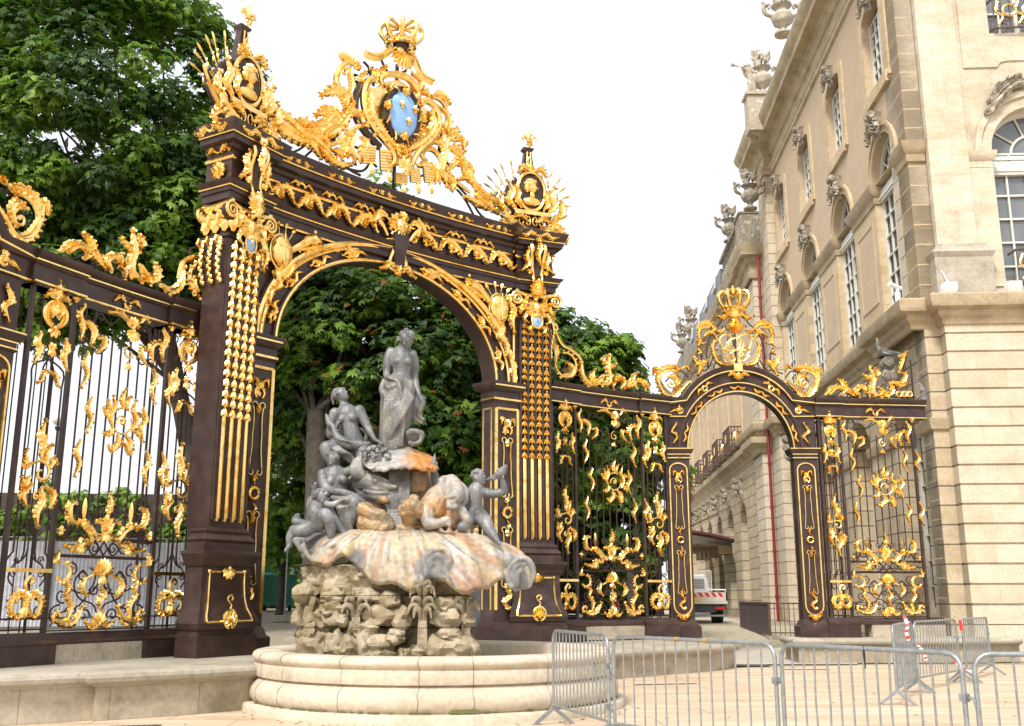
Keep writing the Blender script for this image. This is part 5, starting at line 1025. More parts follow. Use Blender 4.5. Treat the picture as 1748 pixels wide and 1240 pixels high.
    for sg in (-1, 1):
        s_ = -sg
        o.comb(sym(f6((88, 568)), s_)[0], .34, 60 if s_ < 0 else 60, 330, 15, .11, .08, inner=False, sx=-s_*-1 if False else s_, core=.04); o.curl(sym(f6((88, 575)), s_)[0], .17, 90, -1.2*s_, .03)
        for q, w in (([(190,560),(150,600),(110,640),(60,625),(20,560),(10,500)], .2), ([(25,550),(40,495),(90,480),(135,490),(120,505)], .14), ([(10,505),(0,490),(-10,520)], .12), ([(70,540),(110,530),(130,560),(110,600)], .14)): o.acan(sym(f6(*q), s_), w, core=.33)
    g.buildp('rocaille_volute', 'gold', t)
    g = MB(); o = Orn(g, -.04, .04)
    for sg in (-1, 1):
        s_ = -sg
        for q in ([(440,470),(430,400),(380,380),(360,330),(385,300),(420,310)], [(400,350),(440,320),(480,330),(490,370),(460,390),(430,370),(420,330)], [(447,290),(420,300),(440,330)], [(370,380),(400,420),(440,390)], [(380,420),(420,450),(447,440)]):
            o.line(sym(f6(*q), s_), .026, 6)
        o.acan(sym(f6((447,430),(425,420),(410,400)), s_), .09); o.acan(sym(f6((400,360),(390,380),(375,385)), s_), .08)
    g.build('monogram', 'gold', t)
    zc = f6((415, 180))[0][1]
    g = MB(); o = Orn(g, -.06, .09)
    for sg in (-1, 1): o.acan([(C+sg*.05, zc-.14), (C+sg*.2, zc-.08), (C+sg*.34, zc-.16), (C+sg*.5, zc-.1)], .14)
    o.fan((C, zc-.3), 200, 340, 9, .33, .1); o.fan((C, zc-.3), 30, 150, 6, .2, .1); g.buildp('crest_shell', 'gold', t)
    g = MB(); crown(g, (C, -.02, zc-.02), .95, .82); g.build('crown', 'gold', t)
    return t
WK = 1.05
ag = arched_gate(); WK = 1.1
for o in list(ag.children): pass
c2 = copy_tree(ag); c2.location = (-7.56-.36*3.78, 15.18-.933*3.78, 0); c2.rotation_euler.z = math.atan2(.933, .36)
c2['label'] = 'nearest arched gate, only its gilded pilaster and the foot of its arch in view'
# ================================================================ the palace
FF = Fr(12.29, 28.0, 1, -.062)
M['ashlar_sy'] = stone('ochre_ashlar_side', (.62, .51, .35), (.56, .44, .28), .42, .9, 'Y', .3, .012)
M['rust_y'] = stone('rusticated_side', (.55, .465, .34), (.49, .405, .28), .535, 1.2, 'Y', .72, .05, zoff=.365)
M['rust_x'] = stone('rusticated_front', (.55, .465, .34), (.49, .405, .28), .535, 1.2, 'X', .72, .05, zoff=.365)
M['rust_f'] = stone('banded_corner_stone', (.635, .565, .45), (.56, .48, .355), .535, 1.55, 'X', .35, .012, dirt=.13, c3=(.52, .44, .32), zoff=.365)
def wallplate(mb, outline, holes, depth, mp):        # plate with openings; mp maps (a, outward, z)
    cu = bpy.data.curves.new('plate', 'CURVE'); cu.dimensions = '2D'; cu.fill_mode = 'BOTH'; cu.extrude = depth/2
    for poly in [outline]+holes:
        sp = cu.splines.new('POLY'); sp.points.add(len(poly)-1)
        for i, (x, z) in enumerate(poly): sp.points[i].co = (x, z, 0, 1)
        sp.use_cyclic_u = True
    ob = bpy.data.objects.new('plate', cu); me = bpy.data.meshes.new_from_object(ob)
    mb.add([mp(v.co.x, v.co.z-depth/2, v.co.y) for v in me.vertices], [tuple(p.vertices) for p in me.polygons])
    bpy.data.objects.remove(ob); bpy.data.curves.remove(cu); bpy.data.meshes.remove(me)
def arch_poly(c, hw, z0, zs, rise=None, n=16):
    rise = hw if rise is None else rise
    return [(c-hw, z0), (c-hw, zs)]+[(c-hw*math.cos(math.pi*i/n), zs+rise*math.sin(math.pi*i/n)) for i in range(1, n)]+[(c+hw, zs), (c+hw, z0)]
def ring(mb, inner, outer, y0, y1, mp):              # band between two similar open outlines
    n = len(inner); vs = []
    for a, b in zip(inner, outer): vs += [mp(a[0], y0, a[1]), mp(a[0], y1, a[1]), mp(b[0], y1, b[1]), mp(b[0], y0, b[1])]
    fs = []
    for i in range(n-1):
        for k in range(4): fs.append((i*4+k, (i+1)*4+k, (i+1)*4+(k+1) % 4, i*4+(k+1) % 4))
    fs += [(0, 1, 2, 3), tuple((n-1)*4+k for k in (3, 2, 1, 0))]
    mb.add(vs, fs)
def window(t, c, hw, z0, zs, rise, depth, mp, rows, cols=4, fan=False, glass='glass', transom=None):
    mb = MB(); w = .055; B = lambda a0, a1, z0_, z1_, o0, o1: mb.add([mp(a, o, z) for a in (a0, a1) for o in (o0, o1) for z in (z0_, z1_)], [(0,1,3,2),(4,6,7,5),(0,4,5,1),(2,3,7,6),(0,2,6,4),(1,5,7,3)])
    o0, o1 = -depth, -depth+.07
    B(c-hw, c-hw+.12, z0, zs, o0, o1+.03); B(c+hw-.12, c+hw, z0, zs, o0, o1+.03); B(c-.07, c+.07, z0, zs, o0, o1+.02); B(c-hw+.12, c+hw-.12, z0, z0+.12, o0, o1+.03)
    for i in range(1, cols):
        if i*2 == cols: continue
        a = c-hw+2*hw*i/cols; B(a-w/2, a+w/2, z0, zs, o0, o1)
    for j in range(1, rows+1): z = z0+(zs-z0)*j/rows; B(c-hw, c+hw, z-w/2, z+w/2, o0+.004, o1+.004)
    if transom: B(c-hw, c+hw, zs-.1, zs+.28, o0, o1+.09); B(c-hw, c+hw, zs+.0, zs+.1, o0, o1+.13)
    if fan:
        ring(mb, arch_poly(c, hw-.12, zs, zs, rise-.12)[1:-1], arch_poly(c, hw, zs, zs, rise)[1:-1], o0, o1+.03, mp)
        ring(mb, arch_poly(c, hw*.42, zs, zs, rise*.42)[1:-1], arch_poly(c, hw*.47, zs, zs, rise*.47)[1:-1], o0, o1, mp)
        for a in (36, 72, 108, 144): mb.tube([mp(c+math.cos(R(a))*hw*.45, (o0+o1)/2, zs+math.sin(R(a))*rise*.45), mp(c+math.cos(R(a))*(hw-.05), (o0+o1)/2, zs+math.sin(R(a))*(rise-.05))], w*.6, 4)
    f = mb.build('window', 'frame', t, angle=30)
    g = MB(); vs = [mp(a, -depth-.01, z) for a, z in arch_poly(c, hw, z0, zs, rise)]; g.add(vs, [tuple(range(len(vs)))]); g.build('pane', glass, f)
    return f
def keyst(t, c, z, mp, s=1.0, head=False, name='carved_keystone'):    # volute keystone with shell and leaf, or a head
    mb = MB(); l2 = lambda x, y, zz: mp(c+x*s, -y*s, z+zz*s); mb.xf = l2
    mb.stack([(-.7, .12, -.12, 0), (-.3, .17, -.28, 0), (.1, .2, -.34, 0), (.35, .2, -.42, 0), (.42, .24, -.46, 0)])
    for sx in (-1, 1): mb.tube([(sx*.05, -.42, .32), (sx*.26, -.42, .32)], [.17, .15], 12)
    o = Orn(mb, -.3, .14)
    if head:
        mb.ell((0, -.36, -.05), (.19, .2, .27), 10, 8); mb.ell((0, -.55, -.07), (.04, .06, .07), 6, 4); o.fan((0, .1), 20, 160, 7, .32, .14); o.fan((0, -.3), 210, 330, 6, .34, .13)
        for sx in (-1, 1): mb.ell((sx*.08, -.52, -.01), (.04, .03, .02), 6, 4); mb.ell((sx*.2, -.3, -.1), (.08, .12, .2), 6, 5)
    else:
        o.fan((0, -.1), 200, 340, 7, .4, .16); o.acan([(-.16, .05), (-.42, -.05), (-.6, -.35), (-.62, -.6)], .24); o.acan([(.16, .05), (.42, -.05), (.6, -.35), (.62, -.6)], .24); o.fan((0, .1), 20, 160, 5, .25, .14)
    return mb.build(name, 'stonegrey', t, angle=60)
def quoins(mb, x0, x1, y0, y1, z0, z1, h, gap=.035, rec=.035):
    mb.box(x0+rec, x1-rec, y0+rec, y1-.01, z0, z1); z = z0
    while z < z1-.05: mb.box(x0, x1, y0, y1, z+gap/2, min(z+h, z1)-gap/2); z += h
SXP = -.42
SX = lambda a, o, z: (SXP-o, a, z)
FX = lambda a, o, z: (a, -o, z)
pal = FF.thing('palace_pavilion', 'cream stone palace pavilion with tall arched windows rising above the far railing', 'building')
CY = [2.7, 7.9, 13.15, 18.4]
def build_palace():
    t = pal
    # side facade -----------------------------------------------------
    mb = MB(); wallplate(mb, [(.5, 9.9), (20.0, 9.9), (20.0, 15.0), (.5, 15.0)], [arch_poly(c, 1.25, 10.5, 14.98, .0001, 2) for c in CY], .6, SX); mb.build('lower_side_wall', 'ashlar_sy', t, angle=20)
    mb = MB()
    notch = [(.5, 15.0)]+[p for c in CY for p in [(c-1.25, 15.0)]+[(c-1.25*math.cos(math.pi*i/20), 15+1.3*math.sin(math.pi*i/20)) for i in range(1, 20)]+[(c+1.25, 15.0)]]+[(20.0, 15.0), (20.0, 22.35), (.5, 22.35)]
    wallplate(mb, notch, [arch_poly(c, 1.0, 17.95, 20.75, .32, 10) for c in CY], .6, SX); mb.build('rendered_wall', 'render', t, angle=20)
    mb = MB()
    for c in CY:
        ring(mb, arch_poly(c, 1.25, 14.98, 15, 1.3), arch_poly(c, 1.55, 14.98, 15, 1.6), 0, .07, SX); ring(mb, arch_poly(c, 1.47, 14.98, 15, 1.52), arch_poly(c, 1.58, 14.98, 15, 1.66), .06, .12, SX)
        ring(mb, arch_poly(c, 1.0, 17.95, 20.75, .32), arch_poly(c, 1.42, 17.6, 21.0, .40), 0, .06, SX)
        B = lambda a0, a1, z0, z1, o0, o1: mb.add([SX(a, o, z) for a in (a0, a1) for o in (o0, o1) for z in (z0, z1)], [(0,1,3,2),(4,6,7,5),(0,4,5,1),(2,3,7,6),(0,2,6,4),(1,5,7,3)])
        B(c-1.32, c+1.32, 17.55, 17.95, .003, .14); B(c-1.5, c-1.2, 17.7, 17.85, .003, .10)
    mb.buildp('window_surround', 'ashlar_sy', t, angle=30)
    # imposts wrap each pier
    for a0, a1 in [(.5, CY[0]-1.25)]+[(CY[i]+1.25, CY[i+1]-1.25) for i in range(3)]+[(CY[3]+1.25, 20.0)]:
        mb = MB(); mb.mould([(SXP+.5, a1+.0), (SXP, a1), (SXP, a0), (SXP+.5, a0)], [(.0, 14.35), (.05, 14.38), (.06, 14.6), (.13, 14.68), (.2, 14.86), (.22, 15.0), (.0, 15.04)]); mb.build('impost', 'trim', t, angle=30)
        if a1-a0 > 2: mb = MB(); ring(mb, [(a0+.5, 11.2), (a0+.5, 13.8), (a1-.5, 13.8), (a1-.5, 11.2), (a0+.5, 11.2)], [(a0+.4, 11.1), (a0+.4, 13.9), (a1-.4, 13.9), (a1-.4, 11.1), (a0+.4, 11.1)], .003, .03, SX); vs = [SX(a, .004, z) for a, z in ((a0+.5, 11.2), (a0+.5, 13.8), (a1-.5, 13.8), (a1-.5, 11.2))]; mb.add(vs, [(0, 1, 2, 3)]); mb.build('wall_panel', 'render', t)
    for c in CY:
        window(t, c, 1.25, 10.5, 14.5, .001, .32, SX, 6, 4, glass='darkroom', transom=True); w2 = window(t, c, 1.25, 14.75, 15.0, 1.3, .32, SX, 1, 4, fan=True, glass='darkroom'); window(t, c, 1.0, 17.95, 20.75, .32, .30, SX, 6, 4, glass='darkroom')
        keyst(t, c, 16.7, SX, .82); keyst(t, c, 21.3, SX, .72)
    # ground floor with arches
    mb = MB(); wallplate(mb, [(.45, 0), (20.0, 0), (20.0, 9.45), (.45, 9.45)], [arch_poly(c, 1.15, 1.2, 6.5) for c in CY], .8, SX); mb.build('ground_floor_wall', 'rust_y', t, angle=20)
    for c in CY: window(t, c, 1.15, 1.2, 6.5, 1.15, .7, SX, 7, 4, fan=True, glass='darkroom'); keyst(t, c, 8.35, SX, 1.05, True, 'mascaron')
    mb = MB(); 
    for a0, a1 in [(.45, CY[0]-1.15)]+[(CY[i]+1.15, CY[i+1]-1.15) for i in range(3)]: mb.mould([(SXP+.6, a1), (SXP, a1), (SXP, a0), (SXP+.6, a0)], [(.0, 6.2), (.08, 6.25), (.12, 6.45), (.12, 6.55), (.0, 6.6)])
    mb.buildp('springer_band', 'trim', t, angle=30)
    # far end strip, projecting
    mb = MB(); quoins(mb, SXP-.4, SXP+.6, 20.0, 21.9, 0, 22.35, .535); mb.build('quoin_strip', 'rust', t, angle=20)
    # front : corner quoins, giant pilaster, windows
    mb = MB(); quoins(mb, SXP, .1, .5, 2.0, 9.9, 26, .62); mb.build('quoin_strip', 'rust', t, angle=20)
    mb = MB(); quoins(mb, SXP, .05, .5, 1.3, 0, 9.4, .535); mb.build('corner_strip', 'rust', t, angle=20)
    mb = MB(); z = .365+.535*0
    mb.box(.05, 9, .06, 1.2, 0, 9.4); mb.box(0, 9, -.03, .9, -.3, .9); zz = .9
    while zz < 9.3:
        z1 = min(zz+.535, 9.42); ch = .045
        mb.add([(0.0, .5, zz+.03), (0.0, 0, zz+.03), (9, 0, zz+.03), (0.0, .5, z1-.03), (0.0, 0, z1-.03), (9, 0, z1-.03), (0.3, .5, zz+.03), (.3, .5, z1-.03), (9, .5, zz+.03), (9, .5, z1-.03)], [(0, 1, 4, 3), (1, 2, 5, 4), (3, 4, 5, 9, 7), (0, 6, 8, 2, 1), (0, 3, 7, 6)]); zz += .535
    mb.build('rusticated_corner', 'rust_f', t, angle=20)
    mb = MB(); arch1 = arch_poly(3.4, 1.4, 10.4, 14.62, 1.4, 20); w3 = [(2.35, 18.5), (2.35, 24), (4.4, 24), (4.4, 18.5)]
    wallplate(mb, [(.1, 9.9), (9, 9.9), (9, 26), (.1, 26)], [arch1, w3], .6, lambda a, o, z: (a, .42-o, z)); mb.build('upper_front_wall', 'ashlar', t, angle=20)
    FX2 = lambda a, o, z: (a, .42-o, z)
    mb = MB(); mb.box(.1, 1.24, .18, .8, 9.95, 26); mb.build('giant_pilaster', 'ashlar', t)
    mb = MB(); mb.mould([(.02, 1.0), (.02, .12), (1.45, .12), (1.45, 1.0)], [(.1, 9.93), (.1, 11.2), (.13, 11.25), (.18, 11.35), (.06, 11.45), (.02, 11.55), (.02, 11.62), (-.1, 11.68)], top=True); mb.build('pilaster_base', 'capstone', t, angle=30)
    mb = MB(); ring(mb, arch_poly(3.4, 1.4, 14.6, 14.62, 1.4), arch_poly(3.4, 1.85, 14.6, 14.62, 1.85), 0, .08, FX2); ring(mb, arch_poly(3.4, 1.72, 14.6, 14.62, 1.72), arch_poly(3.4, 1.9, 14.6, 14.62, 1.92), .07, .15, FX2); mb.build('archivolt', 'ashlar', t, angle=30)
    mb = MB(); mb.mould([(1.3, .8), (1.3, .40), (2.0, .40), (2.0, .8)], [(.0, 14.05), (.03, 14.08), (.03, 14.12), (0, 14.15), (.0, 14.3), (.06, 14.36), (.12, 14.5), (.13, 14.6), (0, 14.64)]); mb.box(1.3, 2.0, .37, .8, 10.4, 14.1); mb.build('impost_pier', 'ashlar', t, angle=30)
    window(t, 3.4, 1.4, 10.4, 14.1, .001, .5, FX2, 5, 5, glass='glass', transom=True); window(t, 3.4, 1.4, 14.5, 14.7, 1.32, .5, FX2, 1, 4, fan=True); window(t, 3.4, 1.05, 18.5, 24, .001, .5, FX2, 6, 4)
    mb = MB(); r_ = [(1.45, 26), (1.45, 17.35), (2.45, 17.35), (2.55, 17.5), (2.75, 17.55), (6, 17.55)]; r2 = [(1.62, 26), (1.62, 17.5), (2.38, 17.5), (2.46, 17.63), (2.68, 17.7), (6, 17.7)]
    ring(mb, r_, r2, .002, .05, FX2); mb.build('moulded_panel', 'ashlar', t)
    mb = MB(); mb.xf = lambda x, y, z: (x, .42+y, z); o = Orn(mb, -.14, .2); o.acan([(2.0, 15.75), (2.25, 16.25), (2.7, 16.65), (3.2, 16.8)], .42); o.acan([(2.05, 16.1), (2.4, 16.55), (2.9, 16.9)], .3)
    for k in range(9): mb.ell((2.05+.13*k, -.2, 15.85+.5*math.sin(k*.28)+.05*k), (.13, .12, .12), 7, 5)
    mb.build('carved_swag', 'stonegrey', t, angle=60)
    # string course and main cornice
    mb = MB(); led = [(-.02, 9.15), (.06, 9.18), (.10, 9.32), (.2, 9.42), (.22, 9.55), (.42, 9.62), (.46, 9.7), (.48, 9.95), (.42, 10.0), (.0, 10.06), (-.3, 10.07)]
    mb.mould([(SXP-.9, 45), (SXP-.9, 21.9), (SXP-.4, 21.9), (SXP-.4, 19.9), (SXP, 19.9), (SXP, 4.2), (SXP-.3, 4.2), (SXP-.3, .5), (0, .5), (0, 0), (9, 0)], led); mb.build('string_course', 'trim', t, angle=28)
    mb = MB(); cor = [(.0, 22.3), (.10, 22.34), (.12, 22.5), (.16, 22.55), (.18, 22.7), (.02, 22.75), (.02, 23.3), (.1, 23.35), (.2, 23.6), (.32, 23.7), (.72, 23.78), (.74, 24.05), (.84, 24.15), (.95, 24.45), (.95, 24.55), (.0, 24.75), (-.6, 24.8)]
    mb.mould([(1, 22.2), (SXP-.4, 22.2), (SXP-.4, 19.9), (SXP, 19.9), (SXP, 2.0), (SXP-.1, 2.0), (SXP-.1, .4), (9, .4)], cor); mb.build('main_cornice', 'trim', t, angle=28)
    mb = MB(); mb.box(SXP+.6, 9, 1.2, 21.5, 22.3, 24.7); mb.build('roof', 'slate', t)
    # small balconies of gilt ironwork on the front
    for nm, z0, x0, x1, yy in (('balcony_rail', 10.35, 2.15, 4.7, .1), ('balcony_rail', 18.55, 2.38, 4.4, .3)):
        mb = MB(); mb.tube([(x0, yy+.3, z0+1.0), (x0+.1, yy, z0+1.05), (x1, yy-.1, z0+1.1)], .04, 6); mb.tube([(x0, yy+.3, z0+.05), (x0+.1, yy, z0+.05), (x1, yy-.1, z0+.05)], .03, 6)
        for k in range(8): x = x0+.1+(x1-x0-.1)*k/8; mb.tube([(x, yy, z0+.05), (x, yy-.04, z0+1.05)], .016, 5)
        o = Orn(mb, yy-.05, .03)
        for k in range(4): o.curl((x0+.3+.5*k, z0+.7), .16, 90, 1.2, .02); o.curl((x0+.45+.5*k, z0+.3), .16, 270, -1.2, .02)
        b = mb.build(nm, mat_rail, t); g = MB(); o = Orn(g, yy-.08, .05)
        for k in range(3): o.line([(x0+.25+.6*k, z0+.9), (x0+.15+.6*k, z0+.6), (x0+.35+.6*k, z0+.4), (x0+.2+.6*k, z0+.15)], .035); o.comb((x0+.55+.6*k, z0+.6), .2, 0, 340, 8, .06, .06, core=.03)
        g.build('gilt_scroll', 'gold', b)
mat_rail = mat('rusty_rail', (.075, .045, .035), .6, 0, var=(.13, .07, .045), vs=6)
build_palace()
# ---------------------------------------------------------------- receding wing beyond the pavilion
def build_wing2():
    t = FF.thing('palace_wing', 'lower palace wing with a row of small iron balconies receding beyond the small arched gate', 'building')
    X0 = -1.30; W = lambda a, o, z: (X0-o, a, z); C2 = [28.6, 33.4, 38.2, 43.0, 47.8, 52.6]
    mb = MB(); wallplate(mb, [(24.2, 9.3), (60, 9.3), (60, 18.0), (24.2, 18.0)], [arch_poly(c, .95, 9.9, 15.1, .8) for c in C2], .7, W); mb.build('rendered_wall', 'render', t, angle=20)
    mb = MB(); wallplate(mb, [(24.2, 0), (60, 0), (60, 8.9), (24.2, 8.9)], [arch_poly(c, 1.15, .9, 5.4, 1.3) for c in C2+[26.0][:0]], 1.0, W); mb.build('ground_floor_wall', 'rust_y', t, angle=20)
    mb = MB(); quoins(mb, X0, X0+3, 22.0, 24.2, 0, 18.0, .535, .04); mb.build('corner_quoins', 'rust', t, angle=20)
    mb = MB()
    for c in C2: ring(mb, arch_poly(c, .95, 9.9, 15.1, .8), arch_poly(c, 1.35, 9.9, 15.2, 1.05), 0, .08, W)
    mb.buildp('window_surround', 'ashlar_sy', t, angle=30)
    mb = MB(); wl = [(-.02, 8.5), (.05, 8.55), (.12, 8.75), (.3, 8.9), (.45, 8.98), (.48, 9.28), (.0, 9.36), (-.3, 9.37)]; mb.mould([(X0, 60), (X0, 24.2), (X0-.12, 24.2), (X0-.12, 21.95), (X0+3, 21.95)], wl); mb.build('string_course', 'trim', t, angle=28)
    mb = MB(); cor = [(.0, 17.5), (.08, 17.55), (.1, 17.9), (.0, 17.95), (.0, 18.3), (.15, 18.4), (.25, 18.6), (.5, 18.68), (.52, 18.9), (.64, 19.15), (.64, 19.25), (0, 19.35), (-.4, 19.36)]
    mb.mould([(X0, 60), (X0, 24.2), (X0-.12, 24.2), (X0-.12, 21.95), (X0+3, 21.95)], cor); mb.build('main_cornice', 'trim', t, angle=28)
    mb = MB(); mb.box(X0-.5, X0+1, 22.0, 23.6, 19.36, 21.1); mb.box(X0-.58, X0+1.1, 21.95, 23.7, 21.1, 21.2); mb.box(X0-.45, X0, 23.6, 30, 19.36, 19.55); mb.box(X0-.5, X0+.02, 23.6, 30, 20.95, 21.15); mb.box(X0-.4, X0, 47, 60, 19.36, 21.1)
    z = 23.9
    while z < 30: mb.lathe([(.06, 19.5), (.13, 19.8), (.12, 20.1), (.06, 20.5), (.1, 20.95)], (X0-.25, z, 0), 8); z += .34
    mb.buildp('balustrade', 'stonegrey', t, angle=40)
    mb = MB(); mb.box(X0-.45, X0+.5, 30, 47, 19.36, 20.7); mb.build('roof', 'slate', t)
    for k in range(4): mb = MB(); y = 31.5+4.2*k; mb.tube([(X0-.5, y, 20.75), (X0-.52, y+.3, 20.1), (X0-.55, y+1.4, 20.0)], .09, 6); mb.build('roof_flashing', 'white', t)
    for c in C2:
        window(t, c, .95, 9.9, 15.1, .8, .6, W, 7, 2, glass='darkroom'); keyst(t, c, 16.4, W, .8); keyst(t, c, 7.6, W, .95, True, 'mascaron'); window(t, c, 1.15, .9, 5.4, 1.3, .9, W, 6, 2, glass='darkroom')
        mb = MB()
        for q in ([(c-1.2, .05), (c-1.2, .75), (c+1.2, .75), (c+1.2, .05)],):
            for z in (9.45, 10.0, 10.75): mb.tube([W(a, o, z) for a, o in q], .04, 5)
            for i in range(9): mb.tube([W(c-1.2+.3*i, .75, 9.45), W(c-1.2+.3*i, .75, 10.75)], .03, 4)
            for i in range(1, 4): mb.tube([W(c-1.2, .18*i+.1, 9.45), W(c-1.2, .18*i+.1, 10.75)], .03, 4)
            for i in range(4):
                for zz in (9.75, 10.4): mb.tube([W(c-1.2, .1+.16*i+.07*math.cos(R(a)), zz+.12*math.sin(R(a))) for a in range(0, 361, 60)], .02, 4)
        b = mb.build('balcony_rail', mat_rail, t); g = MB(); g.ell(W(c, .78, 10.2), (.05, .25, .28), 6, 5); g.ell(W(c-1.22, .4, 10.2), (.16, .04, .26), 6, 5); g.buildp('gilt_boss', 'gold', b)
    return t
w2_ = build_wing2()
def canopy():
    t = FF.thing('entrance_canopy', 'glazed entrance canopy with a dark red metal edge under the arches of the palace wing', 'canopy')
    X0 = -1.30; mb = MB(); zw, zl = 4.75, 5.35
    mb.add([(X0, 32.5, zw), (X0-3.2, 32.5, zl), (X0-3.2, 46, zl), (X0, 46, zw), (X0, 32.5, zw-.05), (X0-3.2, 32.5, zl-.05), (X0-3.2, 46, zl-.05), (X0, 46, zw-.05)], [(0, 1, 2, 3), (7, 6, 5, 4), (0, 4, 5, 1), (1, 5, 6, 2), (2, 6, 7, 3), (3, 7, 4, 0)])
    mb.build('glass_roof', mat('canopy_glass', (.28, .30, .28), .3, 0, var=(.4, .4, .36), vs=2), t)
    mb = MB(); mb.tube(cr([(X0, 32.4, zw+.05), (X0-1.6, 32.4, zw+.42), (X0-3.25, 32.4, zl+.05)], 5), .14, 4); mb.tube([(X0-3.25, 32.4, zl+.05), (X0-3.25, 46, zl+.05)], .14, 4)
    mb.build('metal_edge', mat('canopy_red', (.075, .02, .018), .5), t)
    mb = MB()
    for k in range(6): y = 33.5+2.3*k; mb.box(X0-3.1, X0, y, y+.1, 4.55, 4.7); mb.box(X0-.8, X0, y-.2, y+.3, 4.1, 4.6)
    mb.buildp('bracket', 'trim', t)
    for p in ((X0-.1, 32.5, 6.8, X0-2.9, 32.6, 5.5), (X0-.1, 38, 6.8, X0-2.9, 38, 5.5)): mb = MB(); mb.tube([p[:3], p[3:]], .03, 5); mb.build('tie_rod', mat_rail, t)
canopy()
# ---------------------------------------------------------------- urns, sculpture, pipe, lights, camera
def urn(mb, s=1.0, flame=True):
    pr = [(0, 0), (.42, 0), (.42, .1), (.2, .2), (.14, .34), (.22, .44), (.45, .62), (.55, .9), (.48, 1.1), (.3, 1.2), (.28, 1.35), (.42, 1.5), (.5, 1.55), (.38, 1.6), (0, 1.62)]
    mb.lathe([(r*s, z*s) for r, z in pr], (0, 0, 0), 14, ripple=lambda a, z: .07*math.cos(6*a) if .5*s < z < 1.15*s else 0)
    r2 = random.Random(3)
    for k in range(26):
        a = r2.random()*6.28; q = r2.random(); mb.ell((math.cos(a)*(.42-.3*q)*s, math.sin(a)*(.42-.3*q)*s, (1.5+.9*q)*s), (.12*s, .12*s, .14*s), 6, 4); mb.leaf((math.cos(a)*.3*s, 0, (1.6+.7*q)*s), (math.cos(a)*.5, 1), .45*s, .2*s, .12*s)
    for sx in (-1, 1): mb.tube(cr([(sx*.48*s, 0, 1.0*s), (sx*.8*s, 0, 1.15*s), (sx*.86*s, 0, 1.5*s), (sx*.6*s, 0, 1.6*s), (sx*.62*s, 0, 1.4*s)], 4), [.1*s, .11*s, .07*s], 6); mb.leaf((sx*.8*s, 0, 1.45*s), (sx*.4, 1), .4*s, .22*s, .12*s)
    return mb
palestone = mat('pale_carving', (.52, .45, .36), .85, 0, var=((.36, .31, .24), (.6, .54, .45)), vs=3, bump=.5, bs=14)
for (u, v, D, s, m_, lab) in ((1281, 358, 47.8, .82, 'stonegrey', 'grey flaming stone urn on the pedestal where the palace wing begins'), (1246, 413, 54.5, .85, 'stonegrey', 'grey flaming stone urn on the balustrade, second from the pavilion'),
                           (1181, 580, 74.6, 1.0, 'stonegrey', 'grey stone urn far along the palace wing roofline, taller of the distant pair'), (1165, 602, 80, .95, 'stonegrey', 'small grey stone urn at the very end of the palace wing roofline'), (1337, 60, 40.0, .9, palestone, 'large cream stone urn on the pavilion cornice, cut by the picture edge')):
    x, y, z = P(u, v, D); mb = MB(); urn(mb, s); o = mb.build('stone_urn', m_, None, angle=60, loc=(x, y, z)); tag(o, lab, 'urn', 'stone urns along the palace roofline')
x, y, z = P(1291, 213, 46.1); mb = MB(); mb.box(-.42, .5, -.3, .5, -.4, 1.45); mb.box(-.52, .6, -.4, .6, 1.45, 1.60); tag(mb.build('statue_pedestal', palestone, None, loc=(x, y, z)), 'square cream stone pedestal on the pavilion cornice under the trumpeting figure', 'pedestal')
SG = (x+.1, y, z+1.60)
x, y, z = P(1297, 436, 49.3)
mb = MB(); mb.tube([(0, 0, -18.2), (0, 0, 0)], .075, 8)
for k in range(9): mb.tube([(0, 0, -17+2.1*k), (0, 0, -16.85+2.1*k)], .1, 8)
tag(mb.build('drainpipe', 'red', None, loc=(x-.1, y, z)), 'long red cast iron drainpipe running down the palace between quoins', 'drainpipe')
for u, v, lab in ((1622, 505, 'white box floodlight on the ledge below the giant pilaster'), (1732, 505, 'white box floodlight on the ledge below the balcony rail')):
    x, z = FF.at(u, v, .3); mb = MB(); mb.stack([(0, .17, -.05, .2), (.12, .20, -.12, .2), (.28, .18, -.16, .18), (.3, .12, -.1, .12)]); t = FF.w(x, -.3, 10.02)
    th = thing('floodlight', lab, 'floodlight', t, FF.rz(), 'floodlights on the palace ledge'); mb.build('housing', 'white', th); mb = MB(); mb.tube([(.0, .0, .28), (-.06, .3, .75 if 'pilaster' in lab else .4)], .015, 5); mb.build('cable', 'white', th)
x, z = FF.at(1530, 520, .0); t = thing('security_camera', 'white security camera on a short post at the end of the ledge', 'camera', P(1534, 522, 28.9)[:2]+(10.03,), 0)
mb = MB(); mb.tube([(0, 0, 0), (0, 0, .36)], [.085, .085], 10); mb.tube([(0, 0, .36), (0, 0, .48)], [.055, .055], 8); mb.build('post', 'white', t); mb = MB(); mb.tube([(-.24, -.1, .60), (.13, .06, .50)], .07, 8); mb.tube([(-.26, -.11, .605), (-.24, -.1, .60)], .08, 8); mb.build('camera_body', 'white', t)
mb = MB(); r3 = random.Random(5)
for k in range(7):
    q = [P(1497, 578, 28.4), P(1500, 592+k, 28.3), P(1512, 598+k*1.5, 28.2), P(1530, 600+k, 28.15), P(1541, 606+k, 28.2)]; mb.tube(cr([(a+r3.uniform(-.02, .02), b+r3.uniform(-.03, .03), c+r3.uniform(-.02, .02)) for a, b, c in q], 5), .016, 5)
tag(mb.build('cable_bundle', mat('cable', (.3, .3, .31), .5, 0, var=(.06, .06, .06), vs=9), None), 'black and grey cables slung from the ledge to the end of the railing cresting', 'cables'); mb = MB()
for k in range(8):
    q = [P(1556, 652+k, 28.2), P(1564, 650, 28.15), P(1570+k, 662, 28.1), P(1573+k*1.2, 684, 28.1)]; mb.tube(cr(q, 5), .014, 5)
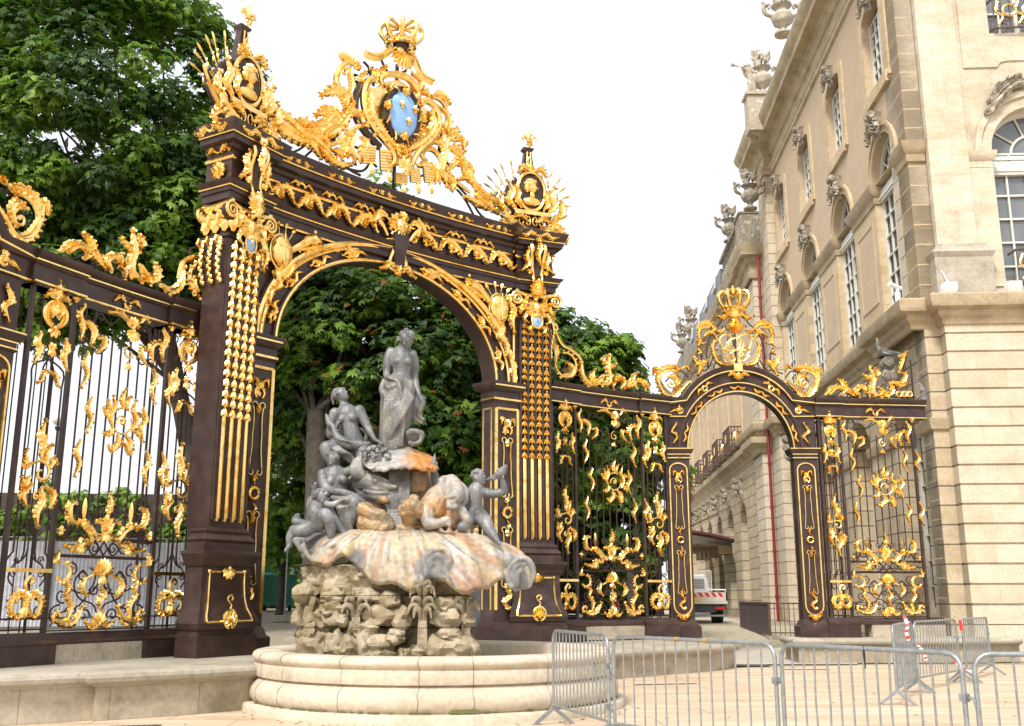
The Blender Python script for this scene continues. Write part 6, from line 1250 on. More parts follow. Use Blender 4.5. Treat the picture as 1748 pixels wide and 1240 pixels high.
tag(mb.build('cable_bundle', bpy.data.materials['cable'], None), 'loop of loose grey cables hanging where the railing beam meets the palace', 'cables')
# ================================================================ the fountain
from mathutils import noise
def fuse(mb, name, m, parent=None, voxel=.018, smooth=3, disp=0.0, dscale=6.0, loc=None):
    me = bpy.data.meshes.new('tmp'); me.from_pydata([tuple(v) for v in mb.v], [], mb.f); bm = bmesh.new(); bm.from_mesh(me); bmesh.ops.recalc_face_normals(bm, faces=bm.faces); bm.to_mesh(me); bm.free()
    o = bpy.data.objects.new('tmp', me); scn.collection.objects.link(o)
    md = o.modifiers.new('r', 'REMESH'); md.mode = 'VOXEL'; md.voxel_size = voxel; md.adaptivity = 0
    if smooth: s = o.modifiers.new('s', 'SMOOTH'); s.iterations = smooth; s.factor = .5
    dg = bpy.context.evaluated_depsgraph_get(); dg.update(); me2 = bpy.data.meshes.new_from_object(o.evaluated_get(dg)); bpy.data.objects.remove(o); bpy.data.meshes.remove(me)
    if disp:
        for v, n_ in zip(me2.vertices, [Vector(v.normal) for v in me2.vertices]): v.co += n_*(disp*noise.fractal(v.co*dscale, 1.0, 2.0, 4))
    me2.name = name; me2.materials.clear(); me2.materials.append(m if not isinstance(m, str) else M[m]); me2.polygons.foreach_set('use_smooth', [True]*len(me2.polygons))
    o2 = bpy.data.objects.new(name, me2); scn.collection.objects.link(o2)
    if parent: o2.parent = parent
    if loc: o2.location = loc
    return o2
K4 = lambda x, y, d=0.0: Vector(P(430+x/3.263, 520+y/3.263, 18.6+d)); K5 = lambda x, y, d=0.0: Vector(P(430+x/3.263, 860+y/3.263, 18.6+d))
PX = .00327
def limb(mb, pts, rad, n=12, k=4):
    q = cr([tuple(p) for p in pts], k); r = [r_[0] for r_ in cr([(a*PX,) for a in rad], k)]
    mb.tube(q, r, n); mb.ell(q[0], r[0], 10, 8); mb.ell(q[-1], r[-1], 10, 8); return mb
def ball(mb, c, r, asp=(1, 1, 1)): mb.ell(c, (r*PX*asp[0], r*PX*asp[1], r*PX*asp[2]), 14, 10); return mb
def hand(mb, w, d, up, s=1.0, curl=.5):
    d = d.normalized(); up = (up-d*up.dot(d)).normalized(); sd = d.cross(up); c = w+d*.055*s
    mb.ell(c, (.045*s, .022*s, .06*s), 10, 8, axes=(sd, up, d))
    for i, L in enumerate((.075, .09, .085, .065)):
        b = c+sd*((i-1.5)*.021*s)+d*.05*s; m_ = b+d*L*.5*s-up*(curl*.02*s); e = m_+d*L*.45*s*(1-curl*.5)-up*(curl*.05*s); mb.tube([b, m_, e], [.0115*s, .0105*s, .009*s], 7); mb.ell(e, .009*s, 6, 5)
    b = c-sd*.04*s-d*.01*s; mb.tube([b, b-sd*.03*s+d*.03*s-up*.01*s, b-sd*.03*s+d*.065*s-up*.02*s], [.014*s, .013*s, .01*s], 7)
def head(mb, c, r, f, up=Vector((0, 0, 1)), hair=1.0, curls=26, bun=0, seed=1):
    r *= PX; f = f.normalized(); up = (up-f*up.dot(f)).normalized(); sd = f.cross(up); ax = (sd, f, up)
    mb.ell(c+up*r*.15, (r*.74, r*.88, r*.88), 16, 12, axes=ax); mb.ell(c+f*r*.28-up*r*.38, (r*.50, r*.55, r*.60), 14, 10, axes=ax); mb.ell(c+f*r*.62-up*r*.80, (r*.22, r*.2, r*.18), 10, 8, axes=ax)
    mb.tube([c+f*r*.80+up*r*.16, c+f*r*1.02-up*r*.16, c+f*r*.84-up*r*.22], [r*.08, r*.15, r*.12], 8)
    for s in (-1, 1):
        mb.tube([c+f*r*.80+up*r*.22+sd*s*r*.1, c+f*r*.80+up*r*.26+sd*s*r*.32, c+f*r*.6+up*r*.18+sd*s*r*.52], [r*.06, r*.07, r*.05], 6)
        mb.ell(c+f*r*.74+up*r*.08+sd*s*r*.28, (r*.12, r*.07, r*.07), 8, 6, axes=ax); mb.ell(c+f*r*.56-up*r*.22+sd*s*r*.32, (r*.2, r*.2, r*.22), 8, 6, axes=ax); mb.ell(c-f*r*.02-up*r*.02+sd*s*r*.74, (r*.08, r*.14, r*.2), 8, 6, axes=ax)
    mb.ell(c+f*r*.84-up*r*.44, (r*.2, r*.08, r*.05), 8, 6, axes=ax); mb.ell(c+f*r*.82-up*r*.54, (r*.17, r*.08, r*.055), 8, 6, axes=ax)
    rr = random.Random(seed)
    for i in range(curls):
        a = rr.uniform(-2.4, 2.4); b = rr.uniform(-.1, 1.35); dv = (-f*math.cos(a)*math.cos(b)+sd*math.sin(a)*math.cos(b)+up*math.sin(b)*1.0)
        if dv.dot(f) > .55 and b < .8: continue
        p = c+up*r*.22+dv*r*.80*hair; t = sd.cross(dv).normalized() if i % 2 else up.cross(dv).normalized(); q = [p-t*r*.22, p+dv*r*.10, p+t*r*.22]; mb.tube(cr([tuple(x) for x in q], 3), [r*.08, r*.14, r*.06], 6)
    if bun: mb.ell(c-f*r*.8+up*r*.45, r*.42*bun, 10, 8)
def folds(mb, qs, r0=9, r1=5):
    for q in qs: limb(mb, q, [r0*.6, r0, r0*.9, r1][:max(2, min(4, len(q)))] if len(q) <= 4 else [r0*.6]+[r0]*(len(q)-2)+[r1], 7, 4)
def statmat(name, light, dark, tint, scale=2.4):
    m = bpy.data.materials.new(name); m.use_nodes = True; t = m.node_tree; N = t.nodes.new; L = t.links; b = t.nodes['Principled BSDF']; b.inputs['Roughness'].default_value = .48; b.inputs['Metallic'].default_value = .15
    tc = N('ShaderNodeTexCoord'); n = N('ShaderNodeTexNoise'); n.inputs['Scale'].default_value = scale; n.inputs['Detail'].default_value = 8; n.inputs['Roughness'].default_value = .65
    mp = N('ShaderNodeMapping'); mp.inputs['Scale'].default_value = (1.6, 1.6, .7); L.new(tc.outputs['Object'], mp.inputs[0]); L.new(mp.outputs[0], n.inputs['Vector'])
    r = N('ShaderNodeValToRGB'); e = r.color_ramp.elements; e[0].position = .33; e[0].color = (*dark, 1); e[1].position = .55; e[1].color = (*light, 1); k = e.new(.7); k.color = (*tint, 1); L.new(n.outputs[0], r.inputs[0]); L.new(r.outputs[0], b.inputs['Base Color'])
    n2 = N('ShaderNodeTexNoise'); n2.inputs['Scale'].default_value = 22; n2.inputs['Detail'].default_value = 6; L.new(tc.outputs['Object'], n2.inputs['Vector']); bp = N('ShaderNodeBump'); bp.inputs['Strength'].default_value = .6; bp.inputs['Distance'].default_value = .02; L.new(n2.outputs[0], bp.inputs['Height']); L.new(bp.outputs[0], b.inputs['Normal'])
    return m
M['lead'] = statmat('lead_statue', (.20, .205, .21), (.085, .09, .098), (.36, .345, .32)); M['leadw'] = statmat('lead_warm', (.22, .215, .20), (.09, .09, .093), (.38, .33, .25)); M['ochrelead'] = statmat('lead_ochre', (.40, .27, .13), (.20, .17, .14), (.52, .22, .06), 3.2)
ST = 'lead sculptures of the fountain'
def fig(name, lab, mb, m='lead', parts=(), voxel=.0165, smooth=2):
    c = [sum(v[i] for v in mb.v)/len(mb.v) for i in range(3)]; z = min(v[2] for v in mb.v)
    o = fuse(mb, name, m, None, voxel, smooth); tag(o, lab, 'statue', ST)
    for nm, q, mm in parts: p = fuse(q, nm, mm, o, voxel, smooth)
    return o
V = Vector
# ---- Standing woman looking down to the boy
b = MB(); K = K4
limb(b, [K(822, 480), K(830, 420), K(835, 380), K(838, 330), K(832, 285)], [66, 58, 50, 62, 60], 16)
b.ell(K(830, 290), (72*PX, .15, 42*PX), 14, 10); ball(b, K(812, 318, -.13), 24); ball(b, K(868, 320, -.13), 24); limb(b, [K(838, 275), K(848, 240, -.03)], [30, 26])
limb(b, [K(775, 268), K(757, 310, -.02), K(752, 372, -.02)], [32, 28, 22]); limb(b, [K(752, 372, -.02), K(752, 400, -.12), K(772, 412, -.22)], [23, 19, 14]); hand(b, K(768, 410, -.22), V((.3, -.1, -.1)), V((0, -.5, 1)), 1.25, .8)
limb(b, [K(892, 278), K(908, 330, .08), K(905, 385, .12)], [29, 26, 21]); limb(b, [K(905, 385, .12), K(915, 450, .05), K(935, 508, -.05)], [22, 18, 13]); hand(b, K(932, 505, -.05), V((.2, -.05, -.3)), V((.5, -1, 0)), 1.2, .9)
head(b, K(862, 203, -.08), 52, V((-.25, -1, -.55)), V((-.1, -.3, 1)), 1.1, 44, 1.1, 4)
limb(b, [K(870, 235, .08), K(880, 262, .1)], [18, 8])
limb(b, [K(845, 470, 0), K(835, 560, -.08), K(800, 640, -.06), K(765, 720), K(745, 770)], [52, 52, 38, 30, 22]); limb(b, [K(800, 480), K(778, 560), K(768, 640), K(790, 740), K(800, 785)], [52, 50, 38, 30, 22]); limb(b, [K(860, 470), K(868, 560), K(850, 660), K(830, 760)], [42, 44, 36, 28])
limb(b, [K(740, 770, -.1), K(715, 785, -.2)], [18, 12]); limb(b, [K(810, 790), K(800, 800, -.15)], [22, 14])
cl_ = MB()
limb(cl_, [K(812, 455), K(800, 560), K(780, 660), K(770, 780)], [80, 88, 70, 66], 18)
limb(cl_, [K(850, 465), K(850, 560), K(830, 660), K(800, 785)], [62, 60, 52, 62], 16)
folds(cl_, [[K(735, 420, -.1), K(722, 470, -.15), K(745, 510, -.2), K(820, 490, -.22)], [K(740, 440, -.15), K(760, 465, -.22), K(800, 450, -.24), K(830, 425, -.22)], [K(728, 455, -.1), K(735, 520, -.16), K(780, 540, -.25), K(840, 500, -.22)], [K(722, 500, -.1), K(750, 570, -.2), K(820, 560, -.26), K(880, 480, -.15)]], 17, 9)
folds(cl_, [[K(860+10*i, 470+12*i, -.22), K(835+4*i, 560+10*i, -.28), K(770+4*i, 650+14*i, -.25), K(725+6*i, 740+10*i, -.15)] for i in range(5)], 14, 9)
folds(cl_, [[K(745+22*i, 480, -.22), K(740+20*i, 580, -.27), K(735+22*i, 680, -.2), K(735+20*i, 785, -.17)] for i in range(6)], 12, 10)
folds(cl_, [[K(780, 440, -.2), K(800, 420, -.24), K(822, 450, -.26), K(835, 520, -.28)]], 16, 8)
folds(cl_, [[K(905, 400, .1), K(915, 500, .1), K(890, 590, .12), K(915, 655, .1)], [K(930, 500, -.02), K(925, 560, 0), K(900, 620, .03), K(945, 660, .05)], [K(938, 505, -.05), K(952, 560, -.03), K(925, 610, 0), K(955, 640, .02)], [K(880, 470, .05), K(900, 560, .08), K(905, 640, .1)], [K(900, 320, .1), K(905, 380, .18), K(885, 440, .12)]], 16, 9)
for i in range(12): cl_.ell(K(910+7*(i % 4), 600+20*(i//4), .06), (20*PX, .04, 30*PX), 10, 8)
fig('standing_statue', 'tall grey lead statue of a standing half-draped woman looking down, topmost on the fountain', b, 'lead', [('drapery', cl_, 'leadw')])
# ---- seated woman turned up towards her
b = MB()
limb(b, [K(560, 770, .05), K(548, 720), K(535, 660), K(528, 610)], [68, 58, 56, 62], 16); b.ell(K(530, 605), (80*PX, .15, 40*PX), 14, 10); ball(b, K(500, 640, -.14), 25); ball(b, K(560, 632, -.14), 25); limb(b, [K(525, 585), K(508, 545)], [30, 25])
head(b, K(498, 508, -.02), 46, V((.75, -.6, .55)), V((-.5, 0, 1)), 1.12, 40, .9, 9)
for k in range(3): b.tube([K(455, 545+8*k, .05), K(448, 500+9*k, .04), K(468, 470+6*k, .04)], [.02, .035, .02], 6)
limb(b, [K(462, 605), K(445, 655, -.02), K(438, 720, -.05)], [32, 28, 22]); limb(b, [K(438, 720, -.05), K(440, 735, -.15), K(462, 700, -.25)], [22, 19, 14]); hand(b, K(460, 705, -.25), V((.1, -.1, .35)), V((-.6, -1, 0)), 1.25, .8)
limb(b, [K(598, 590), K(622, 640, -.02), K(650, 690, -.02)], [32, 29, 22]); limb(b, [K(650, 690, -.02), K(668, 725, -.1), K(686, 755, -.15)], [22, 18, 13]); hand(b, K(684, 752, -.15), V((.3, -.2, -.15)), V((0, -.2, 1)), 1.25, .3)
limb(b, [K(560, 780, .1), K(480, 790, -.15), K(415, 800, -.3)], [52, 48, 40]); limb(b, [K(415, 800, -.3), K(430, 850, -.3), K(470, 890, -.2)], [40, 34, 26]); limb(b, [K(580, 790), K(620, 830, -.2), K(600, 880, -.3)], [46, 42, 30])
t_ = MB(); limb(t_, [K(425, 625, -.1), K(430, 660, -.2), K(452, 680, -.27), K(470, 730, -.3), K(520, 775, -.3), K(580, 785, -.25), K(650, 780, -.1)], [8, 20, 16, 22, 28, 26, 18]); t_.leaf(K(425, 655, -.15), (-.3, 1), .17, .1, .05)
for k in range(6): t_.tube([K(480+28*k, 745+6*k, -.4), K(500+28*k, 760+5*k, -.42)], [.02, .02], 6)
d_ = MB(); folds(d_, [[K(440+14*i, 790, -.33), K(470+14*i, 820, -.36), K(500+16*i, 840, -.3), K(560+10*i, 890, -.25)] for i in range(4)]+[[K(600, 690, .02), K(640, 720, .08), K(620, 780, .1)]], 14, 8)
fig('seated_statue', 'grey lead statue of a seated woman gazing up, holding a scaly tail', b, 'lead', [('scaly_tail', t_, 'lead'), ('drapery', d_, 'leadw')])
# ---- lower woman leaning over the child
b = MB()
limb(b, [K(490, 1090, -.35), K(478, 1040, -.4), K(462, 980, -.42), K(460, 945, -.42)], [60, 52, 56, 58], 16); b.ell(K(462, 940, -.42), (78*PX, .15, 40*PX), 14, 10); ball(b, K(440, 985, -.56), 24); ball(b, K(505, 975, -.56), 25); limb(b, [K(455, 925, -.42), K(447, 900, -.45)], [28, 24])
head(b, K(446, 872, -.48), 44, V((-.1, -1, -.45)), V((.1, -.3, 1)), 1.12, 44, .6, 12)
limb(b, [K(395, 945, -.42), K(398, 1000, -.48), K(425, 1040, -.6)], [30, 27, 22]); limb(b, [K(425, 1040, -.6), K(500, 1045, -.75), K(585, 1068, -.75)], [23, 21, 14]); hand(b, K(580, 1066, -.75), V((.6, 0, -.35)), V((0, -.4, 1)), 1.25, .4)
limb(b, [K(528, 935, -.42), K(560, 915, -.45), K(585, 885, -.4)], [28, 24, 18])
limb(b, [K(500, 1100, -.4), K(540, 1090, -.65), K(572, 1105, -.75)], [50, 46, 38]); limb(b, [K(572, 1105, -.75), K(560, 1170, -.75), K(535, 1240, -.7)], [36, 32, 24]); limb(b, [K(440, 1100, -.4), K(420, 1150, -.7), K(450, 1200, -.8), K(490, 1250, -.8), K(560, 1325, -.85)], [44, 42, 36, 28, 18]); limb(b, [K(560, 1325, -.85), K(590, 1345, -.95)], [16, 12])
d_ = MB(); folds(d_, [[K(570+10*i, 870-6*i, -.45), K(560+12*i, 920, -.5), K(575+14*i, 960, -.48), K(600+12*i, 985, -.4)] for i in range(5)], 20, 12); folds(d_, [[K(470+20*i, 1095, -.75), K(480+20*i, 1140, -.8), K(500+16*i, 1200, -.8), K(520+12*i, 1260, -.75)] for i in range(4)], 12, 9); limb(d_, [K(450, 1080, -.7), K(520, 1090, -.8), K(590, 1085, -.75)], [18, 22, 14])
fig('reclining_statue', 'grey lead statue of a younger woman bending over a curly-haired child', b, 'lead', [('drapery', d_, 'leadw')])
# ---- child sprawling on the lip
b = MB(); J = lambda x, y, d=0: K5(x, y, d)
limb(b, [K(360, 1100, -.75), K(355, 1160, -.85), K(350, 1220, -.8)], [40, 46, 50], 14); head(b, K(385, 1078, -.85), 42, V((.35, -1, -.5)), V((-.2, -.2, 1)), 1.15, 60, 0, 21)
limb(b, [K(330, 1090, -.75), K(322, 1130, -.8), K(345, 1170, -.95)], [22, 19, 14]); limb(b, [K(345, 1030, -.7), K(345, 1060, -.7), K(350, 1090, -.75)], [12, 16, 20]); limb(b, [K(400, 1110, -.8), K(450, 1115, -.95), K(500, 1090, -.95)], [20, 18, 12]); hand(b, K(498, 1092, -.95), V((.5, -.1, .1)), V((0, -.2, 1)), .9, .5); hand(b, K(348, 1040, -.7), V((.1, -.3, .5)), V((0, -1, 0)), .9, .6)
limb(b, [J(345, 110, -.8), J(290, 150, -.9), J(235, 150, -.85)], [42, 40, 30]); limb(b, [J(235, 150, -.85), J(215, 190, -.85), J(210, 235, -.85)], [28, 26, 17]); limb(b, [J(210, 235, -.85), J(188, 262, -.95)], [15, 10])
limb(b, [J(380, 110, -.85), J(400, 60, -1.0), J(430, 90, -1.05)], [40, 38, 34]); limb(b, [J(430, 90, -1.05), J(440, 140, -1.0), J(440, 185, -.98)], [30, 28, 18])
limb(b, [J(255, 70, -.5), J(245, 100, -.6), J(290, 110, -.6)], [18, 26, 20])
fig('child_statue', 'grey lead statue of a curly-haired child sprawling over the shell rim', b, 'lead')
# ---- sea monster with open beak
b = MB(); limb(b, [K(560, 1020, -.1), K(620, 985, -.25), K(680, 990, -.4), K(740, 1010, -.55), K(800, 1018, -.65)], [44, 62, 64, 36, 14], 14); limb(b, [K(640, 1060, -.35), K(690, 1065, -.5), K(745, 1095, -.6)], [36, 30, 16]); ball(b, K(690, 982, -.62), 18); folds(b, [[K(620, 950+22*i, -.4-.02*i), K(690, 955+24*i, -.6), K(760, 985+16*i, -.62)] for i in range(5)], 10, 6); folds(b, [[K(590+14*i, 940, -.2), K(580+16*i, 1000, -.3), K(600+14*i, 1060, -.3)] for i in range(5)], 15, 10)
fig('sea_monster_statue', 'grey lead sea monster head with open beak between the two lower women', b, 'leadw')
b = MB(); limb(b, [K(690, 1075, -.5), K(740, 1088, -.66), K(765, 1100, -.62)], [10, 22, 10]); limb(b, [K(700, 1095, -.5), K(740, 1105, -.6)], [14, 10])
fig('fish_tongue_statue', 'rust-orange lower jaw under the open beak of the sea monster', b, 'ochrelead')
# ---- fish gaping at her feet, and the small upper shell
b = MB(); limb(b, [K(860, 790, .1), K(870, 750, .05), K(900, 735, -.1), K(930, 730, -.25)], [36, 40, 42, 34], 14); limb(b, [K(868, 730, -.2), K(885, 708, -.3), K(925, 712, -.35), K(945, 735, -.35)], [12, 18, 18, 12]); limb(b, [K(880, 770, -.3), K(905, 778, -.4), K(935, 765, -.4), K(942, 740, -.38)], [12, 14, 14, 10]); ball(b, K(868, 715, -.15), 14)
fig('gaping_fish_statue', 'grey lead fish with its mouth open upwards at the standing woman feet', b, 'leadw')
b = MB()
def shell_small(mb):
    rim = [(600, 815, -.2), (620, 870, -.55), (650, 900, -.7), (720, 915, -.85), (800, 895, -.9), (880, 895, -.92), (960, 910, -.85), (1030, 912, -.6), (1035, 880, -.3)]; bk = [(620, 790, .1), (680, 780, .1), (740, 790, .1), (790, 800, .1), (830, 800, .1), (860, 800, .1), (890, 800, .1), (915, 815, .1), (930, 830, .15)]
    R_, B_ = cr([tuple(K(*p)) for p in rim], 8), cr([tuple(K(*p)) for p in bk], 8); n = min(len(R_), len(B_)); vs = []; fs = []; m = 10
    for i in range(n):
        a, c_ = Vector(B_[i]), Vector(R_[i])
        for j in range(m+1): t = j/m; p = a.lerp(c_, t); p.z += .08*math.sin(math.pi*t)+.012*math.sin(i*.9)*t; vs.append(p)
    for i in range(n):
        for j in range(m+1): p = vs[i*(m+1)+j].copy(); p.z -= .07; p.y += .02; vs.append(p)
    o_ = n*(m+1)
    for i in range(n-1):
        for j in range(m): a = i*(m+1)+j; q = (a, a+1, a+m+2, a+m+1); fs += [q, tuple(x+o_ for x in q[::-1])]
    for i in range(n-1): a = i*(m+1)+m; fs.append((a, a+o_, a+m+1+o_, a+m+1)); a = i*(m+1); fs.append((a, a+m+1, a+m+1+o_, a+o_))
    for j in range(m): fs.append((j, j+o_, j+1+o_, j+1)); a = (n-1)*(m+1)+j; fs.append((a, a+1, a+1+o_, a+o_))
    mb.add(vs, fs)
shell_small(b); folds(b, [[K(640+42*i, 900-4*(i % 2), -.72-.02*min(i, 6)), K(665+42*i, 915, -.8), K(685+40*i, 900, -.8)] for i in range(9)], 9, 7)
def shellcol(me, grey, axis_c):
    ca = me.color_attributes.new('Col', 'FLOAT_COLOR', 'POINT')
    for i, v in enumerate(me.vertices): ca.data[i].color = (*grey(v.co, v.normal), 1)
def attrmat(name, rough=.5):
    m = bpy.data.materials.new(name); m.use_nodes = True; t = m.node_tree; N = t.nodes.new; L = t.links; b_ = t.nodes['Principled BSDF']; b_.inputs['Roughness'].default_value = rough
    a = N('ShaderNodeAttribute'); a.attribute_name = 'Col'; tc = N('ShaderNodeTexCoord'); n = N('ShaderNodeTexNoise'); n.inputs['Scale'].default_value = 11; n.inputs['Detail'].default_value = 8; L.new(tc.outputs['Object'], n.inputs['Vector'])
    r = N('ShaderNodeValToRGB'); r.color_ramp.elements[0].position = .35; r.color_ramp.elements[0].color = (.7, .7, .72, 1); r.color_ramp.elements[1].position = .62; r.color_ramp.elements[1].color = (1.08, 1.06, 1.02, 1); L.new(n.outputs[0], r.inputs[0])
    mx = N('ShaderNodeMix'); mx.data_type = 'RGBA'; mx.blend_type = 'MULTIPLY'; mx.inputs[0].default_value = 1; L.new(a.outputs['Color'], mx.inputs[6]); L.new(r.outputs[0], mx.inputs[7]); L.new(mx.outputs[2], b_.inputs['Base Color'])
    bp = N('ShaderNodeBump'); bp.inputs['Strength'].default_value = .3; bp.inputs['Distance'].default_value = .02; L.new(n.outputs[0], bp.inputs['Height']); L.new(bp.outputs[0], b_.inputs['Normal']); return m
M['limed'] = attrmat('limed_lead')
def mixc(a, b_, t): t = max(0, min(1, t)); return tuple(x+(y-x)*t for x, y in zip(a, b_))
GREY, CREAM, ORANGE, OCH, WHT = (.165, .17, .178), (.50, .41, .27), (.47, .25, .13), (.46, .33, .17), (.54, .52, .49)
o = fuse(b, 'upper_shell', 'limed', None, .02, 2); ox = K(850, 850)[0]
shellcol(o.data, lambda c, n: mixc(mixc((.34, .33, .31), WHT, .5*noise.noise(c*5)+.3), (.50, .22, .065), (c.x-ox)/.30+.6*noise.noise(c*4)), None); tag(o, 'small upper shell tray stained orange at one end, below the standing woman feet', 'shell', ST)
b = MB(); rr = random.Random(8)
for k in range(46): x, y = rr.uniform(615, 770), rr.uniform(795, 870); ball(b, K(x, y-8*math.sin((x-615)/155*3.14), -.45-.25*rr.random()), rr.uniform(8, 15))
o = fuse(b, 'carved_fruit', 'lead', None, .016, 1); tag(o, 'heap of small carved fruits and pearls lying on the upper shell', 'carving', ST)
# ---- central drapery and stained core
b = MB(); limb(b, [K(480, 1230, -.1), K(540, 1060, .1), K(620, 960, .15), K(700, 880, .2)], [90, 95, 90, 60], 14); limb(b, [K(620, 1230, -.2), K(680, 1120, -.1), K(760, 1000, 0)], [110, 100, 80], 14); limb(b, [K(1200, 1210, -.1), K(1080, 1180, -.1), K(960, 1130, 0)], [70, 90, 90], 14); limb(b, [K(850, 860), K(860, 960), K(880, 1060), K(890, 1180), J(880, 160)], [70, 95, 100, 100, 110], 16); limb(b, [K(950, 900), K(965, 1000), K(960, 1100)], [50, 50, 60], 14)
folds(b, [[K(900+18*i, 930, -.3), K(895+20*i, 980, -.33), K(890+18*i, 1040, -.35)] for i in range(5)], 12, 9); limb(b, [J(780, 130, -.6), J(860, 140, -.7), J(940, 130, -.6)], [20, 26, 18])
o = fuse(b, 'rock_core', 'limed', None, .022, 2, .03, 5); shellcol(o.data, lambda c, n: mixc(mixc((.38, .34, .28), (.25, .25, .25), .5+noise.noise(c*3)), (.50, .26, .08), .9*noise.noise(c*2.2+Vector((4, 1, 9)))+.45), None); tag(o, 'ochre-stained rocky core rising behind the sculptures to the upper shell', 'rock')
b = MB(); folds(b, [[K(770+16*i, 915-3*i, -.35), K(765+18*i, 1000, -.55), K(740+22*i, 1080, -.6), K(760+20*i, 1150, -.6)] for i in range(7)], 12, 9); folds(b, [[K(760+14*i, 1160, -.62), J(755+14*i, 60, -.65), J(770+12*i, 140, -.7)] for i in range(7)], 9, 9)
folds(b, [[K(840, 1110+10*i, -.6), K(880, 1100+12*i, -.75), K(930, 1120+12*i, -.7)] for i in range(4)], 15, 10)
o = fuse(b, 'water_reeds', 'leadw', None, .017, 2); tag(o, 'bundle of lead reeds and falling drapery at the centre of the sculptures', 'carving', ST)
b = MB(); limb(b, [K(880, 1190, -.7), K(900, 1130, -.8), K(905, 1090, -.8)], [50, 48, 30], 14); limb(b, [J(850, 40, -.85), J(900, 20, -.95), J(950, 60, -.9)], [40, 44, 30], 12); limb(b, [K(600, 1130, -.7), K(680, 1180, -.8), J(720, 70, -.85), J(760, 120, -.8)], [40, 44, 36, 30], 12); limb(b, [J(620, 100, -.7), J(700, 130, -.85), J(760, 130, -.8)], [40, 40, 24])
o = fuse(b, 'lichen_rocks', 'ochrelead', None, .02, 2, .04, 7); tag(o, 'rust-stained lumps of rock between the sea monster and the lion-like beast', 'rock')
# ---- lion-like sea beast
b = MB(); limb(b, [J(980, 60, -.6), K(1000, 1150, -.65), K(1040, 1080, -.6), K(1090, 1040, -.5), K(1110, 990, -.5)], [60, 78, 72, 60, 44], 16); limb(b, [K(1100, 985, -.5), K(1060, 990, -.55), K(1075, 1050, -.65)], [30, 32, 20]); head_ = K(1115, 1090, -.85)
limb(b, [K(1120, 1000, -.5), K(1140, 1050, -.7), K(1120, 1090, -.88), K(1100, 1125, -1.0)], [44, 44, 38, 20], 14); limb(b, [K(1095, 1100, -1.0), K(1110, 1130, -1.04), K(1140, 1125, -1.0)], [10, 14, 10]); ball(b, K(1100, 1075, -1.0), 14); ball(b, K(1140, 1085, -.98), 14); limb(b, [K(1085, 1075, -.98), K(1110, 1068, -1.03), K(1140, 1074, -1.0)], [6, 9, 6])
folds(b, [[K(1110+14*i, 970+6*i, -.45), K(1150+12*i, 1010+6*i, -.6), K(1175+6*i, 1060+6*i, -.6), K(1160+6*i, 1110+4*i, -.6)] for i in range(4)], 17, 10); folds(b, [[K(1062+10*i, 975, -.52), K(1050+12*i, 1010, -.6), K(1075+14*i, 1040, -.65)] for i in range(3)], 15, 10)
limb(b, [K(990, 1100, -.6), J(975, 40, -.85), J(985, 110, -.95)], [46, 44, 34], 12); limb(b, [J(985, 110, -.95), J(1040, 110, -1.05), J(1080, 90, -1.1)], [30, 26, 20])
for k in range(4): limb(b, [J(1070, 90+9*k, -1.1+.02*k), J(1095, 82+11*k, -1.14), J(1105, 96+11*k, -1.14)], [10, 9, 6], 8)
limb(b, [K(1110, 1200, -.6), J(1150, 40, -.7), J(1200, 90, -.8)], [50, 40, 24], 12)
c0 = K(1010, 1170, -.7); o = fuse(b, 'sea_lion_statue', 'limed', None, .017, 2, .006, 14); shellcol(o.data, lambda c, n: mixc(mixc((.30, .29, .275), (.42, .38, .32), .5+noise.noise(c*4)), (.50, .27, .09), 1.15-(c-c0).length/.42+.5*noise.noise(c*3)), None); tag(o, 'lion-like sea beast with rearing mane and paw, stained ochre on its flank', 'statue', ST)
b = MB(); limb(b, [K(1020, 830, -.5), K(1015, 880, -.5), K(1025, 915, -.5)], [4, 14, 12]); limb(b, [K(1012, 920, -.45), K(1025, 980, -.45), K(1035, 1030, -.45)], [18, 26, 24]); limb(b, [K(1005, 880, -.5), K(1035, 915, -.5)], [10, 10])
fig('raised_fin_statue', 'pointed grey fin rising at the end of the upper shell', b, 'lead')
# ---- boy blowing a conch
b = MB(); limb(b, [J(1240, 70, -.3), K(1240, 1150, -.35), K(1238, 1080, -.38), K(1250, 1040, -.38)], [52, 48, 46, 50], 16); b.ell(K(1255, 1045, -.38), (68*PX, .13, 32*PX), 12, 8); limb(b, [K(1262, 1030, -.38), K(1268, 1000, -.4)], [26, 24]); head(b, K(1262, 968, -.42), 44, V((.85, -.55, .2)), V((-.1, 0, 1)), 1.08, 46, 0, 31)
limb(b, [K(1312, 1050, -.38), K(1350, 1055, -.45), K(1405, 1040, -.5)], [28, 26, 21]); limb(b, [K(1405, 1040, -.5), K(1400, 1000, -.55), K(1385, 962, -.6)], [22, 18, 14]); hand(b, K(1388, 970, -.6), V((-.1, -.05, .35)), V((0, -1, 0)), 1.1, .9)
limb(b, [K(1200, 1050, -.4), K(1180, 1100, -.45), K(1170, 1160, -.5)], [28, 26, 20])
limb(b, [J(1215, 60, -.4), J(1190, 110, -.7), J(1170, 130, -.8)], [44, 40, 30]); limb(b, [J(1265, 70, -.3), J(1300, 100, -.6), J(1320, 140, -.75)], [46, 40, 30]); limb(b, [J(1320, 140, -.75), J(1345, 175, -.8), J(1365, 205, -.85)], [28, 24, 14]); limb(b, [J(1365, 205, -.85), J(1380, 222, -.95)], [13, 9])
s_ = MB(); limb(s_, [K(1302, 978, -.55), K(1335, 968, -.6), K(1370, 950, -.63), K(1400, 925, -.62), K(1412, 905, -.6)], [7, 13, 20, 22, 15]); 
for k in range(4): limb(s_, [K(1350+18*k, 975-14*k, -.64), K(1362+18*k, 945-14*k, -.68)], [8, 8], 8)
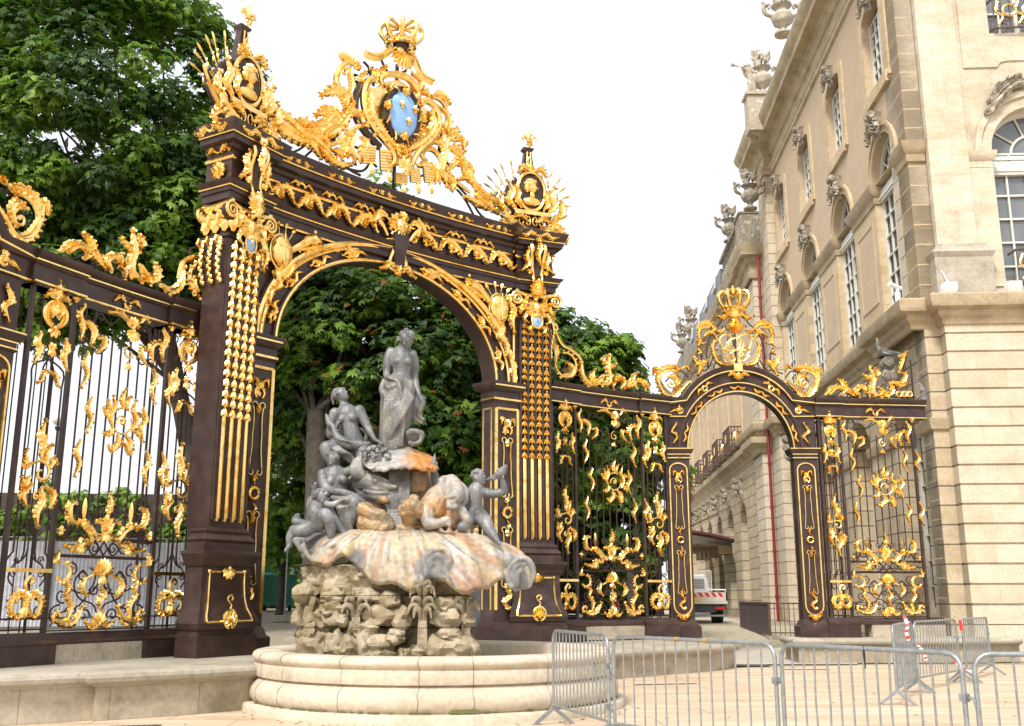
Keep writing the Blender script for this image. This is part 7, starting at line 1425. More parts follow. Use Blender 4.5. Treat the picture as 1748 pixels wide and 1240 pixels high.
fig('conch_blower_statue', 'grey lead statue of a boy blowing a conch at the outer edge of the group', b, 'lead', [('conch', s_, 'lead')])
# ---- the great shell bowl
F_ = [(235, 195, -.1), (262, 262, -.6), (320, 322, -1.0), (400, 335, -1.2), (465, 295, -1.25), (530, 290, -1.25), (600, 350, -1.25), (650, 415, -1.35), (750, 430, -1.45), (860, 470, -1.5), (930, 462, -1.5), (985, 400, -1.52), (1060, 410, -1.52), (1110, 455, -1.5), (1210, 480, -1.45), (1290, 465, -1.35), (1350, 425, -1.2), (1420, 420, -1.05), (1470, 470, -.9), (1530, 465, -.7), (1568, 390, -.45), (1560, 330, -.25), (1500, 285, -.05)]
Bk = [(300, 175, .3), (400, 165, .1), (480, 150, -.1), (520, 145, -.3), (560, 145, -.4), (600, 145, -.5), (640, 140, -.55), (700, 140, -.6), (760, 145, -.62), (820, 148, -.65), (880, 150, -.65), (930, 150, -.65), (980, 150, -.65), (1040, 152, -.62), (1100, 155, -.6), (1160, 158, -.55), (1220, 165, -.5), (1280, 175, -.4), (1320, 190, -.3), (1350, 205, -.2), (1370, 215, -.1), (1385, 225, 0), (1390, 235, .2)]
b = MB(); F2 = cr([tuple(J(*p)) for p in F_], 7); B2 = cr([tuple(J(*p)) for p in Bk], 7); n = len(F2); m = 22; vs = []; fs = []
for i in range(n):
    a, c_ = Vector(B2[i]), Vector(F2[i])
    for j in range(m+1):
        t = j/m; h = 1-(1-t)**1.0; p = a.lerp(c_, t); drop = (a.z-c_.z); p.z = a.z-drop*(t**1.9); out = .22*math.sin(math.pi*t); p.y -= out; w = math.sin(i/n*2*math.pi*11)
        p.z += .035*w*t; p.y -= .03*w*t+.02*math.sin(i/n*2*math.pi*23)*t; vs.append(p)
o_ = len(vs)
for i in range(n):
    for j in range(m+1): p = vs[i*(m+1)+j].copy(); p.z -= .07; p.y += .09; vs.append(p)
for i in range(n-1):
    for j in range(m): a = i*(m+1)+j; q = (a, a+1, a+m+2, a+m+1); fs += [q, tuple(x+o_ for x in q[::-1])]
    a = i*(m+1)+m; fs.append((a, a+o_, a+m+1+o_, a+m+1)); a = i*(m+1); fs.append((a, a+m+1, a+m+1+o_, a+o_))
for j in range(m): fs.append((j, j+o_, j+1+o_, j+1)); a = (n-1)*(m+1)+j; fs.append((a, a+1, a+1+o_, a+o_))
b.add(vs, fs)
curls = [[(600, 400), (640, 380), (632, 320), (590, 262), (530, 245), (480, 262)], [(615, 360), (600, 305), (555, 275), (510, 280)], [(925, 460), (925, 390), (955, 315), (1010, 262), (1070, 255), (1100, 300), (1085, 370), (1100, 435)], [(945, 455), (952, 390), (985, 325), (1035, 290), (1060, 320), (1035, 390)], [(965, 440), (975, 380), (1010, 335), (1030, 350)],
         [(1440, 465), (1425, 400), (1450, 340), (1505, 305), (1550, 330), (1568, 400), (1545, 465)], [(1460, 460), (1450, 400), (1480, 345), (1520, 345)], [(1480, 455), (1480, 400), (1505, 370)], [(270, 260), (255, 225), (240, 200), (290, 200)], [(330, 310), (300, 270), (290, 225)], [(440, 320), (420, 270), (440, 230), (490, 215)]]
for q in curls: limb(b, [J(x, y, -1.45 if 900 < x < 1120 else (-1.05 if x > 1400 else (-1.15 if x > 420 else -1.05))) for x, y in q], [12]+[17]*(len(q)-2)+[10], 8, 5)
rr = random.Random(2)
for k in range(16): x = 600+50*k; ball(b, J(x, 150+rr.uniform(-8, 8), -.72), rr.uniform(12, 20))
o = fuse(b, 'shell_bowl', 'limed', None, .021, 2, .012, 4)
cc_ = [J(590, 320, -1.1), J(1010, 350, -1.5), J(1500, 390, -.9), J(330, 260, -.6)]; top_ = J(820, 60, -.2)
def shc(c, n_):
    a = math.atan2(c.z-top_.z-.2, c.x-top_.x); r_ = math.hypot(c.x-top_.x, c.z-top_.z); s1 = noise.noise(Vector((a*7, r_*.9, 3))); s2 = noise.noise(Vector((a*15+4, r_*1.2, 7))); s3 = noise.noise(c*2.6)
    col = mixc(CREAM, ORANGE, s1*2.2+.0+s3*.7); col = mixc(col, WHT, s2*3.2-.35); col = mixc(col, (.66, .48, .16), noise.noise(Vector((a*10, r_*1.5, 21)))*2.2-.2)
    g = max([1.0-(c-q).length/d for q, d in zip(cc_, (.30, .36, .42, .55))]+[0]); col = mixc(col, GREY, g*2.3+s3*.4*(g > 0)); col = mixc(col, GREY, .55-(c.x-J(420, 0)[0])*2.2 if c.x < J(560, 0)[0] else 0)
    col = mixc(col, (.30, .29, .27), .30)
    return mixc(col, (.20, .20, .20), noise.noise(Vector((a*24, r_*2, 40)))*3.4-.9)
shellcol(o.data, shc, None); tag(o, 'great scalloped shell bowl with curled lips, streaked orange, cream and grey, spilling over the rock', 'shell')
# ---- rocky pedestal of worn blocks with carved reeds
t = thing('rock_pedestal', 'worn limestone rock pedestal with mossy joints and carved palms inside the basin', 'pedestal', tuple(J(745, 700, 0))[:2]+(0,), R(18))
mrock = stone('pedestal_rock', (.49, .42, .31), (.44, .37, .26), .52, 9, 'X', .6, .016, dirt=1.0, c3=(.20, .155, .07), bumpy=1.0, zoff=.1); [setattr(n.inputs[7], 'default_value', (.085, .075, .025, 1)) for n in mrock.node_tree.nodes if n.bl_idname == 'ShaderNodeMix' and not n.inputs[7].is_linked]; M['rockbase'] = mrock
b = MB(); nz, na = 130, 220; vs = []; fs = []
for j in range(nz):
    z = .15+2.05*j/(nz-1); lay = int((z-.1)/.52)
    for i in range(na):
        a = 2*math.pi*i/na; ca, sa = math.cos(a), math.sin(a); e = 1/((abs(ca)**3.2+abs(sa)**3.2)**(1/3.2)); p = Vector((ca*1.46*e, sa*.95*e, z))
        q = Vector((p.x*1.5+lay*7.3, p.y*1.5, z*1.2)); d = .26*noise.noise(q)+.20*abs(noise.noise(q*2.3))-.1*abs(noise.noise(q*4.1+Vector((3, 3, 3))))+.07*noise.fractal(q*4, 1, 2, 4); cell = noise.cell(Vector((a*2.1+lay*3, lay, 0))); d += .10*(cell-.5)
        jt = abs(((z-.1) % .52)-.0); d -= .07*max(0, 1-min(jt, .52-jt)/.025); s = 1+d/1.3-.06*(z-1.2)*(z < 1.2)*-1*0; vs.append((p.x*s, p.y*s, z))
for j in range(nz-1):
    for i in range(na): fs.append((j*na+i, j*na+(i+1) % na, (j+1)*na+(i+1) % na, (j+1)*na+i))
fs.append(tuple((nz-1)*na+i for i in range(na))); b.add(vs, fs); b.build('rock_mass', mrock, t, angle=60)
def tl(p): return t_inv @ V(p)
t_inv = (Matrix.Translation(t.location) @ Matrix.Rotation(R(18), 4, 'Z')).inverted()
rr = random.Random(11)
for k, (x, y, w, h) in enumerate(((365, 790, 90, 70), (480, 640, 60, 60), (470, 790, 60, 80), (535, 800, 60, 70), (700, 790, 80, 60), (700, 850, 110, 40), (1030, 800, 60, 60), (1130, 800, 90, 60), (1200, 810, 60, 60), (450, 580, 70, 50), (470, 520, 80, 40), (620, 800, 50, 70), (340, 600, 50, 90), (330, 720, 40, 60), (850, 840, 40, 40), (720, 620, 90, 60), (1080, 640, 90, 60), (830, 640, 60, 70), (300, 500, 60, 60), (640, 520, 80, 45), (760, 540, 60, 50), (1060, 560, 70, 50), (1180, 640, 50, 60), (420, 860, 70, 30), (920, 830, 40, 40), (560, 700, 40, 50), (400, 690, 55, 50), (1100, 730, 60, 40), (650, 690, 60, 45), (800, 740, 50, 40))):
    mb = MB(); c = tl(J(x, y, -1.1-.15*(y > 700)+.25*(x < 420)+.2*(x > 1150))); bm = bmesh.new(); bmesh.ops.create_icosphere(bm, subdivisions=3, radius=1)
    for v in bm.verts: q = v.co*1.6+V((k*5, 0, 0)); s = 1+.35*noise.noise(q)+.22*noise.cell(q*1.3)*.6; v.co = V((v.co.x*w*PX*s, v.co.y*.26*s, v.co.z*h*PX*s))+c
    mb.add([v.co.copy() for v in bm.verts], [tuple(v.index for v in f.verts) for f in bm.faces]); bm.free(); mb.build('loose_rock', mrock, t, angle=35)
for x, top, D in ((580, 480, -1.25), (950, 400, -1.35), (1190, 470, -1.05)):
    mb = MB(); L3 = lambda *p: tl(J(*p))
    for k in range(5): mb.tube([L3(x-24+12*k, 870, D), L3(x-20+10*k, 700, D-.03), L3(x-16+8*k, 600, D-.03), L3(x-16+8*k, top, D+.05)], [.022, .02, .019, .016], 8)
    mb.tube([L3(x, 870, D+.05), L3(x, top, D+.1)], [.075, .05], 10)
    for sg in (-1, 1):
        for k, (yy, L) in enumerate(((600, 80), (560, 62), (620, 50), (500, 70), (470, 50))):
            if x != 950 and k > 1: continue
            q = cr([tuple(L3(x+sg*8, yy+40, D-.02)), tuple(L3(x+sg*L*.35, yy-25, D-.12)), tuple(L3(x+sg*L*.8, yy-30, D-.15)), tuple(L3(x+sg*L, yy+10+5*k, D-.14))], 5)
            mb.tube(q, [.02, .05, .042, .012], 7, squash=.7)
    mb.build('carved_palm', mrock, t, angle=60)
# ---- the round basin
t = thing('fountain_basin', 'round moulded limestone basin of the fountain with rolled rim and mossy foot', 'basin', (-1.22, 17.0, 0))
prof = [(r*.95, z*.93) for r, z in [(3.16, -.02), (3.16, .10), (3.13, .13), (2.98, .135), (3.00, .15), (3.05, .22), (3.06, .3), (3.04, .38), (2.98, .45), (2.92, .5), (2.90, .52), (2.97, .525), (2.98, .55), (2.98, .70), (2.97, .72), (2.955, .735), (2.97, .75), (3.01, .79), (3.02, .83), (3.0, .875), (2.95, .905), (2.88, .915), (2.62, .91), (2.56, .89), (2.52, .84), (2.5, .3)]]
mb = MB(); mb.lathe(prof, (0, 0, 0), 144); mb.build('moulded_wall', 'basin', t, angle=50)
mb = MB(); mb.lathe([(2.42, .28), (0, .28)], (0, 0, 0), 48); mb.build('basin_floor', 'curb', t)
jm = mat('joint_lines', (.20, .17, .12), .95)
for k in range(18):
    jl = MB(); a = R(20*k+7+3*math.sin(k*2.1)); q = [(r+.003, z) for r, z in prof[2:23]]; jl.tube([(r*math.cos(a+(.004*math.sin(z*30))), r*math.sin(a), z) for r, z in q], .0045, 4)
    jl.build('joint', jm, t)
moss = mat('moss', (.10, .12, .03), .95, 0, var=(.16, .14, .05), vs=9, bump=.8, bs=50); mb = MB(); rr = random.Random(3)
for k in range(150):
    a = rr.uniform(0, 6.28); mb.ell((2.85*math.cos(a), 2.85*math.sin(a), .128), (rr.uniform(.02, .07), rr.uniform(.02, .07), .012), 6, 4)
for k in range(30): a = R(-78)+rr.uniform(-.06, .06); mb.ell((2.87*math.cos(a), 2.87*math.sin(a), .13+rr.uniform(0, .02)), (.07, .05, .04), 6, 4)
tag(mb.build('foot_moss', moss, t), kind='stuff')
# ================================================================ trees, hedges
def leafmesh(name, cl, per, L, mats, parent, seed=0, droop=.5, out=.6, centre=None, leaflets=5, burr=0):
    """CL: list of (x,y,z,radius,material index). Every leaf is a fan of narrow leaflets."""
    rs = np.random.RandomState(seed); C = np.array([c[:3] for c in cl], float); Rr = np.array([c[3] for c in cl]); Mi = np.array([c[4] for c in cl]); k = len(cl)
    idx = np.repeat(np.arange(k), per); n = len(idx); g = rs.normal(size=(n, 3)); g /= np.linalg.norm(g, axis=1)[:, None]; rad = rs.uniform(.45, 1.0, n)**.5
    off = g*rad[:, None]*Rr[idx][:, None]*np.array([1, 1, .62]); p = C[idx]+off
    nrm = off/np.linalg.norm(off, axis=1)[:, None]*out+np.array([0, 0, 1.0])+rs.normal(size=(n, 3))*.35
    if centre is not None: d = p-np.array(centre); nrm += d/np.linalg.norm(d, axis=1)[:, None]*.45
    nrm /= np.linalg.norm(nrm, axis=1)[:, None]
    a = rs.uniform(0, 2*np.pi, n); r = np.stack([np.cos(a), np.sin(a), np.zeros(n)], 1); t = r-nrm*(r*nrm).sum(1)[:, None]; t /= np.linalg.norm(t, axis=1)[:, None]; b = np.cross(nrm, t)
    Ls = L*rs.uniform(.7, 1.25, n); vs = []; 
    for q in range(leaflets):
        an = np.radians(-72+144*q/max(1, leaflets-1)); l = Ls*(1.0 if abs(q-(leaflets-1)/2) < 1 else .8); d = t*np.cos(an)+b*np.sin(an); s = np.cross(nrm, d)
        w = l*.19; mid = p+d*(l*.62)[:, None]; tip = p+d*l[:, None]-nrm*(l*droop*.55)[:, None]
        vs += [p, mid+s*w[:, None]-nrm*(l*.05)[:, None], tip, mid-s*w[:, None]-nrm*(l*.05)[:, None], mid+nrm*(l*.05)[:, None]]
    V_ = np.stack(vs, 1).reshape(-1, 3); m = n*leaflets; base = np.arange(m)*5
    F = np.stack([np.stack([base, base+1, base+4], 1), np.stack([base+1, base+2, base+4], 1), np.stack([base+2, base+3, base+4], 1), np.stack([base+3, base, base+4], 1)], 1).reshape(-1)
    me = bpy.data.meshes.new(name); me.vertices.add(len(V_)); me.vertices.foreach_set('co', V_.reshape(-1)); nf = m*4
    me.loops.add(nf*3); me.loops.foreach_set('vertex_index', F.astype(np.int32)); me.polygons.add(nf); me.polygons.foreach_set('loop_start', np.arange(nf, dtype=np.int32)*3)
    mi = Mi[idx]; mi = np.where(rs.uniform(size=n) < .12, (mi+1) % min(3, len(mats)), mi); mi = np.where(rs.uniform(size=n) < (.022 if len(mats) > 3 else 0), 3, mi); me.polygons.foreach_set('material_index', np.repeat(mi, leaflets*4).astype(np.int32))
    for q in mats: me.materials.append(M[q])
    me.update(calc_edges=True); o = bpy.data.objects.new(name, me); scn.collection.objects.link(o); o.parent = parent; return o
def tree(name, lab, base, crowns, trunk, seed, per=46, L=.2, mats=('leafd', 'leafm', 'leafl'), n_cl=150, light=.5, rust=False, grp='trees behind the railings', vis=None):
    """BASE: trunk foot. CROWNS: ellipsoids (cx,cy,cz,rx,ry,rz,number of leaf clumps). Limbs run from the trunk to a share of the clumps."""
    rr = random.Random(seed); t = thing(name, lab, 'tree', base, 0, grp); bx, by, bz = base; cl = []; ms = list(mats)+(['leafo'] if rust else [])
    for cx, cy, cz, rx, ry, rz, nn in crowns:
        for i in range(nn):
            while True:
                q = Vector((rr.uniform(-1, 1), rr.uniform(-1, 1), rr.uniform(-1, 1)))
                if .25 < q.length < 1: break
            q = q.normalized()*(q.length**.45); nz_ = 1+.22*noise.noise(q*2.2+Vector((seed, 0, 0)))
            x, y, z = cx+q.x*rx*nz_-bx, cy+q.y*ry*nz_-by, cz+q.z*rz*nz_-bz; u = rr.random()
            mi = 0 if u < .52 else (1 if u < .84 else 2)
            cl.append((x, y, z, rr.uniform(.42, .85), mi))
    leafmesh('crown', cl, per, L, ms, t, seed, centre=(crowns[0][0]-bx, crowns[0][1]-by, crowns[0][2]-bz))
    mb = MB(); h = trunk[0]; r = trunk[1]; lean = trunk[2] if len(trunk) > 2 else (0, 0)
    q = cr([(0, 0, -.3), (lean[0]*.1, lean[1]*.1, h*.12), (lean[0]*.4, lean[1]*.4, h*.5), (lean[0], lean[1], h)], 5); mb.tube(q, [r*1.9, r*1.15, r, r*.8, r*.6], 14)
    for i in range(0, len(cl), 17):
        c = cl[i]; s = rr.uniform(.7, 1.0)
        if c[2] < h*.75: continue
        p0 = (lean[0]*s, lean[1]*s, h*s); mid = ((p0[0]+c[0])/2+rr.uniform(-.4, .4), (p0[1]+c[1])/2, (p0[2]+c[2])/2+rr.uniform(.1, .8)); mb.tube(cr([p0, mid, c[:3]], 5), [r*.24, r*.12, r*.035], 6)
    mb.build('trunk', 'bark', t, angle=80)
    return t
def gp(u, D): a, b = ray(u, 900); return (a*D, D, ground_h(a*D, D))
def cw(u, v, D): return P(u, v, D)
c1 = cw(150, 215, 22.5); tree('chestnut_tree', 'large dense horse chestnut towering over the nearest railing and near pier', gp(372, 25.5), [(c1[0]-.4, 23.5, c1[2]+.6, 4.0, 2.8, 4.1, 330), (c1[0]+1.9, 23.5, c1[2]-2.2, 1.9, 1.8, 2.3, 90), (c1[0]-.6, 23.8, c1[2]-3.2, 2.8, 1.9, 1.7, 110), (c1[0]-3.5, 24.5, c1[2]-2.3, 2.6, 2.2, 2.2, 80)], (8.5, .28, (-1.6, -1.2)), 3, 74, .19, ('leafd', 'leafm', 'leafl'))
c2 = cw(650, 600, 27); tree('chestnut_tree', 'broad dark chestnut with a thick leaning trunk, its crown filling the portico arch', gp(548, 25.2), [(c2[0]-.2, 28, c2[2]-.2, 4.4, 2.6, 3.2, 250), (c2[0]+2.0, 27.5, c2[2]-2.3, 2.7, 1.8, 1.7, 80), (c2[0]-2.3, 28, c2[2]+.5, 2.2, 1.8, 2.6, 60), (c2[0]-.8, 29, c2[2]+3.3, 2.6, 2.2, 2.1, 80), (c2[0]+.3, 29, c2[2]-1.5, 3.6, 1.6, 2.3, 120)], (5.5, .36, (-.35, .5)), 5, 68, .215, ('leafd', 'leafm', 'leafl'), rust=True)
c3_ = cw(935, 640, 31); tree('chestnut_tree', 'leafy chestnut with spreading boughs between the great portico and the open sky', gp(890, 33), [(c3_[0]-.6, 32, c3_[2]-.1, 2.7, 2.4, 2.3, 110), (c3_[0]+1.55, 31.5, c3_[2]+.55, 1.25, 1.2, .9, 40), (c3_[0]+1.0, 32, c3_[2]-2.2, 2.3, 2.0, 1.4, 60)], (5, .3), 9, 60, .25, ('leafm', 'leafl', 'leafd'), rust=True)
c4 = cw(1075, 660, 52); tree('distant_tree', 'small pale distant tree just beyond the middle railing cresting', gp(1075, 52), [(c4[0], 52, c4[2]-1.5, 1.9, 1.6, 2.0, 50)], (7, .2), 12, 60, .26, ('leafm', 'leafl', 'leafl'), grp=None)
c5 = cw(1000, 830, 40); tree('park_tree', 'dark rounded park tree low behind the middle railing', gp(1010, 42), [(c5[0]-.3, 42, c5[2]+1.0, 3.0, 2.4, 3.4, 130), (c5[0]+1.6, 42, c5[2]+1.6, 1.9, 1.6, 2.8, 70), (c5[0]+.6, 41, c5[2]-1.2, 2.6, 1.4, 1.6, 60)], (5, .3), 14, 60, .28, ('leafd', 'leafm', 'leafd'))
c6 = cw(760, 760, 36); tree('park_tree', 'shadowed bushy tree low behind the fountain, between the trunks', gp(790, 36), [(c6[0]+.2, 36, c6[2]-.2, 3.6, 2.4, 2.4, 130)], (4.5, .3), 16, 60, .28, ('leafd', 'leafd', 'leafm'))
c7 = cw(490, 800, 33); tree('park_shrub', 'bright green tall shrub beside the near jamb of the portico, above the green bin', gp(485, 34), [(c7[0]-.2, 34, c7[2]-.6, 1.7, 1.2, 2.4, 90)], (2.5, .12), 21, 60, .2, ('leafm', 'leafl', 'leafl'))
c8 = cw(1122, 850, 62); tree('park_tree', 'slim distant tree filling the gap beside the near pilaster of the small arched gate', gp(1122, 62), [(c8[0], 62, c8[2], 1.7, 1.6, 4.6, 90)], (6, .2), 23, 50, .3, ('leafm', 'leafl', 'leafm'))
# hedges and ivy-clad wall
def hedge(name, lab, A, B, h, d, mats, seed, cat='hedge', L=.13, per=40):
    t = thing(name, lab, cat, (A[0], A[1], ground_h(*A)), math.atan2(B[1]-A[1], B[0]-A[0])); Ln = math.hypot(B[0]-A[0], B[1]-A[1]); rr = random.Random(seed); cl = []
    nn = int(Ln*h*3.2)
    for i in range(nn): x = rr.uniform(0, Ln); z = rr.uniform(.2, h); cl.append((x, rr.uniform(-.08, .25)-.1*math.sin(x*2), z+.12*math.sin(x*3.1)*(z > h*.8), rr.uniform(.3, .5), 0 if rr.random() < .4 else (1 if rr.random() < .6 else 2)))
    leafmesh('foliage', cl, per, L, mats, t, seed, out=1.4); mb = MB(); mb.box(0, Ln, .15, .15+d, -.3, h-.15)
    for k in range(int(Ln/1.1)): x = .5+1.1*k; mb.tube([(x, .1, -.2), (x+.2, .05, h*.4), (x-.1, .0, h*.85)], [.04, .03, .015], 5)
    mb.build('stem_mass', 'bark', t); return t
hedge('ivy_wall', 'wall covered with bright green ivy behind the white hoarding', (-22, 33), (-8.8, 34.5), 4.1, .5, ('leafl', 'leafm', 'leafl'), 3, 'ivy wall', .17)
hedge('clipped_hedge', 'tall bright green hedge behind the green bin', (-11.0, 40.5), (-4.5, 41.5), 4.4, .8, ('leafm', 'leafl', 'leafl'), 4, 'hedge', .17)
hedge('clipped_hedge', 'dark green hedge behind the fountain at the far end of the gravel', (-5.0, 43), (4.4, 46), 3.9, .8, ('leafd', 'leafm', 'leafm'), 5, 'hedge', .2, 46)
hedge('clipped_hedge', 'distant green hedge seen between the middle railing and the small arched gate', (3.5, 52), (9.2, 66), 4.6, .8, ('leafm', 'leafm', 'leafl'), 6, 'hedge', .22, 46)
# ================================================================ hoarding, lamp, bin, park furniture
hm = mat('hoarding_white', (.55, .57, .62), .5, 0, var=(.48, .50, .56), vs=1.5); wirem = mat('wire_grey', (.3, .31, .33), .5, .5)
def hoarding(A, B, n, lab, z0=0, h=2.15, rows=1):
    t = thing('site_hoarding', lab, 'hoarding', (A[0], A[1], ground_h(*A)+z0), math.atan2(B[1]-A[1], B[0]-A[0]), 'sheet hoardings behind the railings'); Ln = math.hypot(B[0]-A[0], B[1]-A[1]); w = Ln/n
    for i in range(n):
        mb = MB(); x0 = i*w+.02; k = int(w/.1)
        for j in range(k): xx = x0+j*(w-.04)/k; d_ = (w-.04)/k; mb.add([(xx, 0, .1), (xx+d_*.5, -.025, .1), (xx+d_, 0, .1), (xx, 0, h), (xx+d_*.5, -.025, h), (xx+d_, 0, h)], [(0, 1, 4, 3), (1, 2, 5, 4)])
        mb.build('sheet_panel', hm, t)
        mb = MB(); mb.tube([(x0, -.07, .05), (x0, -.07, h+.1), (x0+w-.05, -.07, h+.1), (x0+w-.05, -.07, .05)], .022, 6)
        for j in range(1, 22): mb.tube([(x0+w*j/22, -.07, .1), (x0+w*j/22, -.07, h+.05)], .006, 3)
        for j in range(1, 9): mb.tube([(x0, -.07, .1+j*h/9), (x0+w-.05, -.07, .1+j*h/9)], .006, 3)
        mb.build('mesh_panel', wirem, t)
    return t
hoarding((-17.5, 27.0), (-7.5, 29.5), 4, 'pale sheet hoarding behind wire mesh, seen through the nearest railing', 0, 2.35)
hoarding((-1.6, 31.5), (1.2, 32.2), 1, 'short pale hoarding panel just beyond the farther jamb of the portico', 0, 2.2)
x, y, z = gp(493, 31); t = thing('mesh_fence_post', 'grey mesh fence post in a concrete foot beside the green bin', 'fence', (x, y, z), .3); mb = MB(); mb.tube([(0, 0, 0), (0, 0, 2.1)], .025, 8); mb.build('pole', 'galv', t); mb = MB(); mb.stack([(0, .38, -.14, .14), (.12, .34, -.12, .12)]); mb.build('concrete_foot', 'capstone', t)
x, y, z = gp(480, 36); t = thing('wheeled_bin', 'green four-wheeled rubbish bin with half-open lid beyond the portico', 'bin', (x, y, z), .15); mb = MB()
vs = [(-.52, -.38, .18), (.52, -.38, .18), (.52, .38, .18), (-.52, .38, .18), (-.62, -.46, 1.18), (.62, -.46, 1.18), (.62, .46, 1.18), (-.62, .46, 1.18)]; mb.add(vs, [(0, 1, 2, 3), (0, 4, 5, 1), (1, 5, 6, 2), (2, 6, 7, 3), (3, 7, 4, 0)])
for k in range(5): mb.box(-.5+.25*k, -.46+.25*k, -.46, -.40, .25, 1.15)
mb.box(-.66, .66, -.5, -.44, 1.12, 1.2); mb.build('body', 'green', t)
mb = MB(); mb.add([(-.66, -.5, 1.2), (.66, -.5, 1.2), (.6, .0, 1.45), (-.6, .0, 1.45), (.62, .46, 1.2), (-.62, .46, 1.2), (-.3, -.3, 1.5), (.5, -.1, 1.42)], [(0, 1, 2, 3), (3, 2, 4, 5)]); mb.box(-.6, .1, -.3, -.25, 1.3, 1.48); mb.build('lid', mat('bin_lid', (.10, .36, .27), .4), t)
for k, (a, b_) in enumerate(((-.42, -.3), (.42, -.3), (-.42, .3), (.42, .3))): mb = MB(); mb.tube([(a-.04, b_, .1), (a+.04, b_, .1)], .1, 12); mb.build('wheel', 'rubber', t)
x, y, z = P(101, 716, 40); t = thing('globe_lamp', 'grey globe street lamp on a thin pole, seen through the nearest railing', 'street lamp', (x, y, 1.2), 0); mb = MB(); mb.tube([(0, 0, 0), (0, 0, z-1.5)], [.08, .05], 8); mb.build('pole', 'galv', t); mb = MB(); mb.ell((0, 0, z-1.2), .26, 16, 12); mb.build('globe', 'frame', t); mb = MB(); mb.tube([(0, 0, z-1.65), (0, 0, z-1.5)], [.1, .14], 12); mb.build('collar', 'rubber', t)
# ================================================================ vehicles
bodyw = mat('car_white', (.70, .71, .72), .3, 0, spec=.6); tailr = mat('tail_red', (.5, .01, .01), .3); yel = mat('plate_yellow', (.75, .55, .03), .5); chrome = mat('dark_metal', (.06, .06, .065), .5, .3); bedm = mat('cream_paint', (.62, .60, .52), .5, 0, var=(.5, .48, .42), vs=3)
x, y, z = gp(1213, 46); t = thing('flatbed_truck', 'small cream flatbed truck seen from behind with red and white chevrons on its tailgate', 'truck', (8.42, 46, z), .0)
mb = MB(); mb.box(-1.05, 1.05, .0, .06, .82, 1.32); mb.box(-1.05, -.99, 0, 3.2, .95, 1.32); mb.box(.99, 1.05, 0, 3.2, .95, 1.32); mb.box(-1.0, 1.0, .06, 3.2, .90, .97); mb.build('flatbed', bedm, t)
for k in range(7):
    x0 = -1.0+.29*k; mb = MB(); mb.add([(x0, -.004, 1.12), (x0+.15, -.004, 1.12), (x0+.02, -.004, 1.31), (x0-.13 if x0 > -.95 else x0, -.004, 1.31)], [(0, 1, 2, 3)]); mb.build('chevron', 'red' if k < 0 else mat('chev_red', (.62, .02, .02), .4) if k == 0 else bpy.data.materials['chev_red'], t)
mb = MB(); mb.box(-.75, -.1, -.008, -.002, .98, 1.06); mb.build('number_plate', yel, t)
mb = MB(); mb.stack([(.9, .88, 3.3, 5.0), (1.5, .88, 3.3, 5.0), (2.05, .78, 3.35, 4.6), (2.15, .7, 3.45, 4.4)]); mb.build('cab', bodyw, t)
for sg in (-1, 1): mb = MB(); mb.box(sg*.4-.26, sg*.4+.26, 3.26, 3.3, 1.5, 1.95); mb.build('rear_window', 'glass', t)
mb = MB(); mb.tube([(-.98, 3.15, 1.0), (-.98, 3.15, 2.3), (.98, 3.15, 2.3), (.98, 3.15, 1.0)], .025, 6)
for k in range(1, 20): mb.tube([(-.98+.098*k, 3.15, 1.3), (-.98+.098*k, 3.15, 2.3)], .006, 3)
for k in range(1, 10): mb.tube([(-.98, 3.15, 1.3+.1*k), (.98, 3.15, 1.3+.1*k)], .006, 3)
mb.tube([(.98, 0, 1.32), (.98, 0, 1.42), (.2, .3, 1.44)], .03, 6); mb.build('guard_mesh', 'white', t)
for sg in (-1, 1): mb = MB(); mb.box(sg*.72-.24, sg*.72+.24, -.02, .1, .55, .72); mb.build('light_box', chrome, t); mb = MB(); mb.box(sg*.72-.2, sg*.72+.2, -.035, -.018, .58, .69); mb.build('tail_light', tailr, t)
mb = MB(); mb.box(-.95, 1.0, -.12, -.05, .28, .36); mb.build('bumper_bar', 'galv', t); mb = MB(); mb.box(-.6, .6, .1, 4.8, .45, .8); mb.box(-.9, .9, .3, .4, .5, .8); mb.build('chassis', chrome, t)
for sg in (-1, 1):
    for k in (0, 1): mb = MB(); c = sg*(.86-.24*k); mb.tube([(c-.1, .9, .34), (c+.1, .9, .34)], .34, 20); mb.build('wheel', 'rubber', t)
x, y, z = gp(1028, 50); t = thing('parked_car', 'white hatchback parked beyond the middle railing', 'car', (x, y, z), R(28)); mb = MB()
mb.stack([(.28, .80, 0, 4.0), (.45, .86, -.05, 4.05), (.85, .85, -.02, 4.0), (.92, .80, .05, 3.0), (1.35, .66, .35, 2.3), (1.45, .58, .5, 2.1)]); mb.build('body', bodyw, t, angle=50)
mb = MB(); mb.add([(-.66, .06, .95), (.66, .06, .95), (.57, .36, 1.34), (-.57, .36, 1.34)], [(0, 1, 2, 3)]); mb.build('rear_window', 'glass', t)
for sg in (-1, 1):
    mb = MB(); mb.add([(sg*.815, .35, .95), (sg*.815, 2.6, .95), (sg*.69, 2.1, 1.32), (sg*.69, .55, 1.32)], [(0, 1, 2, 3)]); mb.build('side_window', 'glass', t); mb = MB(); mb.box(sg*.70-.1, sg*.70+.1, -.07, -.02, .62, .9); mb.build('tail_light', tailr, t)
    for yy in (.7, 3.2): mb = MB(); mb.tube([(sg*.72, yy, .31), (sg*.88, yy, .31)], .31, 20); w_ = mb.build('wheel', 'rubber', t); mb = MB(); mb.tube([(sg*.87, yy, .31), (sg*.895, yy, .31)], .2, 14); mb.build('rim', 'galv', w_)
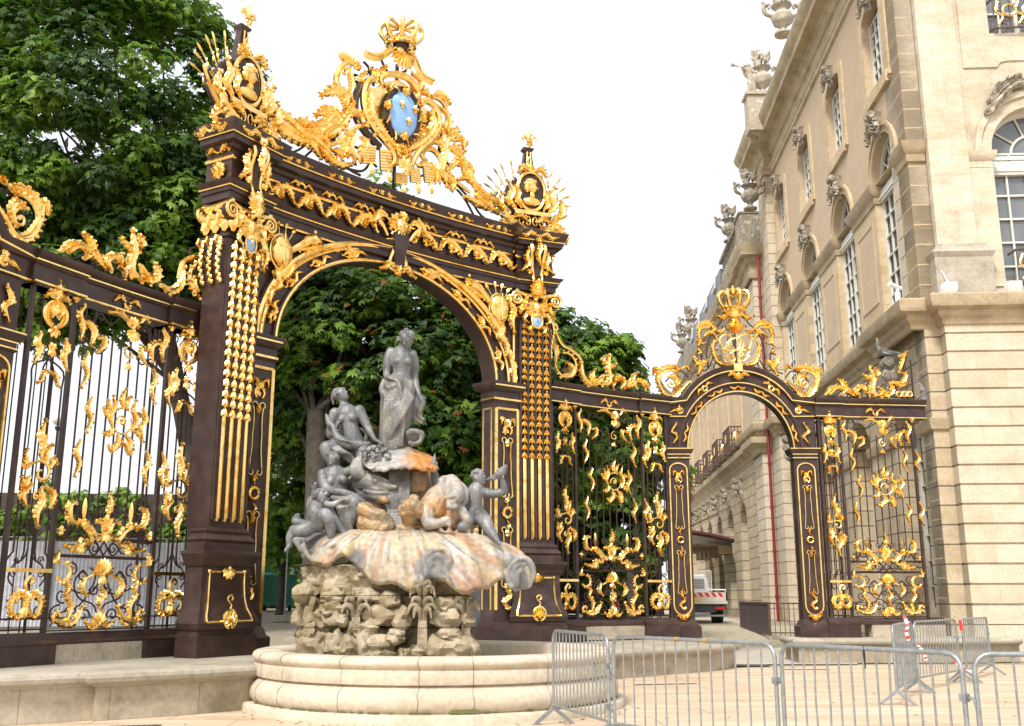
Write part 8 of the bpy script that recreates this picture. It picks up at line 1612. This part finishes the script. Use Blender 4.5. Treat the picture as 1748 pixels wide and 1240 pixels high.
# ---- ramp screen and railing beside the palace
pm = mat('purple_boards', (.055, .035, .045), .6, 0, var=(.085, .055, .065), vs=5); A = (8.82, 36.0); B = (9.15, 42.0); zA = ground_h(*A)
t = thing('ramp_screen', 'dark purple boarded ramp screen standing on short legs by the palace wall', 'screen', (A[0], A[1], zA), math.atan2(B[1]-A[1], B[0]-A[0])); Ln = 6.0
for k in range(3): mb = MB(); n_ = 9; [mb.box(2*k+.03+i*1.94/n_, 2*k+.03+(i+.93)*1.94/n_, -.02, .02, .16, 1.18) for i in range(n_)]; mb.build('board_panel', pm, t)
mb = MB(); mb.box(-.04, 6.04, -.05, .05, 1.18, 1.24)
for k in range(4): mb.box(2*k-.03, 2*k+.03, -.04, .04, 0, 1.18)
mb.build('frame', mat_rail, t)
t = thing('ramp_railing', 'plain brown iron railing running from the ramp screen to the palace wall', 'railing', (A[0], A[1], zA), R(-4)); mb = MB(); mb.tube([(0, 0, 1.2), (3.0, 0, 1.2)], .03, 6); mb.tube([(0, 0, .22), (3.0, 0, .22)], .025, 6)
for k in range(19): mb.tube([(.02+.165*k, 0, .05), (.02+.165*k, 0, 1.2)], .013, 5)
mb.build('rails', mat_rail, t); mb = MB(); mb.box(-.1, 3, -.3, .4, .0, .12); mb.build('kerb', 'capstone', t)
# ================================================================ crowd barriers
def barrier(A, B, lab, n=13, h=1.2, zb=.24, feet=(1, 1), r=.021):
    t = thing('crowd_barrier', lab, 'barrier', (A[0], A[1], 0), math.atan2(B[1]-A[1], B[0]-A[0]), 'galvanised crowd barriers'); L = math.hypot(B[0]-A[0], B[1]-A[1]); c = .13; mb = MB()
    q = [(0, 0, zb-.06), (0, 0, h-c)]+[(c-c*math.cos(R(a)), 0, h-c+c*math.sin(R(a))) for a in (22, 45, 67, 90)]+[(L-c+c*math.sin(R(a)), 0, h-c+c*math.cos(R(a))) for a in (0, 22, 45, 67)]+[(L, 0, h-c), (L, 0, zb-.06)]
    mb.tube(q, r, 10); mb.tube([(0, 0, zb), (L, 0, zb)], r*.85, 8); mb.build('frame', 'galv', t, angle=60)
    rr = random.Random(int(L*1000))
    for k in range(n): x = L*(k+1)/(n+1); mb = MB(); bnd = .02*rr.uniform(-1, 1)*(rr.random() < .3); mb.tube([(x, 0, zb), (x+bnd, 0, (zb+h)/2), (x, 0, h-.01)], .0095, 6); mb.build('bar', 'galv', t)
    for i, x in enumerate((0, L)):
        if not feet[i]: continue
        mb = MB()
        for sg in (-1, 1): mb.add([(x-.025, 0, zb+.0), (x+.025, 0, zb+.0), (x+.025, sg*.30, 0.0), (x-.025, sg*.30, 0.0), (x-.025, 0, zb-.06), (x+.025, 0, zb-.06), (x+.025, sg*.24, 0.0), (x-.025, sg*.24, 0.0)], [(0, 1, 2, 3), (7, 6, 5, 4), (0, 3, 7, 4), (1, 5, 6, 2), (2, 6, 7, 3), (0, 4, 5, 1)])
        mb.build('foot', 'galv', t)
    for z in (h*.72, h*.34): mb = MB(); mb.tube([(L, 0, z), (L+.07, 0, z), (L+.09, 0, z-.02), (L+.09, 0, z-.06)], .012, 5); mb.box(L-.03, L+.03, -.03, .03, z-.03, z+.03); mb.build('hook', 'galv', t)
    return t
g2 = lambda u, v, D: P(u, v, D)[:2]
barrier(g2(945, 1190, 14.2), (1.12, 12.35), 'short-looking grey crowd barrier turned edge-on in front of the fountain basin', 14)
barrier((1.17, 12.2), (2.53, 10.2), 'grey crowd barrier with two brown tape marks on its top rail', 13)
barrier((2.58, 10.15), (3.60, 8.5), 'grey crowd barrier with a black cable tie hanging from its top rail', 13)
barrier((3.68, 8.45), (5.9, 8.15), 'nearest crowd barrier, cut off by the edge of the photo', 14)
barrier(g2(1531, 1175, 16.6), g2(1562, 1148, 18.7), 'crowd barrier with a bow of red and white tape on its corner', 12)
barrier(g2(1566, 1145, 18.8), g2(1637, 1125, 20.8), 'crowd barrier in the middle of the zigzag before the palace corner', 14)
barrier(g2(1647, 1119, 20.9), g2(1689, 1106, 22.9), 'farthest crowd barrier, standing against the palace corner with red tape on its post', 13)
tp_r = mat('tape_red', (.75, .03, .02), .5); tp_w = mat('tape_white', (.8, .8, .8), .5); tp_b = mat('tape_brown', (.35, .22, .07), .6)
def ribbon(name, pts, w, mats, lab):
    t = thing(name, lab, 'tape', pts[0], 0); q = [tuple(a-b for a, b in zip(p, pts[0])) for p in cr(pts, 5)]
    k = max(1, len(q)//8)
    for i in range(0, len(q)-1, k):
        s = q[i:i+k+1]; vs = []; 
        for p in s: vs += [(p[0]-w/2, p[1], p[2]), (p[0]+w/2, p[1]-.01, p[2]+.01)]
        mb = MB(); mb.add(vs, [(2*j, 2*j+1, 2*j+3, 2*j+2) for j in range(len(s)-1)]); mb.build('tape_strip', mats[(i//k) % 2], t)
ribbon('barrier_tape', [P(1543, 1052, 17.4), P(1549, 1068, 17.3), P(1547, 1080, 17.3), P(1551, 1094, 17.3)], .05, (tp_r, tp_w), 'knotted red and white tape hanging from the corner of a far crowd barrier')
ribbon('barrier_tape', [P(1566, 1101, 18.6), P(1575, 1112, 18.5), P(1581, 1128, 18.5)], .045, (tp_r, tp_w), 'short red and white tape end trailing down a middle crowd barrier')
ribbon('barrier_tape', [P(1638, 1059, 20.6), P(1640, 1067, 20.6), P(1641, 1077, 20.6)], .06, (tp_r, tp_r), 'red tape wrapped round the post of the farthest crowd barrier')
ribbon('barrier_tape', [P(1628, 1128, 17.5), P(1645, 1142, 17.2), P(1672, 1151, 17.0), P(1680, 1146, 17)], .035, (tp_r, tp_w), 'loose strip of red and white tape sagging to the paving')
f = lambda a, k: tuple(x+(y-x)*k for x, y in zip((1.17, 12.2), (2.53, 10.2)))
for k in (.44, .62):
    p = f(0, k); mb = MB(); mb.tube([(-.018, .026, 0), (.018, -.026, 0)], .0245, 10); o = mb.build('rail_tape', tp_b, None, loc=(p[0], p[1], 1.2)); tag(o, 'brown tape wrapped round the barrier top rail, %s of the two' % ('nearer the fountain' if k < .5 else 'nearer the palace'), 'tape')
p = tuple(x+(y-x)*.5 for x, y in zip((2.58, 10.15), (3.60, 8.5))); mb = MB(); mb.tube([(0, -.03, .02), (0, -.03, -.05), (.005, -.03, -.17)], [.004, .012, .004], 6); mb.tube([(0, 0, -.03), (0, -.03, 0), (0, 0, .03), (0, .03, 0), (0, 0, -.03)], .004, 5); tag(mb.build('cable_tie', 'rubber', None, loc=(p[0], p[1], 1.2)), 'black cable tie dangling from the top rail of a near crowd barrier', 'cable tie')
# ---- trumpeting figure and flower vase on the pavilion roof
b = MB(); S = SG; s = .95
def l3(x, y, z): return (S[0]+x*s, S[1]+y*s, S[2]+z*s)
def lm(pts, rad): b.tube(cr([l3(*p) for p in pts], 4), [r*s for r in rad], 10); b.ell(l3(*pts[0]), rad[0]*s, 8, 6); b.ell(l3(*pts[-1]), rad[-1]*s, 8, 6)
lm([(-.35, 0, 0), (-.33, -.05, .4), (-.3, 0, .85)], [.1, .13, .17]); lm([(-.1, 0, 0), (-.12, -.05, .4), (-.2, 0, .85)], [.1, .13, .17]); lm([(-.25, 0, .8), (-.3, 0, 1.1), (-.33, 0, 1.35)], [.2, .17, .2]); lm([(-.33, 0, 1.35), (-.33, 0, 1.5)], [.09, .08]); b.ell(l3(-.34, -.02, 1.62), (.13*s, .14*s, .16*s), 10, 8)
lm([(-.5, 0, 1.4), (-.7, -.1, 1.42), (-.55, -.2, 1.58)], [.08, .07, .05]); lm([(-.15, 0, 1.4), (0, -.1, 1.2), (.1, -.1, 1.35)], [.08, .07, .05]); lm([(-.4, -.15, 1.6), (-.8, -.2, 1.48), (-1.1, -.2, 1.55), (-1.22, -.2, 1.6)], [.02, .03, .05, .11])
fg = fuse(b, 'trumpeting_statue', palestone, None, .03, 2, .01, 8); tag(fg, 'cream stone figure blowing a trumpet on the pavilion roof beside a vase of flowers', 'statue')
mb = MB(); urn(mb, .95); o = mb.build('flower_vase', palestone, None, angle=60, loc=l3(.35, .1, 0)); tag(o, 'tall cream stone vase crowned with carved flowers beside the trumpeting figure', 'urn')

# fallen leaves blown against the walls
rr = random.Random(77); mb = MB()
for k in range(90):
    u_ = rr.random()
    if u_ < .5: a = rr.uniform(-2.7, -.2); x, y = -1.22+3.15*math.cos(a)+rr.gauss(0, .08), 17.0+3.15*math.sin(a)+rr.gauss(0, .08)-.05
    else: x, y = rr.uniform(-6, 9), rr.uniform(11, 19)
    s = rr.uniform(.02, .05); a = rr.uniform(0, 6.28); c_, s_ = math.cos(a)*s, math.sin(a)*s
    if math.hypot(x+1.22, y-17) < 3.05 or (y > 16 and x < -2.5) or y > 14+1.2*(x+6) and x < -2: continue
    mb.add([(x-c_, y-s_, .006), (x-s_*.5, y+c_*.5, .014), (x+c_, y+s_, .006), (x+s_*.5, y-c_*.5, .012)], [(0, 1, 2, 3)])
tag(mb.build('fallen_leaves', 'leafo'), kind='stuff')
